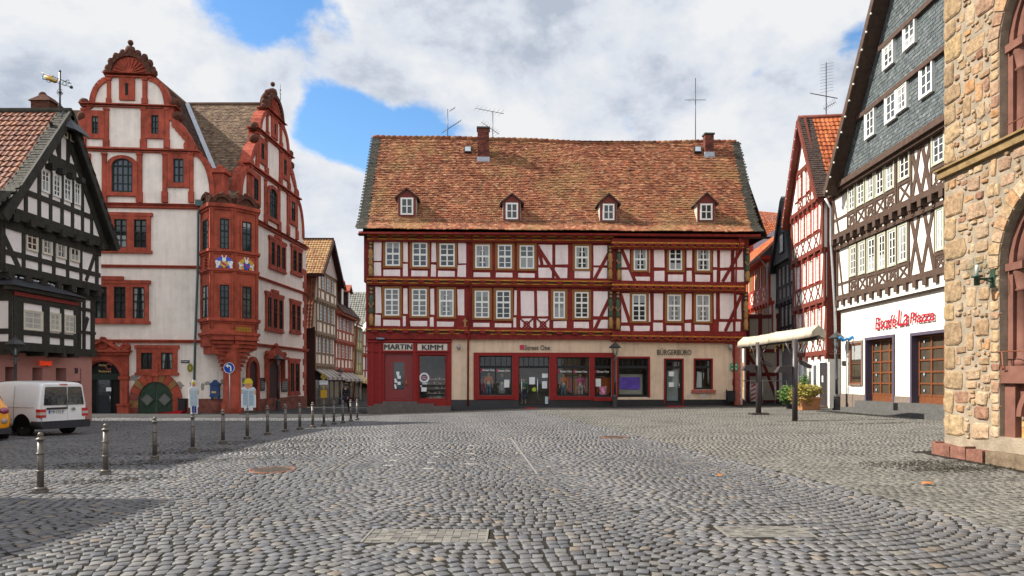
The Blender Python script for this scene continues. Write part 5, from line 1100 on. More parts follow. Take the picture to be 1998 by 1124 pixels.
    # roof: near slope faces the camera, ridge runs away from the square
    yA = F.A.y; ya = yA+apx_u; xf = XT+.75; zr = zap; eN = yA+uL+.25; eF = yA+uR+.25; zeN = F.z(0, 405, .6)-.2; zeF = z3+.05; xb = XT-12
    A_ = Vector((xb, eN-.2, zeN)); Vn = Vector((0, ya-eN+.2, zr-zeN)); lN = Vn.length; Nn = Vector((1,0,0)).cross(Vn.normalized())
    wp = lambda u, v: .3*max(0, 1-v/2.4)**2
    m = MB(); tiles(m, A_, (1,0,0), Vn, xf-xb, lN, .24, .33, warp=wp, inside=lambda u, v: u < xf-xb-.5, prof=PANT, lift=.04, thick=.03, seed=21); m.build('roof_tiles', M('brown_red_pantiles', (0,0,0), .6, .3, 3, ramp=[(.13,.034,.015),(.2,.06,.025),(.1,.028,.014),(.24,.085,.035)]), H)
    m = MB(); tiles(m, A_, (1,0,0), Vn, xf-xb, lN, .2, .16, warp=lambda u, v: wp(u, v)+.03, inside=lambda u, v: u > xf-xb-.5, seed=22); m.build('verge_slates', SLATE_DK, H)
    Bf = Vector((xf, eF, zeF)); Vf = Vector((0, ya-eF, zr-zeF)); lF = Vf.length
    m = MB(); tiles(m, Bf, (-1,0,0), Vf, xf-xb, lF, .22, .25, lift=.04, thick=.03, seed=23); m.build('rear_roof_tiles', TILE_DK, H)
    m = MB()
    for (p0, p1) in (((eN-.2, zeN), (ya, zr)), ((eF, zeF), (ya, zr))):
        off = -.05
        m.hexa([(xb, p0[0], p0[1]-.22), (xf, p0[0], p0[1]-.22), (xf, p1[0], p1[1]-.22), (xb, p1[0], p1[1]-.22), (xb, p0[0], p0[1]+off), (xf, p0[0], p0[1]+off), (xf, p1[0], p1[1]+off), (xb, p1[0], p1[1]+off)])
    for (p0, p1) in (((eN-.2, zeN), (ya, zr)), ((eF, zeF), (ya, zr))): bar_between(m, (xf+.02, p0[0], p0[1]-.16), (xf+.02, p1[0], p1[1]-.16), .09, .34)
    m.build('roof', TB, H)
    m = MB(); m.tube([(xb, ya, zr+.0), (xf, ya, zr+.0)], .14, 8); m.build('ridge_tiles', MATS['mossy_slate_verge'], H)
    m = MB(); m.hexa([(xf-.1, ya-.55, zr-.75), (xf+.35, ya-.3, zr-.85), (xf+.35, ya+.75, zr-.85), (xf-.1, ya+.85, zr-.75), (xf-.3, ya-.1, zr+.05), (xf-.2, ya-.05, zr+.03), (xf-.2, ya+.05, zr+.03), (xf-.3, ya+.1, zr+.05)]); m.build('gable_hood', MATS['dark_bay_slate'], H)
left_house()
# ================================================================ GENERIC TIMBERED STREET HOUSE
def timber_house(name, label, F, levels, wall, timb, depth=7, roof=None, zb=-.8, xpan=True, nwin=4, wmat=WHITE, shut=None, gab=None, ground=None, wgl=None, over=.18, uc=None, wcase=None, slim=False):
    """levels: heights of the floors from the ground-floor ceiling to the eave; gab = (apex_u, apex_z, [floor heights]);
    windows evenly set with posts between them, crossed braces in the parapets"""
    H = thing(name, label, 'house', F.P(F.len/2, zb)); L = F.len
    wb, tb = MB(), MB(); T = 0
    n = len(levels)-1
    for i in range(n):
        T = over*(i+1); z0, z1 = levels[i], levels[i+1]; h = z1-z0; F.box(wb, 0, L, z0, z1+(.1 if i < n-1 else 0), -depth, T)
        F.box(tb, 0, L, z0-.05, z0+.2, T-.1, T+.06); F.box(tb, 0, L, z1-.22, z1, T-.1, T+.05); zs = z0+h*.4; F.box(tb, 0, L, zs-.13, zs+.02, T-.02, T+.04)
        k = int(L/(1.0 if slim else .75))
        for j in range(k+1): u = .1+(L-.2)*j/k; F.box(tb, u-.1, u+.1, z0-.28, z0-.03, T-.7, T+.1)
        nw = nwin[i] if isinstance(nwin, (list, tuple)) else nwin; sp = L/(nw+1)
        for j in range(nw):
            c = sp*(j+1); w = min(.5, sp*.34); window(H, F, c-w, c+w, zs, z1-.24, T, wcase or timb, .06, .06, shut or wmat, .06, 2, 4, gm=wgl or GLS[2], bar=.03)
            if xpan: F.beam(tb, (c-w, z0+.2), (c+w, zs-.1), .1, T-.02, T+.03); F.beam(tb, (c+w, z0+.2), (c-w, zs-.1), .1, T-.02, T+.033)
            for s in (() if slim else (-1, 1)): F.box(tb, c+s*(w+.07)-.07, c+s*(w+.07)+.07, z0, z1, T-.02, T+.035)
        for u in (.1, L-.1): F.box(tb, u-.12, u+.12, z0, z1, T-.02, T+.05)
        for j in range(nw+1):
            c = sp*(j+.5); 
            if sp > 1.3: F.box(tb, c-.06, c+.06, z0, zs, T-.02, T+.03)
        if xpan: F.beam(tb, (.2, z1-.3), (.2+sp*.3, z0+.2), .14, T-.02, T+.032); F.beam(tb, (L-.2, z1-.3), (L-.2-sp*.3, z0+.2), .14, T-.02, T+.032)
    F.box(wb, 0, L, zb, levels[0], -depth, 0)
    if gab:
        au, az, fl = gab; Tg = T+over; z0 = levels[-1]; F.quad(wb, [(0, z0), (L, z0), (au, az)], -depth, Tg)
        lim = lambda z: (au*(z-z0)/(az-z0)+.1, L-(L-au)*(z-z0)/(az-z0)-.1)
        for z in [z0+.02]+fl: a, b = lim(z+.25); F.box(tb, a, b, z, z+.22, Tg-.05, Tg+.06); [F.box(tb, a+.2+(b-a-.4)*j/max(1, int((b-a)/.8))-.08, a+.2+(b-a-.4)*j/max(1, int((b-a)/.8))+.08, z-.24, z-.02, Tg-.4, Tg+.1) for j in range(max(1, int((b-a)/.8))+1)]
        zz = [z0]+fl+[az]
        for z, z2 in zip(zz, zz[1:]):
            a, b = lim(min(z2, az-1.0)); nw = max(0, int((b-a)/1.0))
            if nw and z2 != az or nw:
                zt = min(z2-.2, az-1.2)
                if zt-z > 1.0:
                    zs = z+(zt-z)*.4
                    for j in range(nw):
                        c = a+(b-a)*(j+.5)/nw; window(H, F, c-.33, c+.33, zs, zt, Tg, wcase or timb, .05, .06, shut or wmat, .06, 2, 4, gm=wgl or GLS[2], bar=.03); F.beam(tb, (c-.33, z+.2), (c+.33, zs-.05), .09, Tg-.02, Tg+.03); F.beam(tb, (c+.33, z+.2), (c-.33, zs-.05), .09, Tg-.02, Tg+.033)
                        for s in (-1, 1): F.box(tb, c+s*.4-.06, c+s*.4+.06, z, zt+.1, Tg-.02, Tg+.035)
                    F.box(tb, a-.2, b+.2, zs-.1, zs, Tg-.02, Tg+.04)
        for s, e in ((1, 0), (-1, L)): F.beam(tb, (e, z0), (au, az), .3, Tg-.02, Tg+.07)
        F.box(tb, au-.08, au+.08, az-1.6, az-.1, Tg-.02, Tg+.035)
    wb.build('wall', wall, H); tb.build('timber_frame', timb, H)
    return H, T+over
def roof_pair(H, F, ridge_u, ridge_z, eL, eR, t0, t1, matL, matR=None, prof=None, tw=.24, th=.32, verge=.5, lift=.04, seed=1, vm=None, board=None, under=None):
    "roof whose ridge runs back from the facade: eL/eR = (u, z) of the eaves, t0 front, t1 back"
    S3 = Vector((F.S.x, F.S.y, 0)); N3 = Vector((F.N.x, F.N.y, 0)); m = MB()
    for i, (e, mt) in enumerate(((eL, matL), (eR, matR or matL))):
        O = Vector(F.P(e[0], e[1], t0 if i == 1 else t1)); top = Vector(F.P(ridge_u, ridge_z, t0 if i == 1 else t1)); V = top-O; U = -N3 if i == 1 else N3; w = t0-t1
        fr = (lambda u, v: u > verge) if i == 1 else (lambda u, v: u < w-verge)
        a = MB(); tiles(a, O, U, V, w, V.length, tw, th, prof=prof, inside=fr, lift=lift, thick=.03, seed=seed+i); a.build('roof_tiles', mt, H)
        if verge: b = MB(); tiles(b, O, U, V, w, V.length, .2, .16, inside=lambda u, v: not fr(u, v), seed=seed+5+i, lift=.03, warp=lambda u, v: .03); b.build('verge_slates', vm or SLATE_DK, H)
        P0, P1 = (e[0], e[1]), (ridge_u, ridge_z)
        m.hexa([F.P(P0[0], P0[1]-.25, t0), F.P(P1[0], P1[1]-.25, t0), F.P(P1[0], P1[1]-.25, t1), F.P(P0[0], P0[1]-.25, t1), F.P(P0[0], P0[1]-.04, t0), F.P(P1[0], P1[1]-.04, t0), F.P(P1[0], P1[1]-.04, t1), F.P(P0[0], P0[1]-.04, t1)])
        bar_between(m, F.P(P0[0], P0[1]-.17, t0+.03), F.P(P1[0], P1[1]-.17, t0+.03), .08, .3)
    m.tube([F.P(ridge_u, ridge_z+.02, t0), F.P(ridge_u, ridge_z+.02, t1)], .12, 8)
    return m.build('roof', under or MATS['dark_roof_underlay'], H)

BRT = M('grey_brown_timber', (.085, .055, .042), .7, .25, 5, .002, 40)
SWHITE = M('bright_lime_plaster', (.76, .73, .67), .9, .04, 3, .0015, 30, grime=.05)
SAGE = M('pale_sage_window_frame', (.42, .44, .34), .5, .05)
BRRED = M('bright_red_timber', (.38, .03, .018), .55, .2, 6)
# ---------------------------------------------------------------- slate gabled cafe house
FC = Fac((16.85, 35.0), (16.36, 20.5))
def W4z(x, y): return 1600+x/2.676, y/2.676
def W5z(x, y): return 1600+x/2.613, 400+y/2.613
def cafe_house():
    F = FC; L = F.len; zb = 0.0
    H = thing('slate_gabled_house', 'tall house with grey slate gable, brown timbers and a white ground floor with red script', 'house', F.P(L/2, .1))
    T1, T2, T3 = .2, .4, .6
    z1 = F.z(1640, 604, 0); z1b = F.z(1640, 585, T1); z2 = F.z(1640, 462, T2); z3 = F.z(1636, 372, T3)
    d1 = F.R(*W5z(262, 700), *W5z(368, 1000)); 
    def RR(f, q, t): return F.R(*f(q[0], q[1]), *f(q[3], q[2]), t)
    q1 = RR(W5z, (240,690,1000,378), 0); q2 = RR(W5z, (474,668,1012,680), 0); q0 = RR(W5z, (155,705,912,216), 0)
    mb = MB(); F.wall(mb, 0, L, zb, z1, [q0, q1, q2], -.35, 0); mb.build('ground_floor_wall', SWHITE, H)
    mb = MB(); zp = F.z(1645, 768); F.wall(mb, .0, L, zb, zp, [q1, q2], 0, .05); mb.build('stone_plinth', M('brown_granite_plinth', (.2, .16, .135), .6, .2, 9), H)
    mb = MB(); F.box(mb, 0, L, z1-.05, z2+.05, -8, T1); F.box(mb, 0, L, z2, z3, -8, T2); F.box(mb, 0, .3, zb, z1, -8, -.35); F.box(mb, 0, L, zb, z1, -4.2, -4); F.box(mb, 0, L, zb, .14, -4, -.35); mb.build('wall', SWHITE, H)
    tb = MB()
    fl = [(T1, z1b, z2, W5z, [(155,210,370,190),(200,190,360,237),(245,170,350,287),(298,150,335,340),(350,130,320,395),(403,105,300,452),(595,20,240,640)]), (T2, z2, z3, W4z, [(150,965,1110,188),(195,940,1085,238),(243,905,1060,288),(293,870,1035,340),(345,835,1005,395),(415,780,955,475),(588,680,875,660)])]
    for T, za, zc_, f, ws in fl:
        F.box(tb, 0, L, za-.02, za+.22, T-.2, T+.08); F.box(tb, 0, L, zc_-.2, zc_+.02, T-.1, T+.05); zs = None
        for i, w in enumerate(ws):
            u0, u1, z0, z1_ = RR(f, w, T); zs = z0; open_ = (T == T2 and i == 4)
            window(H, F, u0, u1, z0, z1_, T, SAGE, .09, .07, WHITE, .07, 2, 4, gm=GLS[0] if open_ else random.choice(GLS[1:]), bar=.03)
            F.box(tb, u0-.12, u0, za, zc_, T-.02, T+.045); F.box(tb, u1, u1+.12, za, zc_, T-.02, T+.045); F.box(tb, u0-.1, u1+.1, z0-.16, z0, T-.02, T+.05)
            for a, b in (((u0, za+.2), (u1, z0-.12)), ((u1, za+.2), (u0, z0-.12))): F.beam(tb, a, b, .11, T-.02, T+.03)
            if i % 2 == 0:
                c = ((u0+u1)/2, (za+z0)/2); F.arc(tb, c, .2, .27, 0, 360, T-.02, T+.035, 10)
        # tall crossed braces between the window band and the next window
        u0 = RR(f, ws[5], T)[1]+.12; u1 = RR(f, ws[6], T)[0]-.12; um = (u0+u1)/2
        for a, b in ((u0, um-.1), (um, u0), (um, u1), (u1, um+.1)): F.beam(tb, (a, za+.2), (b, zc_-.2), .2, T-.02, T+.03+.004*(a > b))
        F.beam(tb, (u0, (za+zc_)/2), (u1, (za+zc_)/2), .001, T-.02, T-.01)
        F.box(tb, 0, .22, za, zc_, T-.02, T+.06); F.beam(tb, (.15, zc_-.2), (.75, za+.2), .16, T-.02, T+.03); F.box(tb, .2, RR(f, ws[0], T)[0], zs-.14, zs-.02, T-.02, T+.035)
        ul = RR(f, ws[6], T)[1]+.14
        while ul < L: F.box(tb, ul, ul+.16, za, zc_, T-.02, T+.04); F.beam(tb, (ul+.1, za+.2), (ul+1.2, zc_-.2), .16, T-.02, T+.03); ul += 1.3
        n = 20
        for k in range(n):
            u = .15+k*.72
            F.box(tb, u-.13, u+.13, za-.3, za-.02, T-.6, T+.12); F.box(tb, u-.09, u+.09, za-.5, za-.3, T-.6, T-.02)
        F.box(tb, 0, L, za-.55, za-.38, T-.25, T-.05)
    F.box(tb, 0, L, z1-.1, z1+.1, -.1, .09)
    F.box(tb, 0, L, z3-.08, z3+.2, -.3, T3+.06); tb.build('timber_frame', BRT, H)
    # slate gable
    au = F.u(1757, T3+.4); az = 20.3; e0 = F.u(1622, T3+.4); e1 = 2*au-e0
    sl = MB(); F.quad(sl, [(e0+.25, z3+.1), (e1-.2, z3+.1), (au, az-.3)], -7, T3); sl.build('gable_wall', M('slate_backing', (.06, .07, .08), .7), H)
    m = MB(); S3 = Vector((F.S.x, F.S.y, 0)); O = Vector(F.P(e0, z3+.2, T3)); hgt = az-.4-(z3+.2)
    tiles(m, O, S3, (0, 0, 1), e1-e0, hgt, .22, .15, inside=lambda u, v: abs(u+e0-au) < (e1-e0)/2*(1-v/hgt)-.15, lift=.02, thick=.012, jit=.01, over=1.3, seed=31); m.build('slate_hanging', SLATE, H)
    tr = MB()
    for a, b in (((178, 635), (640, 270)), ((310, 262), (505, 88))):
        u0, z0_ = F.uz(*W4z(*a), T3+.1); u1, z1_ = F.uz(*W4z(*b), T3+.1); u1b = 2*au-u0 if b[0] > 600 else u1; F.box(tr, u0, 2*au-u0, z0_-.08, z0_+.12, T3-.02, T3+.16)
    F.box(tr, e0, e1, z3+.06, z3+.32, T3-.1, T3+.2); tr.build('gable_ledges', BRT, H)
    for w in ((240,590,735,290),(345,505,655,403),(403,465,600,460),(525,350,525,595),(333,250,375,390),(440,140,275,503)):
        u0, u1, z0, z1_ = RR(W4z, w, T3+.05); window(H, F, u0, u1, z0, z1_, T3+.05, WHITE, .08, .08, WHITE, .07, 2, 3, gm=GLS[1], bar=.03)
    # shop door bays, deep violet-grey reveals
    rv = M('violet_grey_reveal', (.09, .075, .11), .6, .1); wood = M('brown_varnished_wood', (.17, .06, .025), .4, .25, 9)
    for (a, b, c, d) in (q1, q2):
        m = MB(); F.box(m, a-.1, a+.02, zp*0+c, d+.1, -.4, .07); F.box(m, b-.02, b+.1, c, d+.1, -.9, .07); F.box(m, a-.1, b+.1, d, d+.12, -.9, .075); m.build('door_surround', rv, H)
        m = MB(); t = -.3; n = 3 if b-a < 3 else 4
        for k in range(n+1): x = a+.05+(b-a-.1)*k/n; F.box(m, x-.05, x+.05, c+.3, d, t, t+.08)
        for k in range(6): z = c+.35+(d-c-.4)*k/5; F.box(m, a, b, z-.035, z+.035, t, t+.07)
        F.box(m, a, b, c, c+.35, t-.02, t+.06); p = m.build('folding_door', wood, H); g = MB(); g.add([F.P(a, c+.3, t+.03), F.P(b, c+.3, t+.03), F.P(b, d, t+.03), F.P(a, d, t+.03)], [(0,1,2,3)]); g.build('pane', GL_BR, p)
        m = MB(); F.box(m, a-.5, b+.6, -.1, c+.02-.0, -.7, .35); F.box(m, a-1.0, b+.9, -.1, c*.5, -.2, .8); m.build('door_steps', M('dark_grey_steps', (.1, .098, .095), .8, .2, 6), H)
        m = MB()
        for k in range(4): z = c+.5+(d-c-.8)*k/3; F.box(m, a+.42, a+.47, z, z+.09, t+.08, t+.1)
        m.build('door_clips', M('pale_blue_plastic', (.5, .6, .7), .5), p)
    window(H, F, q0[0]-.08, q0[1]+.08, q0[2]-.08, q0[3]+.08, -.05, M('brown_stone_frame', (.19, .13, .1), .7), .12, .1, wood, .07, 1, 2, gm=GL_BR)
    m = MB(); F.box(m, q0[0]+.15, q0[1]-.15, q0[2]+.35, q0[2]+.38, .04, .08); m.build('window_rail', DARKF, H)
    sc = M('crimson_script_letters', (.4, .01, .035), .4, .05)
    a = F.uz(*W5z(278, 630)); b = F.uz(*W5z(578, 600)); top = F.z(*W5z(280, 572)); 
    u0, u1 = a[0], b[0]; zz0 = F.z(*W5z(278, 628)); hh = F.z(*W5z(278, 575))-zz0
    wU = u1-u0
    for wd, xa, xb, ya, yb in (('Eiscafé', 1706.5, 1746, 644, 620), ('La', 1750, 1770, 637, 605), ('Piazza', 1774, 1821, 632, 610)):
        u0 = F.u(xa, .12); u1 = F.u(xb, .12); zz0 = F.z(xa, ya, .12); zz1 = F.z(xa, yb, .12); letters('script_lettering', wd, F, u0, u1, zz0, zz1, .07, sc, H, .025, shear=.12, bold=0.006)
    m = MB(); u, z = F.uz(1645, 709); F.box(m, u-.05, u+.3, z-.12, z+.12, 0, .04); m.build('small_plaque', INK, H)
    m = MB(); m.tube([F.P(.06, z3-.1, .8), F.P(.02, z3-.6, .5), F.P(.02, z2, .5), F.P(.02, z1, .3), F.P(.02, .1, .2)], .07, 8); m.build('downpipe', M('zinc_pipe', (.45, .46, .46), .4, .1, metal=.6), H)
    roof_pair(H, F, au, az, (e0-.15, z3-.0), (e1+.15, z3-.0), T3+.65, -9, TILE_DK, TILE_OR, prof=PANT, verge=.5, seed=41, under=BRT)
    lb = M('festoon_bulb', (.8, .78, .7), .3, 0)
    m = MB()
    for k in range(16):
        f = (k+.5)/16; u = e0+(au-e0)*f; z = z3+(az-z3)*f; m.ball(F.P(u+.05, z-.42, T3+.72), .05, 6)
    m.build('bulb_chain', lb, H)
    # tilted dark roof flap seen in front of the gable, by the tower
    m = MB(); a = at(1822, 190, 27); m.hexa([(a.x-.6, a.y, a.z-.1), (a.x+2.5, a.y, a.z+1.6), (a.x+2.5, a.y-2, a.z+1.6), (a.x-.6, a.y-2, a.z-.1), (a.x-.6, a.y, a.z), (a.x+2.5, a.y, a.z+1.75), (a.x+2.5, a.y-2, a.z+1.75), (a.x-.6, a.y-2, a.z)]); m.build('dormer_eave', BRT, H)
GL_BR = glass_mat('brown_door_glass', (.07, .055, .04))
cafe_house()

# ---------------------------------------------------------------- narrow red-framed gabled house
def red_gable():
    F = Fac((17.35, 41.6), (16.74, 36.0)); L = F.len
    z0 = F.z(1620, 690, 0); z1 = F.z(1620, 552, .2); z2 = F.z(1620, 376, .4); za = F.z(1556, 234, .7)
    lv = [F.z(1618,690), F.z(1618,585,.1), F.z(1618,478,.2), F.z(1618,376,.3)]; z0 = lv[0]; z2 = lv[-1]; z0b = z0
    H, T = timber_house('red_framed_gable_house', 'tall narrow house with bright red window frames and a brown roof verge', F, lv, SWHITE, M('brown_red_timber', (.16, .04, .028), .6, .25, 6), depth=8, nwin=[4, 4, 4], wcase=BRRED, gab=(L*.5, za, [z2+2.3, z2+4.3]), wgl=GL_CURT, slim=True, over=.1)
    ow = M('white_wash', (.8, .78, .72), .9, .04)
    m = MB(); F.box(m, .05, L-.35, 0, z0, 0, .06); m.build('ground_floor_front', ow, H)
    dk = M('dark_door_paint', (.035, .03, .035), .5, .1)
    for x0, x1 in ((1561,1568),(1570.5,1577),(1580,1587),(1589.5,1597)): q = F.R(x0, 711, x1, 757); window(H, F, q[0], q[1], q[2], q[3], .06, ow, .03, .04, ow, .03, 1, 1, gm=GLS[0])
    m = MB(); q = F.R(1603, 708, 1615, 793); F.box(m, q[0], q[1], .2, q[3], .06, .1); m.build('door', dk, H); m = MB(); F.box(m, (q[0]+q[1])/2-.1, (q[0]+q[1])/2+.1, 1.5, 1.85, .1, .11); m.build('door_notice', PAPER, H)
    m = MB(); F.box(m, q[0]-.9, q[1]+.1, 0, .22, 0, .9); m.build('door_step', M('brown_step', (.2, .15, .11), .8), H)
    m = MB(); F2 = Fac(F.P(L, 0, .12)[:2], F.P(L, 0, -8)[:2]); F2.box(m, 0, 8, z0, z2+.2, -.3, .02); F2.box(m, .15, 8, 0, z0, -.3, -.1); m.build('side_wall', MATS['brown_red_timber'], H)
    roof_pair(H, F, L*.5, za, (-.35, z2-.2), (L+.35, z2-.1), T+.35, -8.5, TILE_DK, TILE_OR, prof=PANT, verge=.75, seed=51, vm=M('brown_slate_verge', (0,0,0), .7, .2, ramp=[(.05,.035,.028),(.08,.055,.045),(.065,.045,.036)]), under=MATS['brown_red_timber'])
    m = MB()
    for k in range(11): f = (k+.5)/11; m.ball(F.P(-.3+(L*.5+.3)*f, z2-.2+(za-z2+.2)*f-.32, T+.4), .04, 6)
    m.build('bulb_chain', lb_(), H)
    d = 41; m = MB(); a, b = at(1612, 234, d), at(1612, 122, d); m.tube([a-Vector((0,0,1)), b], .03, 5)
    for k in range(10): z = 124+k*6; m.tube([at(1600, z+3, d), at(1626, z-2, d)], .009, 4)
    m.tube([at(1581, 182, d), at(1634, 192, d)], .03, 5); m.tube([at(1606, 213, d), at(1629, 200, d)], .02, 5)
    for k in range(7): m.tube([at(1606+k*3.5, 206-k*2.4, d), at(1611+k*3.5, 216-k*2.2, d)], .008, 4)
    m.build('aerial', MATS['aerial_metal'], H)
def lb_(): return MATS['festoon_bulb']
red_gable()
# ---------------------------------------------------------------- dark slate-fronted house and orange-red house deeper in the lane
def dark_house():
    F = Fac((18.3, 46.2), (17.85, 41.9)); zs = [F.z(1548, 655), F.z(1548, 580, .1), F.z(1548, 520, .2)]
    gr = M('blue_black_timber', (.03, .03, .036), .6, .2); H, T = timber_house('dark_timbered_house', 'narrow blue-black timbered house with a slate gable in the side lane', F, [F.z(1548, 668), F.z(1548, 585), F.z(1548, 508)], M('grey_infill', (.3, .31, .34), .9, .1), gr, depth=7, nwin=[4, 4], gab=None, wgl=GLS[2], xpan=False, wmat=M('grey_white_frame', (.5, .5, .52), .5))
    z = F.z(1548, 508); az = F.z(1521, 400, .5); L = F.len; m = MB(); F.quad(m, [(-.1, z), (L, z), (L*.55, az)], -6, T+.1); m.build('gable_wall', MATS['slate_backing'], H)
    m = MB(); S3 = Vector((F.S.x, F.S.y, 0)); h = az-z; tiles(m, F.P(-.1, z, T+.1), S3, (0,0,1), L, h, .22, .15, inside=lambda u, v: -.1+u > L*.55*v/h and u < L-(L*.45)*v/h, seed=61); m.build('slate_hanging', SLATE, H)
    window(H, F, L*.4, L*.62, z+.5, z+1.8, T+.12, gr, .06, .06, WHITE, .05, 2, 3, gm=GLS[1])
    roof_pair(H, F, L*.55, az+.1, (-.25, z-.2), (L+.1, z-.1), T+.2, -7, SLATE, TILE_DK, verge=.3, seed=62, under=gr)
    m = MB(); m.add([F.P(L, z+1.6, .3), F.P(L, z+1.6, -3), F.P(L*.8, z+3.5, -3), F.P(L*.8, z+3.5, .3)], [(0,1,2,3)]); m.build('side_roof', M('dark_red_slate', (.12, .03, .03), .7, .3), H)
dark_house()
def orange_house():
    F = Fac((18.9, 57.5), (18.0, 46.6)); z3 = F.z(1505, 500, .5)
    org = M('orange_red_timber', (.42, .05, .022), .55, .2, 6); H, T = timber_house('orange_red_timbered_house', 'orange-red timbered house with brown shutters behind the large house corner', F, [F.z(1505, 655), F.z(1505, 590), F.z(1505, 508)], SWHITE, org, depth=8, nwin=[6, 6], shut=M('tan_shutter', (.3, .15, .045), .6, .2), wgl=M('tan_shutter_panel', (.26, .13, .04), .6, .3, 30))
    m = MB(); F.box(m, F.len-3.4, F.len-.3, -.3, 3.2, -.1, .03); m.build('gateway', MATS['recess_shade_black'], H); m = MB()  # gateway is a flat panel, its shaded depth put into the black
    for k in (0, 1, 2): m.cut(); F.box(m, F.len*.2+k*1.5, F.len*.2+k*1.5+.9, .3, 3.0, 0, .07)
    m.build('shutter', MATS['tan_shutter'], H); m = MB(); F.box(m, 0, F.len-3.5, -.3, 1.0, 0, .08); m.build('stone_base', M('tan_stone_base', (.42, .27, .15), .9, .25, 3, .01, 8), H)
    m = MB(); F.box(m, -.2, F.len+.2, z3-.1, z3+.15, -.5, 1.0); m.build('eave', BRRED, H)
    m = MB(); m.tube([F.P(F.len-.1, z3+.1, 1.05), F.P(-.2, z3+.1, 1.05)], .09, 8); m.tube([F.P(F.len-.2, z3+.1, 1.0), F.P(F.len-.2, z3-.6, .5), F.P(F.len-.2, 0, .3)], .07, 6); m.build('gutter', MATS['zinc_pipe'], H)
    O = Vector(F.P(-.2, z3+.15, 1.0)); m = MB(); tiles(m, O, Vector((F.S.x, F.S.y, 0)), Vector(F.P(-.2, z3+4.6, -3.5))-O, F.len+.4, 6.3, .24, .32, prof=PANT, seed=70); m.build('roof_tiles', TILE_OR, H)
    m = MB(); F.box(m, 0, F.len, z3+.1, z3+3, -3, -1.4); m.build('dormer_body', M('violet_slate', (.09, .08, .11), .7, .2), H)
    # gable side towards the camera, beside the lane
    F2 = Fac((16.2, 47.2), (18.2, 46.6)); 
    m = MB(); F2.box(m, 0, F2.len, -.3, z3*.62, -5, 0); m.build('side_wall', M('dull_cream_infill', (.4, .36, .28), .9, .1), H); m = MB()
    for u in (.1, .9, F2.len-.1): F2.box(m, u-.12, u+.12, -.3, z3*.62, -.02, .05)
    for z in (.1, 2.0, 3.6, z3*.6): F2.box(m, 0, F2.len, z-.12, z+.12, -.02, .055)
    F2.beam(m, (.1, 3.4), (.95, 2.0), .2, -.02, .04); F2.beam(m, (.9, 3.4), (F2.len-.1, .2), .2, -.02, .04); m.build('side_timbers', M('deep_red_timber', (.14, .015, .012), .6, .2), H)
orange_house()
def back_roof():
    H = thing('orange_roofed_house', 'distant house of which only the orange pantile roof rises behind the large house', 'house', (27, 66, 0))
    A = at(1440, 468, 60); B = at(1545, 468, 62); top = at(1500, 402, 64); m = MB(); U = (B-A); U.z = 0; V = Vector((0, 4.5, top.z-A.z)); tiles(m, A, U, V, U.length+2, V.length, .27, .34, prof=PANT, seed=81, lift=.05); m.build('roof_tiles', TILE_OR, H)
    m = MB(); m.box(A.x, B.x+1.5, A.y+.7, A.y+9, -1, A.z); m.box(A.x, B.x+2, A.y+8.4, A.y+9, A.z, top.z-.6); m.build('wall', BRRED, H)
back_roof()

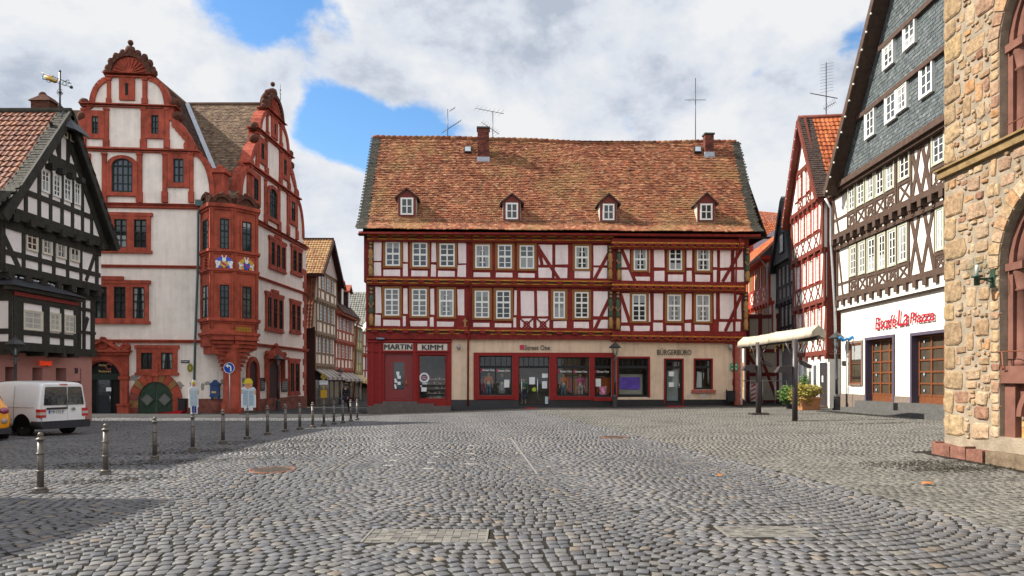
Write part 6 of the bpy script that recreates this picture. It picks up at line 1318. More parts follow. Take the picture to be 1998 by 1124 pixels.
# ================================================================ STONE TOWN HALL WALL AT THE RIGHT EDGE
def tower():
    XW = 9.44; F = Fac((XW, 14.9), (XW, -2.0)); L = F.len; zb = -.1
    H = thing('stone_town_hall', 'tan rubble stone building with arched red sandstone windows at the right edge', 'town hall', (XW+3, 8, 0))
    mort = M('grey_tan_mortar', (.29, .24, .18), .95, .25, 4, .015, 22, grime=.25)
    st = M('tan_rubble_stone', (0,0,0), .9, .38, 9, .035, 13, ramp=[(.36,.25,.14),(.42,.3,.18),(.32,.22,.13),(.26,.17,.1),(.44,.33,.22),(.38,.2,.09),(.34,.25,.17),(.25,.13,.085),(.46,.34,.22),(.31,.22,.14),(.39,.28,.18)])
    qn = M('tan_quoin_stone', (0,0,0), .9, .4, 8, .035, 12, ramp=[(.35,.25,.13),(.26,.18,.11),(.38,.28,.16),(.3,.2,.12)])
    rs = M('purple_red_sandstone', (.17, .078, .058), .8, .2, 3, .003, 30, grime=.25)
    U = lambda x: F.u(x); ua = U(1950); zc_ = F.z(1843, 340); zt = 17
    # openings: upper arch and lower arch windows
    w = 3.0; r_ = w/2; c1 = (ua+r_, F.z(1998, 62)-.0); c2 = (ua+r_, F.z(1998, 500)+.35)
    # traced springing heights
    sp1 = F.z(1952, 95); sp2 = F.z(1952, 520); sill1 = F.z(1952, 282); sill2 = F.z(1952, 715)
    m = MB(); holes = [(ua, ua+w, sill2+.0, sp2), (ua, ua+w, sill1, sp1)]
    F.wall(m, 0, L, zb, zt, [(ua, ua+w, .55, sp2), (ua, ua+w, sp2, sp2+r_), (ua, ua+w, sill1, sp1), (ua, ua+w, sp1, sp1+r_)], -.6, 0)
    for sp in (sp1, sp2):
        n = 14
        for k in range(n):
            a0, a1 = math.pi*k/n, math.pi*(k+1)/n; x0, x1 = ua+r_-r_*math.cos(a0), ua+r_-r_*math.cos(a1); F.quad(m, [(x0, sp+r_*math.sin(a0)), (x1, sp+r_*math.sin(a1)), (x1, sp+r_+.01), (x0, sp+r_+.01)], -.6, 0)
    F2 = Fac((XW+8, 14.9), (XW, 14.9)); F2.box(m, 0, 8-.61, zb, zt, -.6, 0); m.box(XW+8, XW+8.5, -2, 14.9, zb, zt); m.box(XW, XW+8, -2.4, -2, zb, zt); m.build('wall', mort, H)
    # stones: real blocks, rounded and irregular, proud of the mortar
    rr = random.Random(12); m = MB(); mq = MB()
    def rock(mb, u0, u1, z0, z1, proud, n=9, FF=F):
        uc, zc2 = (u0+u1)/2, (z0+z1)/2; hw, hh = (u1-u0)/2*1.07, (z1-z0)/2*1.07; ring0, ring1, ring2 = [], [], []; rot = rr.uniform(-.12, .12)
        for k in range(n):
            a = 2*math.pi*(k+rr.uniform(-.25, .25))/n; ca, sa = math.cos(a), math.sin(a); e = .38
            x = hw*math.copysign(abs(ca)**e, ca)*rr.uniform(.86, 1.03); y = hh*math.copysign(abs(sa)**e, sa)*rr.uniform(.86, 1.03)
            x, y = x-y*rot, y+x*rot*.6
            ring0.append(FF.P(uc+x, zc2+y, -.05)); ring1.append(FF.P(uc+x*.97, zc2+y*.97, proud*.45)); ring2.append(FF.P(uc+x*.83, zc2+y*.83, proud*rr.uniform(.8, 1.15)))
        c = [FF.P(uc+hw*rr.uniform(-.2, .2), zc2+hh*rr.uniform(-.2, .2), proud*1.2)]
        mb.add(ring0+ring1+ring2+c, [(j*n+i, (j)*n+(i+1) % n, (j+1)*n+(i+1) % n, (j+1)*n+i) for j in (0, 1) for i in range(n)]+[(2*n+i, 2*n+(i+1) % n, 3*n) for i in range(n)])
    def blocked(u, z):
        if abs(z-zc_) < .16: return True
        for sp, lo in ((sp1, sill1-.0), (sp2, .35)):
            if ua-.02 < u < ua+w+.02 and lo < z < sp: return True
            if math.hypot(u-ua-r_, z-sp) < r_+(.0) and z >= sp: return True
        return False
    # quoins
    z = .45; k = 0
    while z < zt-.5:
        h = rr.uniform(.34, .62)
        if abs(z+h/2-zc_) < h/2+.12:
            if z < zc_ and not mq.cuts: pass
            z = zc_+.17 if z < zc_ else z+.1
        if z+h > zc_-.12 and z < zc_: h = zc_-.12-z
        if h < .12: mq.cut(); z = zc_+.17; continue
        wq = (.62, .36)[k % 2]*rr.uniform(.85, 1.15)
        if z > zc_ and not mq.cuts: mq.cut()
        rock(mq, .005, wq, z, z+h-.02, .035, 12); mq_w = wq; QW.append((z, z+h, wq)); z += h; k += 1
    # rubble: irregular stones of very different sizes packed by trial, with wide mortar between them
    RS = 50; UW, ZH = ua+w+2.5, 13.0; occ = np.zeros((int(UW*RS)+2, int(ZH*RS)+2), bool)
    gu_, gz_ = np.meshgrid(np.arange(occ.shape[0])/RS, np.arange(occ.shape[1])/RS, indexing='ij')
    occ |= (np.abs(gz_-zc_) < .15) | (gz_ < .4)
    for sp, lo in ((sp1, sill1), (sp2, 0.)):
        occ |= (gu_ > ua-.24) & (gu_ < ua+w+.24) & (gz_ > lo) & (gz_ < sp); occ |= (np.hypot(gu_-ua-r_, gz_-sp) < r_+.33) & (gz_ >= sp)
    for a, b, w_ in QW: occ[:int((w_+.03)*RS), int(a*RS):int(b*RS)+1] = True
    for (w0_, w1_, h0_, h1_, n_) in ((.42,.66,.28,.44,160),(.28,.46,.18,.3,1600),(.18,.34,.11,.2,12000),(.11,.2,.07,.13,26000),(.07,.12,.045,.08,26000)):
        for _ in range(n_):
            ww, hh = rr.uniform(w0_, w1_), rr.uniform(h0_, h1_)
            if rr.random() < .18: ww, hh = hh, ww
            u = rr.uniform(0, UW-ww); z = rr.uniform(.38, ZH-hh); a, b, c, d = int(u*RS), int((u+ww)*RS), int(z*RS), int((z+hh)*RS)
            if occ[a:b+1, c:d+1].any(): continue
            occ[a:b+1, c:d+1] = True; rock(m, u+.002, u+ww, z+.002, z+hh, rr.uniform(.012, .045), rr.choice((7, 8, 9, 10)))
    # voussoirs and jamb stones round the arches
    for sp, lo in ((sp1, sill1), (sp2, .5)):
        zz = lo+.02
        while zz < sp: h = rr.uniform(.14, .3); h = min(h, sp-zz+.02); rock(m, ua-.21-rr.uniform(0, .04), ua-.0, zz+.01, zz+h-.01, .025, 8); zz += h
        n = 21
        for k in range(n):
            a = math.pi*(k+.5)/n; uc, zc2 = ua+r_-(r_+.15)*math.cos(a), sp+(r_+.15)*math.sin(a); ring0, ring1 = [], []
            for da, dr in ((-.47, -.15), (.47, -.15), (.47, .14+.04*(k % 2)), (-.47, .14+.04*(k % 2))):
                aa = a+da*math.pi/n; rad = r_+.15+dr; ring0.append(F.P(ua+r_-rad*math.cos(aa), sp+rad*math.sin(aa), -.05)); aa = a+da*.92*math.pi/n; rad = r_+.15+dr*.93; ring1.append(F.P(ua+r_-rad*math.cos(aa), sp+rad*math.sin(aa), .03))
            m.add(ring0+ring1, [(4,5,6,7),(0,1,5,4),(1,2,6,5),(2,3,7,6),(3,0,4,7)])
    m.build('rubble_stones', st, H); mq.build('corner_quoins', qn, H)
    # side stones of the corner, facing away
    # string course and base blocks
    m = MB(); F.box(m, -.1, L, zc_-.1, zc_+.06, -.1, .1); F.quad(m, [(-.14, zc_+.06), (L, zc_+.06), (L, zc_+.1), (-.14, zc_+.1)], -.1, .16); m.build('string_course', M('mossy_string_course', (.22, .15, .07), .9, .4, 5, .006, 20), H)
    m = MB(); F.box(m, -.13, .0, zb, .3, -.3, .2); [F.quad(m, [(uu, zb), (uu+.5, zb), (uu+.5+rr.uniform(-.03,.0), .24+rr.uniform(0,.07)), (uu+.02, .24+rr.uniform(0,.07))], -.1, .2+rr.uniform(0,.03)) for uu in (.02, .52, 1.02)]; m.build('base_block', M('red_base_stone', (.2, .095, .07), .9, .4, 5, .03, 9), H); m = MB(); F.box(m, U(1945), L, zb, .26, -.1, .22); m.build('base_kerb', M('tan_base_stone', (.17, .125, .085), .9, .4, 5, .03, 9), H)
    # arched windows: sandstone column order, green frame
    gf = M('pale_green_frame', (.45, .6, .52), .5, .05)
    for sp, lo in ((sp1, sill1), (sp2, sill2)):
        m = MB(); F.box(m, ua, ua+.14, lo, sp, -.6, -.16); F.box(m, ua+w-.14, ua+w, lo, sp, -.6, -.16); F.arc(m, (ua+r_, sp), r_-.14, r_, 0, 180, -.6, -.16, 16)
        for uc in (ua+.26, ua+w-.26):
            p = F.P(uc, 0, -.3); m.lathe((p[0], p[1], 0), [(.17, lo), (.17, lo+.1), (.13, lo+.18), (.125, sp-.5), (.16, sp-.48), (.13, sp-.44), (.17, sp-.2), (.2, sp-.12), (.21, sp)], 14)
            F.box(m, uc-.22, uc+.22, sp-.1, sp+.04, -.55, -.08)
        n = 22; pts = [Vector(F.P(ua+r_-(r_-.26)*math.cos(math.pi*k/n), sp+(r_-.26)*math.sin(math.pi*k/n), -.3)) for k in range(n+1)]; m.tube(pts, .125, 10); m.build('window_arch', rs, H)
        m = MB(); a, b = ua+.42, ua+w-.42; r3 = (b-a)/2
        for q in ((a, a+.1, lo, sp), (b-.1, b, lo, sp), (a, b, sp-.5, sp-.4), (a, b, lo, lo+.1), ((a+b)/2-.05, (a+b)/2+.05, lo, sp), (a, b, (lo+sp)/2-.04, (lo+sp)/2+.04)): F.box(m, *q, -.5, -.42)
        F.arc(m, (ua+r_, sp), r3-.1, r3, 0, 180, -.5, -.42, 14)
        for k in (1, 3): F.box(m, a+(b-a)*k/4-.02, a+(b-a)*k/4+.02, lo, sp, -.5, -.44)
        p = m.build('window', WHITE if sp == sp1 else gf, H); m = MB(); F.quad(m, [(a, lo), (b, lo)]+[(ua+r_+r3*math.cos(t), sp+r3*math.sin(t)) for t in np.linspace(0, math.pi, 14)], -.52, -.49); m.build('pane', GLS[1], p)
    m = MB(); F.box(m, ua-.02, ua+w, sill2-.32, sill2, -.6, -.02); F.box(m, ua, ua+w, sill2-.9, sill2-.32, -.6, -.2); F.box(m, ua, ua+.28, .2, sill2-.32, -.5, -.1); F.arc(m, (ua+.95, sill2-.95), .5, .62, 90, 180, -.4, -.08, 8); m.cut(); F.box(m, ua, ua+w, sill1-.12, sill1, -.6, -.03); m.build('window_sill', rs, H)
    m = MB(); F.wall(m, ua+.28, ua+w, .2, sill2-.9, [], -.6, -.22); m.build('infill_wall', mort, H); m = MB(); z = .3
    while z < sill2-1.0:
        h = rr.uniform(.16, .26); u = ua+.3
        u = ua+.32
        while u < ua+w-.3:
            w_ = rr.uniform(.18, .36)
            uc, zc2 = u+w_/2, z+h/2; F.box(m, u+.01, u+w_-.02, z+.01, z+h-.02, -.3, -.2+rr.uniform(0, .02)); u += w_
        z += h
    m.build('infill_stones', M('orange_infill_stone', (0,0,0), .9, .3, 6, .01, 14, ramp=[(.45,.2,.06),(.5,.28,.1),(.38,.2,.09),(.5,.32,.15)]), H)
    m = MB(); z = sill2+.28; m.tube([F.P(ua-.05, z, .02), F.P(ua+w, z, .02)], .012, 5); m.tube([F.P(ua+.1, z, .02), F.P(ua+.13, z-.35, .03), F.P(ua+.2, z-.3, .06)], .015, 5); z = sill1+.3; m.tube([F.P(ua+.2, z, .02), F.P(ua+w, z, .02)], .012, 5)
    for k in range(18):
        u = ua+.55+k*.13; m.tube([F.P(u, sill1, .02), F.P(u+.13, z, .02)], .008, 4); m.tube([F.P(u+.13, sill1, .02), F.P(u, z, .02)], .008, 4)
    m.build('iron_railing', MATS['rusty_iron'], H)
QW = []
tower()
def tower_lamp():
    F = Fac((9.44, 14.9), (9.44, -2.0)); u, z = F.uz(1940, 545); c = Vector(F.P(u, z+.04, .34)); c.z = EYE+(HY-545)*c.y/FP
    t = thing('globe_wall_lamp', 'clear glass globe lamp on a green bracket on the stone wall', 'lamp', F.P(u, z, 0)); gm = M('green_iron_bracket', (.03, .07, .045), .5, .3, 20)
    m = MB(); F.box(m, u-.07, u+.07, z-.16, z+.2, 0, .04); m.tube([F.P(u, z+.02, .02), c], .022, 8); m.tube([F.P(u, z-.06, .02), F.P(u, z-.01, .2)], .015, 6); m.lathe(c, [(.05, -.12), (.05, .03), (.1, .04), (.1, .07), (.05, .08)], 12); m.build('bracket', gm, t)
    m = MB(); m.ball(c+Vector((0,0,.24)), .19, 20); m.build('globe', clear_glass(), t); m = MB(); m.lathe(c, [(.03, .08), (.03, .2), (.035, .22), (.02, .28)], 10); m.build('bulb', PAPER, t)
tower_lamp()
# ================================================================ LANE AT THE LEFT, SEEN PAST THE STONE HOUSE
def lane():
    tan = M('grey_tan_timber', (.24, .17, .11), .8, .2, 5); crm = M('sun_lightened_cream_infill', (.85, .74, .6), .9, .05)  # lane cream and tan lightened to stand for sunlight on the fronts
    # first house: gable with a cement-grey top
    F = Fac((-16.6, 57.2), (-16.65, 63.6)); lv = [F.z(613, 730), F.z(613, 665, .15), F.z(613, 598, .3), F.z(620, 535, .4)]
    au = F.len*.47; az = F.z(633, 458, .6); lv = [-.76+3.6, -.76+6.3, -.76+9.1, -.76+11.6]
    H, T = timber_house('tan_timbered_gable_house', 'tan timbered house with a plain gable top at the mouth of the lane', F, lv, crm, tan, depth=9, nwin=[4, 4, 3], wgl=GLS[2], xpan=False, zb=-1.2, over=.1)
    m = MB(); F.quad(m, [(.1, lv[-1]), (F.len-.1, lv[-1]), (au, az-.3)], -8, T+.05); m.build('gable_wall', M('grey_cement_gable', (.5, .42, .37), .9, .06), H); window(H, F, au-.3, au+.3, lv[-1]+1.2, lv[-1]+2.4, T+.06, WHITE, .05, .06, WHITE, .05, 2, 2)
    roof_pair(H, F, au, az, (-.5, lv[-1]-.4), (F.len+.5, lv[-1]-.4), T+.5, -9, M('yellow_tan_pantiles', (0,0,0), .6, .2, ramp=[(.34,.2,.09),(.44,.28,.13),(.28,.12,.06),(.4,.24,.1)]), TILE_DK, prof=PANT, verge=0, seed=91, under=MATS['dark_brown_timber'])
    def shopfront(F, z, n, H, col):
        m = MB(); F.box(m, 0, F.len, -1.2, z, 0, .03); m.build('shop_front', M('dark_shop_front', (.03, .025, .022), .5), H)
        for k in range(n):
            a = F.len*(k+.12)/n; b = F.len*(k+.88)/n; m = MB(); m.add([F.P(a, -.9, .05), F.P(b, -.9, .05), F.P(b, z-.8, .05), F.P(a, z-.8, .05)], [(0,1,2,3)]); m.build('shop_pane', glass_mat('shop_pane_glass', (.12, .11, .09)), H)
        m = MB()
        for k in range(n*2): a = F.len*k/(n*2); b = F.len*(k+1)/(n*2); m.hexa([F.P(a+.02, z-.75, 1.1), F.P(b-.02, z-.75, 1.1), F.P(b-.02, z-.05, .03), F.P(a+.02, z-.05, .03), F.P(a+.02, z-.7, 1.1), F.P(b-.02, z-.7, 1.1), F.P(b-.02, z, .03), F.P(a+.02, z, .03)], k % 2); F.box(m, a, b, z-.95, z-.72, 1.07, 1.1, k % 2)
        m.build('awning', col, H)
    aw = [M('grey_awning_stripe', (.22, .2, .18), .8), M('pale_awning_stripe', (.45, .4, .35), .8)]; ay = [M('ochre_awning_stripe', (.4, .28, .1), .8), M('sand_awning_stripe', (.6, .5, .3), .8)]
    shopfront(F, lv[0]-.3, 4, H, aw)
    m = MB(); F2 = Fac((F.A.x-8, F.A.y-.02), F.P(0, 0, .1)[:2]); F2.box(m, 0, F2.len, -1.2, lv[0]+3.2, -.2, .05); m.build('side_wall', MATS['dark_brown_timber'], H)  # wall facing the camera coloured dark to stand for its shade
    m = MB(); tiles(m, F2.P(0, lv[0]+3.0, 1.2), Vector((F2.S.x, F2.S.y, 0)), Vector(F2.P(0, lv[-1]-.2, .1))-Vector(F2.P(0, lv[0]+3.0, 1.2)), F2.len+.1, 4.3 if False else (Vector(F2.P(0, lv[-1]-.2, .1))-Vector(F2.P(0, lv[0]+3.0, 1.2))).length, .25, .34, prof=PANT, seed=92); m.build('wall_tiles', MATS['brown_red_pantiles'], H)
    # second: red timbered house with dormers
    F = Fac((-16.65, 63.7), (-16.8, 71.5)); lv = [2.6, 5.3, 7.9]
    rt = M('lane_red_timber', (.33, .085, .05), .7, .2, 6); H, T = timber_house('red_timbered_dormer_house', 'red timbered house with two tall dormers further down the lane', F, lv, crm, rt, depth=9, nwin=[4, 4], wgl=GLS[2], xpan=False, zb=-1.4, over=.12); shopfront(F, lv[0]-.2, 4, H, aw)
    O = Vector(F.P(-.2, lv[-1], T+.6)); S3 = Vector((F.S.x, F.S.y, 0)); V = Vector(F.P(-.2, lv[-1]+4.6, -3))-O; m = MB(); tiles(m, O, S3, V, F.len+.4, V.length, .25, .25, seed=95); m.build('roof_tiles', TILE_DK, H)
    m = MB(); F.box(m, -.1, F.len+.1, lv[-1]-.2, lv[-1]+.02, -8, T+.5); F.quad(m, [(0, 0), (0, 1)], 0, 1) if False else None; m.hexa([F.P(-.2, lv[-1]-.1, T+.5), F.P(F.len+.2, lv[-1]-.1, T+.5), F.P(F.len+.2, lv[-1]-.1, -6), F.P(-.2, lv[-1]-.1, -6), F.P(-.2, lv[-1]+.0, T+.5), F.P(F.len+.2, lv[-1]+.0, T+.5), F.P(F.len+.2, lv[-1]+4.5, -3.1), F.P(-.2, lv[-1]+4.5, -3.1)]); m.build('roof', rt, H)
    for k in (.3, .68):
        u = F.len*k; z0 = lv[-1]+.7; m = MB(); F.quad(m, [(u-.6, z0), (u+.6, z0), (u+.6, z0+1.9), (u, z0+2.4), (u-.6, z0+1.9)], -3, T-.1); d = m.build('dormer', MATS['dark_brown_timber'], H); m = MB(); F.box(m, u-.3, u+.3, z0+.3, z0+1.8, T-.1, T-.05); m.build('dormer_window', WHITE, d)
        m = MB(); F.quad(m, [(u-.85, z0+1.75), (u, z0+2.45), (u+.85, z0+1.75), (u+.85, z0+1.9), (u, z0+2.6), (u-.85, z0+1.9)], -3, T+.15); m.build('dormer_roof', rt, d)
    m = MB(); m.tube([F.P(F.len-.1, lv[-1], T+.5), F.P(F.len-.1, lv[-1]-.6, T+.2), F.P(F.len-.1, -1, .2)], .1, 6); m.build('downpipe', rt, H)
    # third: narrow yellow house
    F = Fac((-16.8, 71.6), (-16.9, 76.2)); H, T = timber_house('yellow_green_timbered_house', 'narrow yellow-green timbered house between the red house and the white one', F, [2.4, 4.9, 7.3], M('sage_yellow_infill', (.6, .55, .3), .9, .05), M('sage_timber', (.3, .28, .14), .8), depth=8, nwin=[3, 3], wgl=GLS[2], xpan=False, zb=-1.6, over=.1); shopfront(F, 2.2, 3, H, ay)
    O = Vector(F.P(0, 7.3, T+.4)); V = Vector(F.P(0, 9.6, -3))-O; m = MB(); tiles(m, O, Vector((F.S.x, F.S.y, 0)), V, F.len, V.length, .25, .3, seed=97); m.build('roof_tiles', TILE_DK, H)
    # fourth: white and red house turned towards the square, pantile roof
    F = Fac((-16.9, 76.4), (-15.0, 83.0)); H, T = timber_house('white_red_timbered_house', 'white house with thin red timbers under a black and cream pantile roof closing the lane', F, [1.6, 4.4, 7.0], SWHITE, M('lane_brick_red_timber', (.3, .07, .05), .7, .2), depth=8, nwin=[4, 4], wgl=GLS[2], xpan=False, zb=-1.8, over=.08); shopfront(F, 1.6, 3, H, ay)
    A = at(655, 662, 80); m = MB(); O = Vector((-21.5, 78.6, 7.1)); V = Vector((0, 4.6, EYE+(HY-570)*83/FP-O.z)); tiles(m, O, (1, -.03, 0), V, 7.0, V.length, .3, .36, prof=PANT, seed=98, lift=.06, inside=lambda u, v: u < 4.6+2.4*v/6.6); m.build('roof_tiles', M('black_cream_pantiles', (0,0,0), .5, .2, ramp=[(.12,.12,.1),(.2,.19,.16),(.16,.155,.13)]), H)
    m = MB(); m.box(-22.5, -17.1, 79.8, 86, -1.8, O.z); m.build('side_wall', SWHITE, H); m = MB(); F.quad(m, [(0, 7.0), (F.len, 7.0), (F.len, 12.0)], -.3, T); m.build('gable_wall', SWHITE, H)
    # last house glimpsed beside the large house
    F = Fac((-14.2, 92), (-9, 92)); H = thing('distant_tan_house', 'small tan house at the far end of the lane', 'house', (-12, 92, -1.5)); m = MB(); F.box(m, 0, 5.2, -2, 4.2, -6, 0); m.build('wall', M('tan_render', (.5, .4, .28), .9), H)
    m = MB(); tiles(m, F.P(0, 4.2, .4), (1, 0, 0), Vector((0, 3, 3)), 5.2, 4.2, .3, .34, prof=PANT, seed=99); m.build('roof_tiles', TILE_OR, H)
    m = MB(); 
    for k in range(3): m.cut(); F.box(m, .6+k*1.5, 1.3+k*1.5, 1.6, 3.0, 0, .05)
    m.build('window', WHITE, H)
    # hanging wrought-iron shop signs
    t = thing('hanging_inn_sign', 'wrought iron hanging sign with a black figure over the lane', 'sign', (-14.2, 77, 4.5)); m = MB(); p = Vector((-14.4, 77.6, 4.4)); m.tube([p, p+Vector((1.7, 0, 0))], .04, 5); m.tube([p+Vector((0,0,-.9)), p+Vector((.8, 0, -.1)), p+Vector((1.6, 0, .3))], .03, 5); m.build('bracket', IRON, t)
    m = MB(); q = p+Vector((1.1, 0, -.7)); m.ball(q, .2, 8, sq=(1,.4,1.4)); m.ball(q+Vector((.1, 0, .42)), .13, 8); m.tube([q, q+Vector((-.3, 0, -.4))], .07, 5); m.tube([q+Vector((.1,0,.1)), q+Vector((.35, 0, .1))], .06, 5); m.box(q.x-.6, q.x+.5, q.y-.03, q.y+.03, q.z-.75, q.z-.5); m.build('figure_board', INK, t)
lane()
# ---------------------------------------------------------------- houses of the square that stand just outside the picture on the left (they cast the shadows on the cobbles)
def neighbours():
    for nm, lab, ya, yb, h, hr in (('grey_rendered_house', 'grey rendered house next to the black timbered one, outside the view', 13.2, 25.0, 10.4, 13.2), ('plain_cream_house', 'plain cream house at the near left of the square, outside the view', -14.0, 10.2, 11.9, 15.6)):
        F = Fac((-19.2, ya), (-19.2, yb)); H = thing(nm, lab, 'house', (-23, (ya+yb)/2, 0)); m = MB(); F.box(m, 0, F.len, -.4, h, -10, 0); m.build('wall', CREAM, H)
        m = MB(); n = 5; m.hexa([F.P(0, h, .4), F.P(F.len, h, .4), F.P(F.len, h, -10.4), F.P(0, h, -10.4), F.P(.2, hr, -4.9), F.P(F.len-.2, hr, -4.9), F.P(F.len-.2, hr, -5.1), F.P(.2, hr, -5.1)]); m.build('roof', TILE_DK, H)
        for k in range(int(F.len/2.4)):
            for z in (.9, 3.8, 6.2): window(H, F, 1+k*2.4, 2.1+k*2.4, z, z+1.5, 0, WHITE, .08, .06, WHITE, .05, 2, 3)
neighbours()
# ================================================================ STREET FURNITURE
BOLM = M('brown_grey_cast_iron', (.12, .104, .09), .42, .2, 30, .001, 200, metal=.3)
def make_bollard():
    t = thing('bollard', 'x', 'bollard'); h = .9
    m = MB(); m.box(-.08, .08, -.08, .08, -.03, .05); m.lathe((0,0,0), [(.085, .05), (.078, .085), (.062, .09)], 20); m.build('base', BOLM, t)
    m = MB(); m.lathe((0,0,0), [(.046, .06), (.04, .78)], 20); m.build('post', BOLM, t)
    for z in (.325, .58): m = MB(); m.lathe((0,0,z), [(.044, -.014), (.058, -.006), (.06, .004), (.045, .014)], 20); m.build('ring', BOLM, t)
    m = MB(); m.lathe((0,0,.78), [(.045, -.01), (.066, .0), (.068, .012), (.045, .025), (.035, .03), (.034, .05), (.04, .065), (.036, .09), (.018, .108), (.004, .113)], 20); m.build('cap', BOLM, t)
    return t
bases = [(79,962),(206,926),(302,897),(376,880),(435,866),(482.5,857),(522,849),(557,843),(585,838.5),(610,835),(632,831.5),(651.5,828.5),(669,826),(684.5,822.5),(697,820)]
ordn = 'first second third fourth fifth sixth seventh eighth ninth tenth eleventh twelfth thirteenth fourteenth fifteenth'.split()
bl = make_bollard()
for i, (px, py) in enumerate(bases):
    hpx = 120*(py-741)/221.; c = G(px, py); sc = (hpx*c.y/FP)/.9; sc = clamp(sc, .92, 1.08)
    lab = {0: 'nearest bollard, standing by the cobbles at the lower left', 14: 'farthest bollard of the row, closest to the large timbered house'}.get(i, '%s bollard of the receding row counted from the nearest one' % ordn[i])
    if i == 0: bl.location = c; bl.scale = (sc,)*3; bl['label'] = lab; bl['group'] = 'bollards in a receding row across the square'; bl.rotation_euler = (0, 0, .3)
    else: dup(bl, c, .3+.1*i, lab, sc)

def make_lamp():
    t = thing('street_lamp', 'x', 'street lamp'); H_ = 4.0
    m = MB(); m.lathe((0,0,0), [(.2, -.05), (.2, .08), (.155, .1), (.15, .62), (.17, .66), (.12, .72), (.085, .8)], 8, sm=False); m.build('base', IRON, t)
    m = MB(); m.lathe((0,0,0), [(.07, .75), (.062, 1.5), (.075, 1.52), (.075, 1.56), (.058, 1.6), (.05, 2.75), (.065, 2.78), (.065, 2.84), (.045, 2.88), (.04, 3.15)], 12); m.tube([(-.24, 0, 2.98), (.24, 0, 2.98)], .016, 6); m.build('post', IRON, t)
    m = MB(); m.lathe((0,0,3.12), [(.05, 0), (.1, .03), (.11, .05)], 6, sm=False)
    for k in range(6): a = math.pi*k/3; m.tube([(.11*math.cos(a), .11*math.sin(a), 3.16), (.235*math.cos(a), .235*math.sin(a), 3.62)], .012, 5)
    m.lathe((0,0,3.62), [(.25, -.015), (.27, 0), (.37, .0), (.38, .03), (.2, .2), (.08, .27), (.07, .31), (.03, .33), (.025, .38), (.0, .4)], 12, sm=False); m.build('lantern_frame', IRON, t)
    m = MB(); m.lathe((0,0,3.14), [(.1, .02), (.225, .48)], 6, sm=False); m.build('lantern_glass', clear_glass(), t)
    m = MB(); m.lathe((0,0,3.16), [(.03, 0), (.035, .25), (.02, .3)], 8); m.build('bulb', PAPER, t)
    return t
lm = make_lamp(); first = True
for px, py, top, lab in ((1200,793,666,'black street lamp before the red shop fronts'),(543,801,690,'street lamp beside the arched doors of the red and white stone house'),(1632.5,798,645,'street lamp at the white cafe corner, next to the blue bow'),(30,826,655,'street lamp in front of the black timbered house behind the van'),(664,800,717,'distant street lamp in the lane behind the walking man')):
    if px == 1200: d = 40.3; c = Vector(((px-CX)/FP*d, d, gz((px-CX)/FP*d, d)-.02)); sc = (EYE+(HY-top)*d/FP-c.z)/4.02
    elif px == 543: d = 46.5; x = (px-CX)/FP*d; c = Vector((x, d, EYE-(py-HY)*d/FP)); sc = (EYE+(HY-top)*d/FP-c.z)/4.02
    elif px == 1632.5: d = 34.2; x = (px-CX)/FP*d; c = Vector((x, d, gz(x, d))); sc = (EYE+(HY-top)*d/FP-c.z)/4.02
    elif px == 30: d = 24.3; x = (px-CX)/FP*d; c = Vector((x, d, gz(x, d))); sc = (EYE+(HY-top)*d/FP-c.z)/4.02
    else: d = 62; x = (px-CX)/FP*d; c = Vector((x, d, gz(x, d))); sc = (EYE+(HY-top)*d/FP-c.z)/4.02
    if first: lm.location = c; lm.scale = (sc,)*3; lm['label'] = lab; lm['group'] = 'lantern street lamps'; first = False
    else: dup(lm, c, 0, lab, sc)

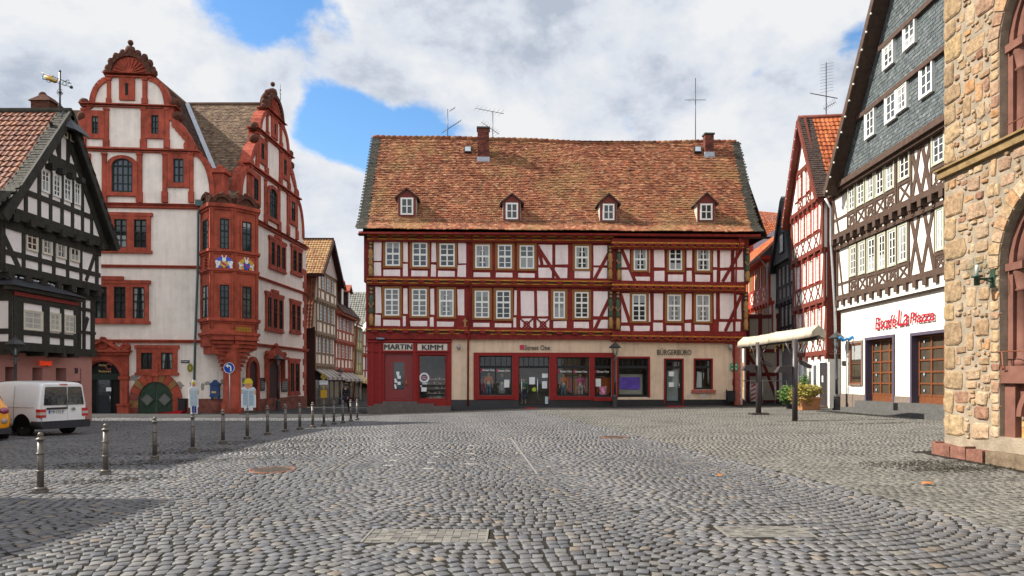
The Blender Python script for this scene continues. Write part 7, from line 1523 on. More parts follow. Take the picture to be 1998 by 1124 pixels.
# blue direction sign
def signs():
    c = G(448, 806); c.y = 39.6; c.x = (448-CX)/FP*39.6; c.z = gz(c.x, c.y); t = thing('direction_sign', 'round blue sign with a white left-turn arrow on a grey pole', 'traffic sign', c)
    m = MB(); m.tube([c, c+Vector((0,0,2.95))], .032, 8); m.build('pole', MATS['zinc_pipe'], t); F = Fac((c.x-1, c.y-.06), (c.x+1, c.y-.06)); z = EYE+(HY-718)*39.6/FP
    m = MB(); F.arc(m, (1, z), 0, .31, 0, 360, 0, .02, 28, 0); F.arc(m, (1, z), .29, .315, 0, 360, 0, .026, 28, 1); m.build('disc', [M('sign_blue', (.0, .05, .35), .4, 0), PAPER], t)
    m = MB(); F.box(m, 1.07, 1.14, z-.2, z+.04, .02, .032); F.arc(m, (1.0, z+.02), .07, .14, 0, 90, .02, .033, 8); F.box(m, .93, 1.0, z+.09, z+.16, .02, .034); F.quad(m, [(.8, z+.125), (.95, z+.25), (.95, z+.0)], .02, .035); m.build('arrow', PAPER, t)
    # cut-out workman boards (plain generic figure)
    def board(px, py, d, h, w, rz, nm_lab, legs):
        x = (px-CX)/FP*d; c = Vector((x, d, gz(x, d)+.02)); t = thing('workman_board', nm_lab, 'cut-out sign', c, 0); F = Fac((c.x-math.cos(rz), c.y-math.sin(rz)), (c.x+math.cos(rz), c.y+math.sin(rz))); zb = c.z
        P = lambda a, b: (1+a*w, zb+b*h); white = PAPER; m = MB()
        F.quad(m, [P(-.5, .2), P(.5, .2), P(.5, .72), P(.38, .78), P(.2, .8), P(.25, .93), P(.12, 1.0), P(-.1, 1.0), P(-.22, .93), P(-.18, .8), P(-.5, .76)], -.02, .0)
        if legs: F.quad(m, [P(-.3, .22), P(.4, .22), P(.42, 0), P(-.3, 0)], -.02, .0)
        else: F.quad(m, [P(-.3, .22), P(.3, .22), P(.3, .12), P(-.3, .12)], -.02, .0)
        m.build('board_outline', white, t)
        m = MB(); F.arc(m, P(0, .865), 0, .135*w/.5 if not legs else .1, 0, 360, 0, .012, 16, 0, sz=1.3); m.build('face', M('printed_skin_tone', (.55, .28, .16), .7, .05), t)
        m = MB(); r = .15*w/.5 if not legs else .11; F.arc(m, P(0, .9), 0, r, 0, 180, .0, .022, 12, 0, sz=1.2); F.box(m, P(0, 0)[0]-r*1.35, P(0, 0)[0]+r*.3, P(0, .895)[1], P(0, .91)[1], .0, .025); m.build('helmet', M('helmet_yellow', (.65, .5, .02), .5, 0), t)
        m = MB(); e = P(0, .865); 
        for s in (-1, 1): F.arc(m, (e[0]+s*.04, e[1]+.02), 0, .014, 0, 360, .012, .016, 8)
        F.arc(m, (e[0], e[1]-.03), .02, .035, 200, 340, .012, .016, 6); m.build('features', INK, t)
        m = MB(); F.box(m, P(-.42, 0)[0], P(.42, 0)[0], P(0, .24)[1], P(0, .76)[1], .0, .014); p = m.build('menu_sheet', M('pale_blue_sheet', (.5, .6, .66), .6, .03), t)
        m = MB()
        for k in range(22 if not legs else 12):
            z = P(0, .28)[1]+(P(0, .7)[1]-P(0, .28)[1])*k/(22 if not legs else 12)
            for a, b in ((-.36, -.04), (.04, .34)): F.box(m, P(a, 0)[0], P(b, 0)[0], z, z+.012, .014, .018)
        m.build('menu_lines', M('blue_grey_print', (.2, .28, .34), .6, 0), p)
        m = MB(); F.quad(m, [P(.42, .74), P(.54, .66), P(.5, .56), P(.4, .6)], .0, .02); F.quad(m, [P(-.5, .74), P(-.42, .74), P(-.42, .6), P(-.48, .6)], .0, .02); m.build('hands', MATS['printed_skin_tone'], t)
        if legs: m = MB(); F.box(m, P(-.18, 0)[0], P(.0, 0)[0], P(0, .04)[1], P(0, .24)[1], 0, .012); F.box(m, P(.06, 0)[0], P(.26, 0)[0], P(0, .04)[1], P(0, .24)[1], 0, .012); m.build('trousers', M('workwear_blue', (.02, .05, .3), .7, .05), t)
        m = MB(); m.tube([F.P(1-.3*w, zb, .25), F.P(1, zb+.3*h, -.02)], .015, 5); m.tube([F.P(1, zb-.02, -.5), F.P(1, zb+.5*h, -.02)], .015, 5); F.box(m, 1-.5*w, 1+.5*w, zb-.02, zb+.03, -.3, .3); m.build('stand', IRON, t)
    board(485, 800, 38.5, 1.95, .82, .0, 'large cut-out workman in a yellow helmet holding a price list, right of the blue sign', False)
    board(378, 804, 38.8, 1.95, .55, .9, 'slim cut-out of a workman in a yellow helmet turned aside by the downpipe', True)
    # letterbox
    F = FL; u0, u1, z0, z1 = F.R(411.5, 749, 431.5, 772); t = thing('letterbox', 'blue historic letterbox with a domed top fixed to the white wall', 'letterbox', F.P(u0, z0, 0)); b = M('post_box_blue', (.01, .05, .16), .4, .15); m = MB(); F.box(m, u0+.05, u1-.05, z0, z1, .02, .3); F.box(m, u0, u1, z1-.06, z1+.02, .0, .36); F.box(m, u0+.02, u1-.02, z0-.06, z0+.04, 0, .33); m.build('body', b, t)
    m = MB(); F.quad(m, [(u0+.02, z1), (u1-.02, z1), (u1-.2, z1+.14), (u0+.2, z1+.14)], .02, .32); F.arc(m, ((u0+u1)/2, z1+.12), 0, .12, 0, 180, .05, .25, 10); m.build('lid', b, t); m = MB(); F.box(m, u0+.15, u1-.2, z0+.16, z0+.26, .3, .315); m.build('collection_plate', MATS['gold_lettering'], t)
    m = MB()
    for x in (u0+.06, u1-.14): F.box(m, x, x+.08, z0-.25, z0, .05, .2)
    m.build('bracket', b, t)
    # bins
    for F_, q, lab in ((FL, (353, 778, 366, 800), 'dark slim litter bin fixed by the green cellar gate'), (FM, (1415.5, 763, 1429.5, 783), 'dark litter bin on a post at the right end of the large house')):
        u0, u1, z0, z1 = F_.R(*q); t = thing('litter_bin', lab, 'litter bin', F_.P(u0, z0, .1)); m = MB(); F_.box(m, u0, u1, z0, z1, .12, .42); F_.box(m, u0-.02, u1+.02, z1-.03, z1+.02, .1, .44); m.build('container', DARKF, t); m = MB(); m.tube([F_.P(u0-.03, z0-.45, .25), F_.P(u0-.03, z1+.12, .25)], .03, 6); m.build('post', DARKF, t)
    # bus stop sign
    d = 44.5; x = (632-CX)/FP*d; zg = EYE-(806-HY)*d/FP; t = thing('bus_stop_sign', 'round yellow bus stop sign on a yellow post at the lane mouth', 'bus stop sign', (x, d, zg)); ye = M('bus_stop_yellow', (.55, .3, .01), .5, 0); m = MB(); m.tube([(x, d, zg-.1), (x, d, zg+2.6)], .04, 8); m.box(x-.2, x+.2, d-.06, d-.02, zg+1.0, zg+1.5); m.build('post', ye, t)
    F = Fac((x-1, d-.05), (x+1, d-.05)); z = EYE+(HY-735)*d/FP; m = MB(); F.arc(m, (1, z), 0, .19, 0, 360, 0, .02, 22, 0); F.arc(m, (1, z), .13, .16, 0, 360, .02, .03, 22, 1); m.build('disc', [ye, M('sign_green', (.02, .12, .05), .5, 0)], t); letters('sign_letter', 'H', F, .93, 1.07, z-.08, z+.08, .03, MATS['sign_green'], t, .01, bold=.02)
    m = MB(); F.box(m, .73, 1.27, z-.52, z-.26, 0, .02); p = m.build('name_plate', PAPER, t); letters('plate_lettering', 'Marktplatz', F, .77, 1.23, z-.4, z-.3, .02, INK, p, .006)
    # red mats and tray
    for px, a, b, y, d, lab in ((1, 1025, 1050, 793, 39.9, 'red doormat before the glass door of the fashion shop'), (2, 1301, 1336, 793, 40.6, 'red doormat before the grey office door')):
        x0, x1 = (a-CX)/FP*d, (b-CX)/FP*d; z = gz(x0, d)+.012; m = MB(); m.box(x0, x1, d-.5, d+.15, z, z+.02); o = m.build('doormat', M('red_mat_fibre', (.5, .01, .015), .9, .1), None); tag(o, lab, 'doormat')
    x = (336-CX)/FP*40; zz = gz(x, 40)+.02; m = MB(); m.hexa([(x-.62, 39.7, zz), (x+.62, 39.7, zz), (x+.62, 40.3, zz), (x-.62, 40.3, zz), (x-.75, 39.65, zz+.06), (x+.8, 39.65, zz+.2), (x+.8, 40.35, zz+.2), (x-.75, 40.35, zz+.06)]); o = m.build('red_tray', M('glossy_red_plastic', (.5, .01, .02), .3, 0), None); tag(o, 'flat red plastic trough lying by the green cellar gate', 'trough')
signs()
# ---------------------------------------------------------------- folded market awning on two posts
def market_awning():
    a = G(1480, 809); b = G(1551, 821); t = thing('market_awning', 'rolled cream canvas awning on two dark posts in front of the lane', 'awning', a)
    dk = M('dark_brown_steel_post', (.05, .04, .042), .45, .1)
    for c, tp in ((a, 668), (b, 662)):
        zt = EYE+(HY-tp)*c.y/FP; m = MB(); m.tube([c-Vector((0,0,.05)), Vector((c.x, c.y, zt))], .12*c.y/30, 14)
        if c is a: m.box(c.x-.38, c.x+.38, c.y-.3, c.y+.3, c.z-.03, c.z+.07)
        m.tube([Vector((c.x-.05, c.y, zt-.9)), Vector((c.x+.35, c.y-.2, zt-.1))], .03, 5); m.tube([Vector((c.x, c.y, zt-.9)), Vector((c.x-.35, c.y, zt-.15))], .03, 5); m.build('post', dk, t)
        m = MB(); q = Vector((c.x, c.y, zt-1.0)); m.hexa([q+Vector(v) for v in ((-.75,-.1,-.28),(-.2,-.1,-.28),(-.2,.2,-.28),(-.75,.2,-.28),(-.6,-.1,-.05),(-.15,-.1,0),(-.15,.2,0),(-.6,.2,-.05))]); m.cut(); m.hexa([q+Vector(v) for v in ((.25,-.1,.05),(.6,-.1,-.12),(.6,.2,-.12),(.25,.2,.05),(.2,-.1,.2),(.62,-.1,.0),(.62,.2,.0),(.2,.2,.2))]); m.build('spotlight', dk, t)
    # canvas roll: a sagging prism following the beam from (1447,672) to (1604,650)
    cv = M('cream_canvas', (.5, .44, .34), .9, .12, 3, .02, 5, grime=.2, streak=.2); rr = random.Random(6)
    def seg(pA, pB, nm):
        A, B = pA, pB; d = (B-A); n = 26; ring = []; up = Vector((0,0,1)); side = d.normalized().cross(up).normalized(); m = MB(); prof = [(a_*.7, b_*.64) for a_, b_ in ((-.4, -.42), (-.5, -.1), (-.44, .1), (-.15, .3), (.0, .42), (.12, .3), (.4, .05), (.46, -.34), (.3, -.3), (.0, -.22), (-.2, -.34))]; k = len(prof)
        for i in range(n+1):
            f = i/n; c = A.lerp(B, f)
            for j, (s, h) in enumerate(prof):
                w = 1+.02*math.sin(i*.8+j*1.7)+rr.uniform(-.012, .012); e = (.93 if i in (0, n) else 1); m.v.append(tuple(c+side*s*w*e*.95+up*(h*w*e-.03*math.sin(f*math.pi))))
        for i in range(n):
            for j in range(k): m.f.append((i*k+j, i*k+(j+1) % k, (i+1)*k+(j+1) % k, (i+1)*k+j)); m.mi.append(0); m.sm.append(True)
        m.f.append(tuple(range(k))[::-1]); m.f.append(tuple(n*k+j for j in range(k))); m.mi += [0, 0]; m.sm += [False]*2
        m.build('canvas_roll', cv, t)
        for i in range(9):
            c = A.lerp(B, (i+.5)/9)-side*0; q = c+side*(-.3)+up*-.2; mm = MB(); l = rr.uniform(.12, .4); mm.box(q.x-.03, q.x+.03, q.y-.012, q.y+.012, q.z-l, q.z); mm.build('strap', M('yellow_brown_strap', (.35, .24, .09), .8), t)
    dA, dB = 33.2, 26.3; pA = at(1449, 669, dA); pM = at(1511, 660, 29.8); pB = at(1597, 647, dB); seg(pA, pM+Vector((0,0,-.02)), 'l'); seg(pM, pB, 'r')
    m = MB(); m.tube([pA-Vector((0,0,.22)), pB-Vector((0,0,.25))], .06, 8); m.build('beam', dk, t)
market_awning()
# ---------------------------------------------------------------- plants, planter, barrier, railing, bow, leaf
def leaf_blob(name, parent, c, r, n, mat, seed, sq=(1,1,1), size=.07):
    rr = random.Random(seed); m = MB()
    for _ in range(n):
        while True:
            p = Vector((rr.uniform(-1,1), rr.uniform(-1,1), rr.uniform(-1,1)))
            if p.length < 1 and (p.length > .45 or rr.random() < .3): break
        p = Vector((p.x*r*sq[0], p.y*r*sq[1], p.z*r*sq[2]))*(1+.25*math.sin(p.x*7+seed)*math.cos(p.y*6)); q = Vector(c)+p; a = Vector((rr.uniform(-1,1), rr.uniform(-1,1), rr.uniform(-.4,1))).normalized(); b = a.orthogonal().normalized(); s = size*rr.uniform(.6, 1.4)
        m.add([q-a*s, q+b*s*.4, q+a*s, q-b*s*.4], [(0,1,2,3)])
    return m.build(name, mat, parent)
def plants():
    d = 34.2; c = at(1575, 800, d); c.z = gz(c.x, d); t = thing('planter', 'square terracotta planter with a yellowing shrub by the white front', 'planter', c); m = MB(); m.hexa([c+Vector(v) for v in ((-.42,-.42,0),(.42,-.42,0),(.42,.42,0),(-.42,.42,0),(-.5,-.5,.62),(.5,-.5,.62),(.5,.5,.62),(-.5,.5,.62))]); m.box(c.x-.53, c.x+.53, c.y-.53, c.y+.53, c.z+.55, c.z+.64); m.build('pot', M('terracotta', (.42, .2, .1), .85, .15), t)
    yl = M('yellow_green_leaves', (0,0,0), .7, .2, ramp=[(.3,.22,.04),(.2,.2,.04),(.4,.3,.07),(.12,.14,.03)]); gn = M('green_leaves', (0,0,0), .6, .2, ramp=[(.04,.1,.02),(.08,.15,.03),(.06,.12,.03),(.12,.2,.05)])
    leaf_blob('foliage', t, c+Vector((-.25,-.1,.75)), .62, 1500, yl, 3, (1,1,.9)); leaf_blob('flowers', t, c+Vector((.25,0,.95)), .45, 800, yl, 4, (1.2,1,.7)); m = MB()
    for k in range(8): a = k*.8; m.tube([c+Vector((0,0,.5)), c+Vector((.35*math.cos(a), .35*math.sin(a), 1.1))], .012, 4)
    m.build('stems', M('twig_brown', (.12, .07, .035), .8), t)
    c2 = at(1543, 797, 35.5); c2.z = gz(c2.x, 35.5); t = thing('potted_bush', 'green conifer-like bush in a dark pot left of the terracotta planter', 'potted bush', c2); m = MB(); m.lathe(c2, [(.2, 0), (.3, .4), (.32, .42)], 14); m.build('pot', IRON, t); leaf_blob('foliage', t, c2+Vector((0,0,.72)), .62, 2200, gn, 5, (1.05,1,.75)); leaf_blob('foliage', t, c2+Vector((.75,.1,1.3)), .35, 500, gn, 8, (.7,.7,1.4))
    # roadwork barrier
    d = 44; c = at(1470, 790, d); c.z = gz(c.x, d); F = Fac((c.x-.5, c.y), (c.x+.5, c.y)); t = thing('warning_beacon_board', 'small red and white striped warning board standing behind the awning post', 'warning board', c); m = MB(); F.box(m, .35, .65, c.z+.1, c.z+1.2, -.03, 0); m.build('board', PAPER, t); m = MB()
    for k in range(4): z = c.z+.15+k*.28; F.quad(m, [(.35, z), (.65, z+.15), (.65, z+.27), (.35, z+.12)], 0, .005)
    m.build('stripe', M('warning_red', (.5, .02, .02), .5, 0), t); m = MB(); m.box(c.x-.3, c.x+.3, c.y-.25, c.y+.25, c.z, c.z+.1); m.build('foot', DARKF, t)
    a, b = at(1442, 743, 43), at(1535, 743, 42.5); t = thing('barrier_fence', 'thin grey barrier with wire mesh panel closing the side lane', 'fence', a); m = MB(); m.tube([a, b], .025, 6)
    for f in (0, .24, .5, .76, 1): p = a.lerp(b, f); m.tube([Vector((p.x, p.y, 0)), p], .025, 6)
    m.build('rail', MATS['zinc_pipe'], t); m = MB()
    for k in range(60): p = a.lerp(b, k/60); m.tube([Vector((p.x, p.y, .05)), Vector((p.x, p.y, 1.0))], .006, 3)
    m.build('mesh_panel', IRON, t)
    # blue bow on a thin post at the cafe
    d = 33.6; c = at(1651, 800, d); c.z = .1; t = thing('bow_on_pole', 'bright blue ribbon bow tied to a thin pole at the cafe wall', 'ribbon bow', c); z = EYE+(HY-661)*d/FP; m = MB(); m.tube([c, (c.x, c.y, z)], .022, 6); m.build('pole', IRON, t); m = MB()
    for s in (-1, 1):
        for k in range(3): m.ball((c.x+s*(.14+.07*k), c.y-.02, z+.02*s+.05*(k-1)), .1, 8, sq=(1.1,.5,.8))
    m.ball((c.x, c.y-.03, z), .07, 8); m.tube([(c.x, c.y, z), (c.x-.2, c.y, z-.14)], .03, 5); m.build('ribbon', M('azure_ribbon', (.01, .22, .55), .5, .15, 8), t)
    c = G(1809, 946.5); m = MB(); m.add([c+Vector(v) for v in ((-.11,-.02,.02),(-.03,.06,.05),(.04,.05,.03),(.12,.03,.045),(.05,-.05,.02),(-.02,-.06,.04))], [(0,1,2,3,4,5)]); o = m.build('fallen_leaf', M('dry_orange_leaf', (.45, .16, .04), .7, .2), None); tag(o, 'single dry orange leaf on the grey setts before the stone tower', 'leaf')
    c = G(1403, 930); m = MB(); m.add([c+Vector(v) for v in ((-.05,-.02,.02),(0,.04,.05),(.06,.02,.03),(.02,-.04,.02))], [(0,1,2,3)]); o = m.build('fallen_leaf', MATS['dry_orange_leaf'], None); tag(o, 'tiny brown leaf lying in the joint line of the cobbles', 'leaf')
plants()
# ================================================================ VEHICLES
def loft(mb, secs, mi=0):
    "secs: list of closed rings (same count) of world points, capped"
    o = len(mb.v); k = len(secs[0])
    for r in secs: mb.v += [tuple(p) for p in r]
    for i in range(len(secs)-1):
        for j in range(k): mb.f.append((o+i*k+j, o+i*k+(j+1) % k, o+(i+1)*k+(j+1) % k, o+(i+1)*k+j)); mb.mi.append(mi); mb.sm.append(True)
    mb.f.append(tuple(o+j for j in range(k))[::-1]); mb.f.append(tuple(o+(len(secs)-1)*k+j for j in range(k))); mb.mi += [mi]*2; mb.sm += [False]*2
def subd(o, n=1):
    md = o.modifiers.new('smooth', 'SUBSURF'); md.levels = n; md.render_levels = n; return o
def wheel(par, x, y, r, w, rim=None):
    "wheel in local car space, axle along x"
    m = MB(); n = 28
    def ringf(mb, rad, xx): return [(xx, y+rad*math.cos(2*math.pi*k/n), r+rad*math.sin(2*math.pi*k/n)) for k in range(n)]
    s = 1 if x > 0 else -1
    loft(m, [ringf(m, r*.66, x-s*w), ringf(m, r*.97, x-s*w), ringf(m, r, x-s*w*.8), ringf(m, r, x-s*w*.2), ringf(m, r*.96, x), ringf(m, r*.66, x-s*.005)]); t = m.build('wheel', M('tyre_rubber', (.02, .02, .02), .8, .15, 20), par)
    m = MB(); loft(m, [ringf(m, r*.66, x-s*.06), ringf(m, r*.64, x-s*.01), ringf(m, r*.58, x-s*.03), ringf(m, r*.3, x-s*.02), ringf(m, r*.12, x+s*.0)]); 
    for k in range(8): a = 2*math.pi*k/8; m.box(x-s*.02-.004, x-s*.02+.004, y+r*.45*math.cos(a)-.03, y+r*.45*math.cos(a)+.03, r+r*.45*math.sin(a)-.03, r+r*.45*math.sin(a)+.03, 1)
    m.build('rim', [rim or M('silver_wheel', (.4, .4, .41), .35, .05, metal=.7), INK], t)
def white_van():
    # local space: x right, y forward, z up, origin under the middle of the rear bumper
    rl = Vector((-13.98, 20.1)); ax = Vector((.36, .933)); fw = Vector((-.933, .36)); org = rl+ax*.8; rz = math.atan2(fw.y, fw.x)-math.pi/2
    V = thing('delivery_van', 'white delivery van parked with its rear towards the square beside the yellow car', 'van', (org.x, org.y, gz(org.x, org.y)-.02), rz); V.rotation_euler.z = rz; V.scale = (.95,)*3; ORG[V.name] = Vector()
    wp = M('white_van_paint', (.72, .72, .73), .3, .04, 3, coat=.5); w = .79; Hh = 1.76
    def ring(y, zb, zs, zt, wb, wt, k=0):
        h = [(wb*.9, zb), (wb, zb+.06), (wb*1.02, zb+.35), (wb*1.01, zs), (wt*1.0, zt-.16), (wt*.93, zt-.05), (wt*.78, zt)]
        return [(x, y, z) for x, z in h]+[(-x, y, z) for x, z in reversed(h)]
    S = [(0.0,.32,.98,1.62,.74,.66),(.05,.3,1.0,1.72,.78,.71),(.35,.28,1.0,1.76,w,.73),(1.2,.28,1.0,1.78,w,.73),(2.1,.28,1.0,1.77,w,.72),(2.7,.28,1.0,1.68,w,.69),(3.1,.28,1.0,1.42,w,.67),(3.35,.28,.98,1.12,w,.7),(3.8,.28,.9,1.0,.77,.68),(4.1,.3,.72,.82,.7,.6)]
    m = MB(); loft(m, [ring(*s) for s in S]); b = subd(m.build('body', wp, V), 2)
    # tail gate panel, a little in front of the body so seams read
    yb = -.03
    def rear(mb, pts, t, mi=0, tilt=0):
        n = len(pts); a = sum(pts[i][0]*pts[(i+1) % n][1]-pts[(i+1) % n][0]*pts[i][1] for i in range(n)); pts = pts if a > 0 else pts[::-1]
        lean = lambda z: max(0, z-1.0)*.06
        mb.add([(x, yb-t+lean(z), z) for x, z in pts]+[(x, yb+.06+lean(z), z) for x, z in pts], [tuple(range(n)), tuple(range(2*n-1, n-1, -1))]+[(i, i+n, (i+1) % n+n, (i+1) % n) for i in range(n)], mi)
    def rr_(x0, x1, z0, z1, c=.05, tx=0.): return [(x0+c, z0), (x1-c, z0), (x1, z0+c), (x1-tx, z1-c), (x1-c-tx, z1), (x0+c+tx, z1), (x0+tx, z1-c), (x0, z0+c)]
    sp = .12
    m = MB(); rear(m, [(-.7, .44), (sp-.006, .44), (sp-.006, 1.66), (-.6, 1.66), (-.64, 1.6), (-.72, 1.0)], .0); m.build('rear_door', wp, V)
    m = MB(); rear(m, [(sp+.006, .44), (.7, .44), (.72, 1.0), (.64, 1.6), (.6, 1.66), (sp+.006, 1.66)], .0); m.build('rear_door', wp, V)
    gl = glass_mat('car_glass', (.01, .015, .025), 1.5, .03)
    m = MB(); rear(m, [(-.66, 1.0), (sp-.02, 1.0), (sp-.02, 1.58), (-.56, 1.58), (-.6, 1.54)], .012); m.build('rear_window', gl, V)
    m = MB(); rear(m, [(sp+.02, 1.0), (.66, 1.0), (.6, 1.54), (.56, 1.58), (sp+.02, 1.58)], .012); m.build('rear_window', gl, V)
    bp = M('black_bumper_plastic', (.035, .035, .04), .6, .1); m = MB()
    m2 = [[(x*1.0, y, z) for x, z in ((-.82, .26), (-.84, .42), (-.8, .5), (.8, .5), (.84, .42), (.82, .26))] for y in (-.14, .1)]; loft(m, [[(x*.96, y, z) for x, y, z in [(p[0], -.16, p[2]) for p in m2[0]]], [(p[0], -.1, p[2]) for p in m2[0]], [(p[0], .35, p[2]) for p in m2[0]]]); m.build('bumper', bp, V)
    lr = M('tail_light_red', (.45, .012, .015), .2, .1, 20, coat=.6); lw = M('tail_light_clear', (.5, .4, .38), .2, .05)
    for s in (-1, 1):
        m = MB(); x0, x1 = sorted((s*.6, s*.79)); m.box(x0, x1, -.05, .14, .62, .88, 0); m.box(x0-.002, x1+.002, -.055, .1, .7, .78, 1); m.build('tail_light', [lr, lw], V)
    m = MB(); rear(m, rr_(-.58, .08, .865, .925, .02), .05); m.build('grab_handle', bp, V)
    m = MB(); rear(m, rr_(-.52, -.02, .735, .845, .01), .012, 0); rear(m, rr_(-.515, -.46, .74, .84, .005), .015, 1); p = m.build('number_plate', [PAPER, MATS['sign_blue']], V)
    Fv = Fac((-1, yb-.016), (1, yb-.016)); letters('plate_lettering', 'VB·CN 8', Fv, .58-.03, .96, .752, .828, .0, INK, p, .004)
    m = MB(); Fv.arc(m, (1.3, .86), .045, .06, 0, 360, 0, .014, 18); Fv.arc(m, (1.3, .86), 0, .045, 0, 360, 0, .004, 18, 1); Fv.beam(m, (1.275, .89), (1.3, .83), .012, 0, .014); Fv.beam(m, (1.325, .89), (1.3, .83), .012, 0, .014); m.build('round_emblem', [MATS['brushed_steel'], INK], V)
    m = MB(); m.tube([(.06, yb-.05, .9), (.05, yb-.05, 1.05), (.1, yb+.02, 1.3)], .012, 5); m.tube([(.1, yb-.0, 1.12), (.5, yb+.0, 1.08)], .01, 5); m.build('wiper', INK, V)
    m = MB(); rear(m, rr_(-.12, .12, 1.635, 1.675, .01), .02); m.build('brake_light', lr, V)
    # left side: rear wheel arch, door window, sliding door seams
    for s in (-1, 1):
        for yy in (.78, 3.35):
            wheel(V, s*.79, yy, .31, .2); m = MB(); n = 14; a_ = [(yy+.42*math.cos(math.pi*k/n), .31+.42*math.sin(math.pi*k/n)) for k in range(n+1)]; 
            m.add([(s*.803, yy, .31)]+[(s*.806, y, z) for y, z in a_], [(0, k, k+1) for k in range(1, n+1)]+[(0, k+1, k) for k in range(1, n+1)]); m.build('wheel_arch', M('dark_wheel_arch', (.01, .01, .01), .9), V)
        m = MB(); pts = [(2.2, 1.02), (3.0, 1.02), (2.95, 1.16), (2.62, 1.52), (2.25, 1.56)]; m.add([(s*(.815-(z-1.0)*.11), y, z) for y, z in pts], [tuple(range(5)) if s < 0 else tuple(reversed(range(5)))]); m.build('side_window', gl, V)
        m = MB(); 
        for yy in (1.15, 2.12): m.tube([(s*.808, yy, .4), (s*.813, yy, .95), (s*.76, yy, 1.6)], .005, 4)
        m.tube([(s*.812, .2, .93), (s*.812, 2.1, .93)], .006, 4); m.build('door_seam', INK, V)
        m = MB(); m.box(s*.86-.1, s*.86+.1, 2.85, 2.95, 1.02, 1.2); m.build('mirror', bp, V)
white_van()
def yellow_car():
    V = thing('small_car', 'orange-yellow small car cut off by the left edge, in front of the white van', 'car', (-14.05, 18.0, 0), 0); rz = R(47); V.rotation_euler.z = rz; V.location = (-14.2, 18.0, gz(-14.2, 18.0)); ORG[V.name] = Vector()
    yp = M('orange_yellow_paint', (.78, .3, .005), .28, .03, coat=.7); w = .84
    def ring(y, zb, zs, zt, wb, wt):
        h = [(wb*.9, zb), (wb, zb+.08), (wb*1.03, zb+.3), (wb, zs), (wt, zt-.1), (wt*.9, zt-.02), (wt*.6, zt)]; return [(x, y, z) for x, z in h]+[(-x, y, z) for x, z in reversed(h)]
    S = [(0,.3,.72,.86,.7,.64),(.06,.26,.8,.95,.8,.7),(.3,.24,.88,1.22,w,.66),(.75,.24,.9,1.42,w,.62),(1.5,.24,.9,1.46,w,.62),(2.2,.24,.9,1.38,w,.6),(2.8,.24,.88,1.05,w,.66),(3.3,.24,.82,.92,w*.98,.68),(3.65,.26,.66,.76,.72,.6)]
    m = MB(); loft(m, [ring(*s) for s in S]); subd(m.build('body', yp, V), 2)
    gl = MATS['car_glass']; m = MB(); m.add([(-.62, .1, .94), (.62, .1, .94), (.5, .58, 1.36), (-.5, .58, 1.36)], [(0,1,2,3)]); m.build('rear_window', gl, V)
    for s in (-1, 1):
        m = MB(); pts = [(.7, .93), (2.6, .93), (2.1, 1.3), (.95, 1.34)]; m.add([(s*(.845-(z-.9)*.4), y, z) for y, z in pts], [(0,1,2,3)]); m.build('side_window', gl, V)
        m = MB(); m.ball((s*.66, .07, .8), .13, 10, sq=(1.0,.8,.75)); m.build('tail_light', M('violet_red_lens', (.25, .03, .08), .15, .2, 20, coat=.8), V)
        m = MB(); c = Vector((s*.66, .0, .53)); m.ball(c, .075, 12, sq=(1,.5,1)); m.build('fog_light', M('smoked_lens', (.3, .25, .22), .2, .2), V)
        for yy in (.62, 3.0): wheel(V, s*.85, yy, .3, .19)
    m = MB(); m.box(-.82, .82, -.01, .4, .18, .33); m.build('lower_bumper', MATS['black_bumper_plastic'], V)
    m = MB(); m.box(-.26, .26, -.05, .02, .48, .59); p = m.build('number_plate', PAPER, V); Fv = Fac((-1, -.052), (1, -.052)); letters('plate_lettering', 'VB·L 24', Fv, .78, 1.22, .495, .575, 0, INK, p, .004)
yellow_car()

# ================================================================ PEOPLE AND SHOP FIGURES
def skin_mesh(name, verts, edges, radii, root, mat, parent, lv=1):
    me = bpy.data.meshes.new(name); me.from_pydata([tuple(v) for v in verts], edges, []); o = bpy.data.objects.new(name, me); COL.objects.link(o)
    sk = o.modifiers.new('skin', 'SKIN'); sk.use_smooth_shade = True
    for i, r in enumerate(radii): d = me.skin_vertices[0].data[i]; r = r if isinstance(r, tuple) else (r, r); d.radius = r; d.use_root = (i == root)
    s = o.modifiers.new('sub', 'SUBSURF'); s.levels = lv; s.render_levels = lv
    bpy.context.view_layer.update(); nm = bpy.data.meshes.new_from_object(o.evaluated_get(bpy.context.evaluated_depsgraph_get())); bpy.data.objects.remove(o); bpy.data.meshes.remove(me)
    nm.name = name; nm.materials.clear(); nm.materials.append(mat); r = bpy.data.objects.new(name, nm); COL.objects.link(r); r.parent = parent; return r
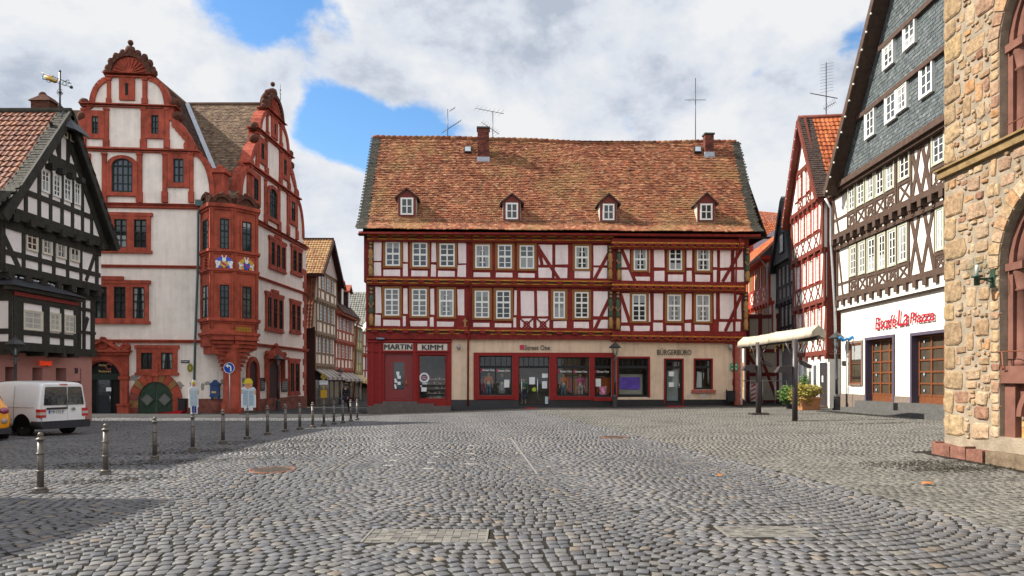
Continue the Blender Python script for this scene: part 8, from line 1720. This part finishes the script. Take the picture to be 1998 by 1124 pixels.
def figure(name, label, cat, loc, rz, h=1.75, skin=None, top=None, bottom=None, shoes=None, hair=None, coat=False, stride=.0, skirt=False, legs=True, group=None, arms=(.08, .08), bag=None, jt=None):
    t = thing(name, label, cat, loc, rz, group); ORG[t.name] = Vector(); s = h/1.75
    # joints (x right, y forward)
    f = stride; P = {}
    P['pel'] = (0, 0, .96); P['belly'] = (0, 0, 1.1); P['chest'] = (0, .01, 1.3); P['neck'] = (0, .0, 1.47); P['head0'] = (0, .01, 1.55); P['head1'] = (0, .03, 1.63); P['head2'] = (0, .02, 1.7)
    for sd, sg in (('l', -1), ('r', 1)):
        k = sg*f; P[sd+'hip'] = (sg*.09, 0, .92); P[sd+'knee'] = (sg*.1, .12*k+.04*abs(f), .5); P[sd+'ank'] = (sg*.1, .28*k-(.05 if k < 0 else 0), .09+(.06 if k < 0 else 0)); P[sd+'toe'] = (sg*.11, .28*k+.14, .035)
        P[sd+'sh'] = (sg*.17, 0, 1.43); P[sd+'el'] = (sg*.24, -.1*k-.02, 1.16); P[sd+'wr'] = (sg*.24, -.2*k+.08, .92); P[sd+'hand'] = (sg*.235, -.22*k+.1, .85)
        for q in range(4): P[sd+'f%d' % q] = (sg*(.235-.01), -.22*k+.07+.022*q, .83); P[sd+'g%d' % q] = (sg*(.22-.012), -.22*k+.075+.024*q, .775+.008*abs(q-1.5)); 
        P[sd+'th'] = (sg*.215, -.22*k+.15, .84)
    rad = dict(pel=(.12,.085), belly=(.115,.08), chest=(.13,.085), neck=.052, head0=(.068,.075), head1=(.085,.098), head2=(.07,.08), hip=.072, knee=.05, ank=.034, toe=(.04,.03), sh=.052, el=.036, wr=.028, hand=(.04,.02), th=.01)
    keys = list(P); R_ = [rad.get(k, rad.get(k[1:], .0095)) for k in keys]; ix = {k: i for i, k in enumerate(keys)}
    E = [('pel','belly'),('belly','chest'),('chest','neck'),('neck','head0'),('head0','head1'),('head1','head2')]
    for sd in 'lr':
        E += [('pel',sd+'hip'),(sd+'hip',sd+'knee'),(sd+'knee',sd+'ank'),(sd+'ank',sd+'toe'),('chest',sd+'sh'),(sd+'sh',sd+'el'),(sd+'el',sd+'wr'),(sd+'wr',sd+'hand'),(sd+'hand',sd+'th')]
        for q in range(4): E += [(sd+'hand', sd+'f%d' % q), (sd+'f%d' % q, sd+'g%d' % q)]
    vs = [Vector(P[k])*s for k in keys]; b = skin_mesh('body', vs, [(ix[a], ix[b]) for a, b in E], [tuple(q*s for q in r) if isinstance(r, tuple) else r*s for r in R_], 0, skin, t, 1)
    def part(nm, ks, rs, mat, extra=0):
        ii = {k: i for i, k in enumerate(ks)}; ed = [(ii[a], ii[b]) for a, b in E if a in ii and b in ii]; return skin_mesh(nm, [Vector(P[k])*s for k in ks], ed, [tuple(q*s for q in r) if isinstance(r, tuple) else r*s for r in rs], 0, mat, t, 1)
    part('jacket' if top else 'torso', ['belly','chest','lsh','rsh','lel','rel','lwr','rwr','neck'], [(.165,.125),(.185,.13),.075,.075,.058,.058,.045,.045,.062], top)
    if not skirt: part('trousers', ['pel','lhip','rhip','lknee','rknee','lank','rank'], [(.165,.125),.098,.098,.074,.074,.06,.06], bottom)
    m = MB()
    if coat or skirt:
        z0, z1 = (.62, 1.16) if coat else (.42, 1.05); prof = [(.24 if coat else .26, z0), (.215, (z0+z1)/2), (.17, z1-.03), (.15, z1)]
        m.lathe((0,0,0), [(a*s, z*s) for a, z in prof], 18); c = m.build('coat_skirt' if coat else 'skirt', top if coat else bottom, t); c.scale = (1, .72, 1)
    for sg, sd in ((-1,'l'),(1,'r')):
        a, q = Vector(P[sd+'ank'])*s, Vector(P[sd+'toe'])*s; m = MB(); m.ball((a+q)/2-Vector((0,.0,.02*s)), .1*s, 8, sq=(.5,1.35,.55)); m.build('shoe', shoes, t)
    hd = Vector(P['head1'])*s; m = MB()
    if hair: m.ball(hd+Vector((0,-.018,.03))*s, .108*s, 12, sq=(.92,1.05,1.0)); m.build('hair', hair, t)
    m = MB(); m.ball(hd+Vector((0,.105,-.015))*s, .018*s, 6, sq=(.7,1,1.3)); 
    for sg in (-1, 1): m.ball(hd+Vector((sg*.09,.0,-.01))*s, .025*s, 6, sq=(.4,.8,1.2))
    m.build('nose_and_ears', skin, t)
    m = MB()
    for sg in (-1, 1): m.ball(hd+Vector((sg*.034,.092,.012))*s, .009*s, 6)
    m.box(-.025*s, .025*s, hd.y+.088*s, hd.y+.096*s, hd.z-.058*s, hd.z-.05*s); m.build('face_features', M('eye_and_mouth_tone', (.1, .03, .03), .5, 0), t)
    return t
def people():
    cloth = lambda n, c, v=.15: M(n, c, .85, v, 9)
    d = 43.8; x = (675-CX)/FP*d; zg = EYE-(805.5-HY)*d/FP
    gz0 = gz(x, d); zg = gz0+.022
    sk = M('person_skin', (.45, .25, .17), .55, .06); p = figure('person', 'man in a dark cap and long dark coat walking towards the square', 'person', (x, d, zg), R(172), 1.76, sk, cloth('near_black_coat', (.022, .022, .026)), cloth('dark_blue_trousers', (.025, .035, .07)), INK, M('grey_hair', (.25, .23, .21), .8), coat=True, stride=.9)
    m = MB(); m.lathe((0, .01, 1.69), [(.11, -.02), (.118, .02), (.1, .06), (.04, .08)], 14); m.box(-.07, .07, .08, .17, 1.675, 1.69); m.build('cap', M('dark_cap_cloth', (.03, .03, .035), .9), p)
    m = MB(); m.lathe((0, .045, 1.4), [(.075, 0), (.07, .05), (.06, .1)], 12); m.build('scarf', M('pale_pink_scarf', (.5, .4, .4), .9), p); m = MB(); m.box(-.36, -.24, -.02, .2, .62, .92); m.build('shoulder_bag', M('dark_red_brown_bag', (.08, .02, .02), .7), p)
    # mannequins in the shop windows
    F = FM; mk = M('beige_mannequin', (.55, .42, .3), .35, .03); zf = F.z(1000, 771)+.0
    og = cloth('orange_floral_cloth', (.62, .16, .04), .4); nv = cloth('navy_cloth', (.03, .035, .07)); dn = cloth('denim', (.1, .15, .24), .3); gs = cloth('grey_speckled_cloth', (.35, .33, .34), .6); pk = cloth('pink_cloth', (.55, .12, .25)); gr = cloth('green_coat_cloth', (.05, .18, .1))
    for px, py, top, bot, skirt, lab in ((953.5,727,og,dn,False,'mannequin in an orange patterned jacket, left in the first shop window'),(979.5,728,nv,gs,True,'mannequin in a navy top and speckled grey skirt in the first shop window'),(1099.5,729,og,dn,False,'mannequin in an orange jacket and jeans in the second shop window'),(1132.5,729,pk,gs,False,'mannequin in a pink top at the right of the second shop window'),(1022,738,gr,nv,True,'mannequin in a green coat behind the glass shop door')):
        t = -.75 if px != 1022 else -1.1; u, zt = F.uz(px, py, t); h = 1.72; q = F.P(u, 0, t); figure('mannequin', lab, 'mannequin', (q[0], q[1], zt-h*.985), R(180+rng_(px)), h, mk, top, bot, mk, None, skirt=skirt, group='mannequins in the fashion shop')
    # clothes rails and hanging garments behind the glass
    rr = random.Random(9)
    for px0, px1, lab in ((1106,1148,'rail of pink and blue garments behind the second shop window'),(1163,1192,'rail of orange garments behind the narrow shop window'),(938,950,'rail of coral garments at the left of the first shop window')):
        u0, u1 = F.u(px0, -1.3), F.u(px1, -1.3); z = F.z(1000, 735); t = thing('clothes_rail', lab, 'clothes rail', F.P((u0+u1)/2, 0, -1.3)); m = MB(); m.tube([F.P(u0, z, -1.3), F.P(u1, z, -1.3)], .02, 6); m.tube([F.P(u0+.03, z-1.5, -1.3), F.P(u0+.03, z, -1.3)], .02, 6); m.tube([F.P(u1-.03, z-1.5, -1.3), F.P(u1-.03, z, -1.3)], .02, 6); m.build('rail', MATS['brushed_steel'], t)
        n = max(3, int((u1-u0)/.1))
        for k in range(n):
            uu = u0+.06+(u1-u0-.12)*k/n; c = rr.choice([pk, dn, cloth('mauve_cloth', (.4, .25, .35)), og, cloth('cream_cloth', (.5, .45, .42))]) if px0 == 1106 else (og if px0 == 1163 else pk); m = MB(); F.quad(m, [(uu-.04, z-rr.uniform(.7, 1.2)), (uu+.09, z-rr.uniform(.7, 1.2)), (uu+.06, z-.1), (uu+.02, z-.03), (uu-.02, z-.1)], -1.45, -1.15+rr.uniform(-.05, .05)); m.build('garment', c, t)
def rng_(px): return (px*37 % 30)-15
people()
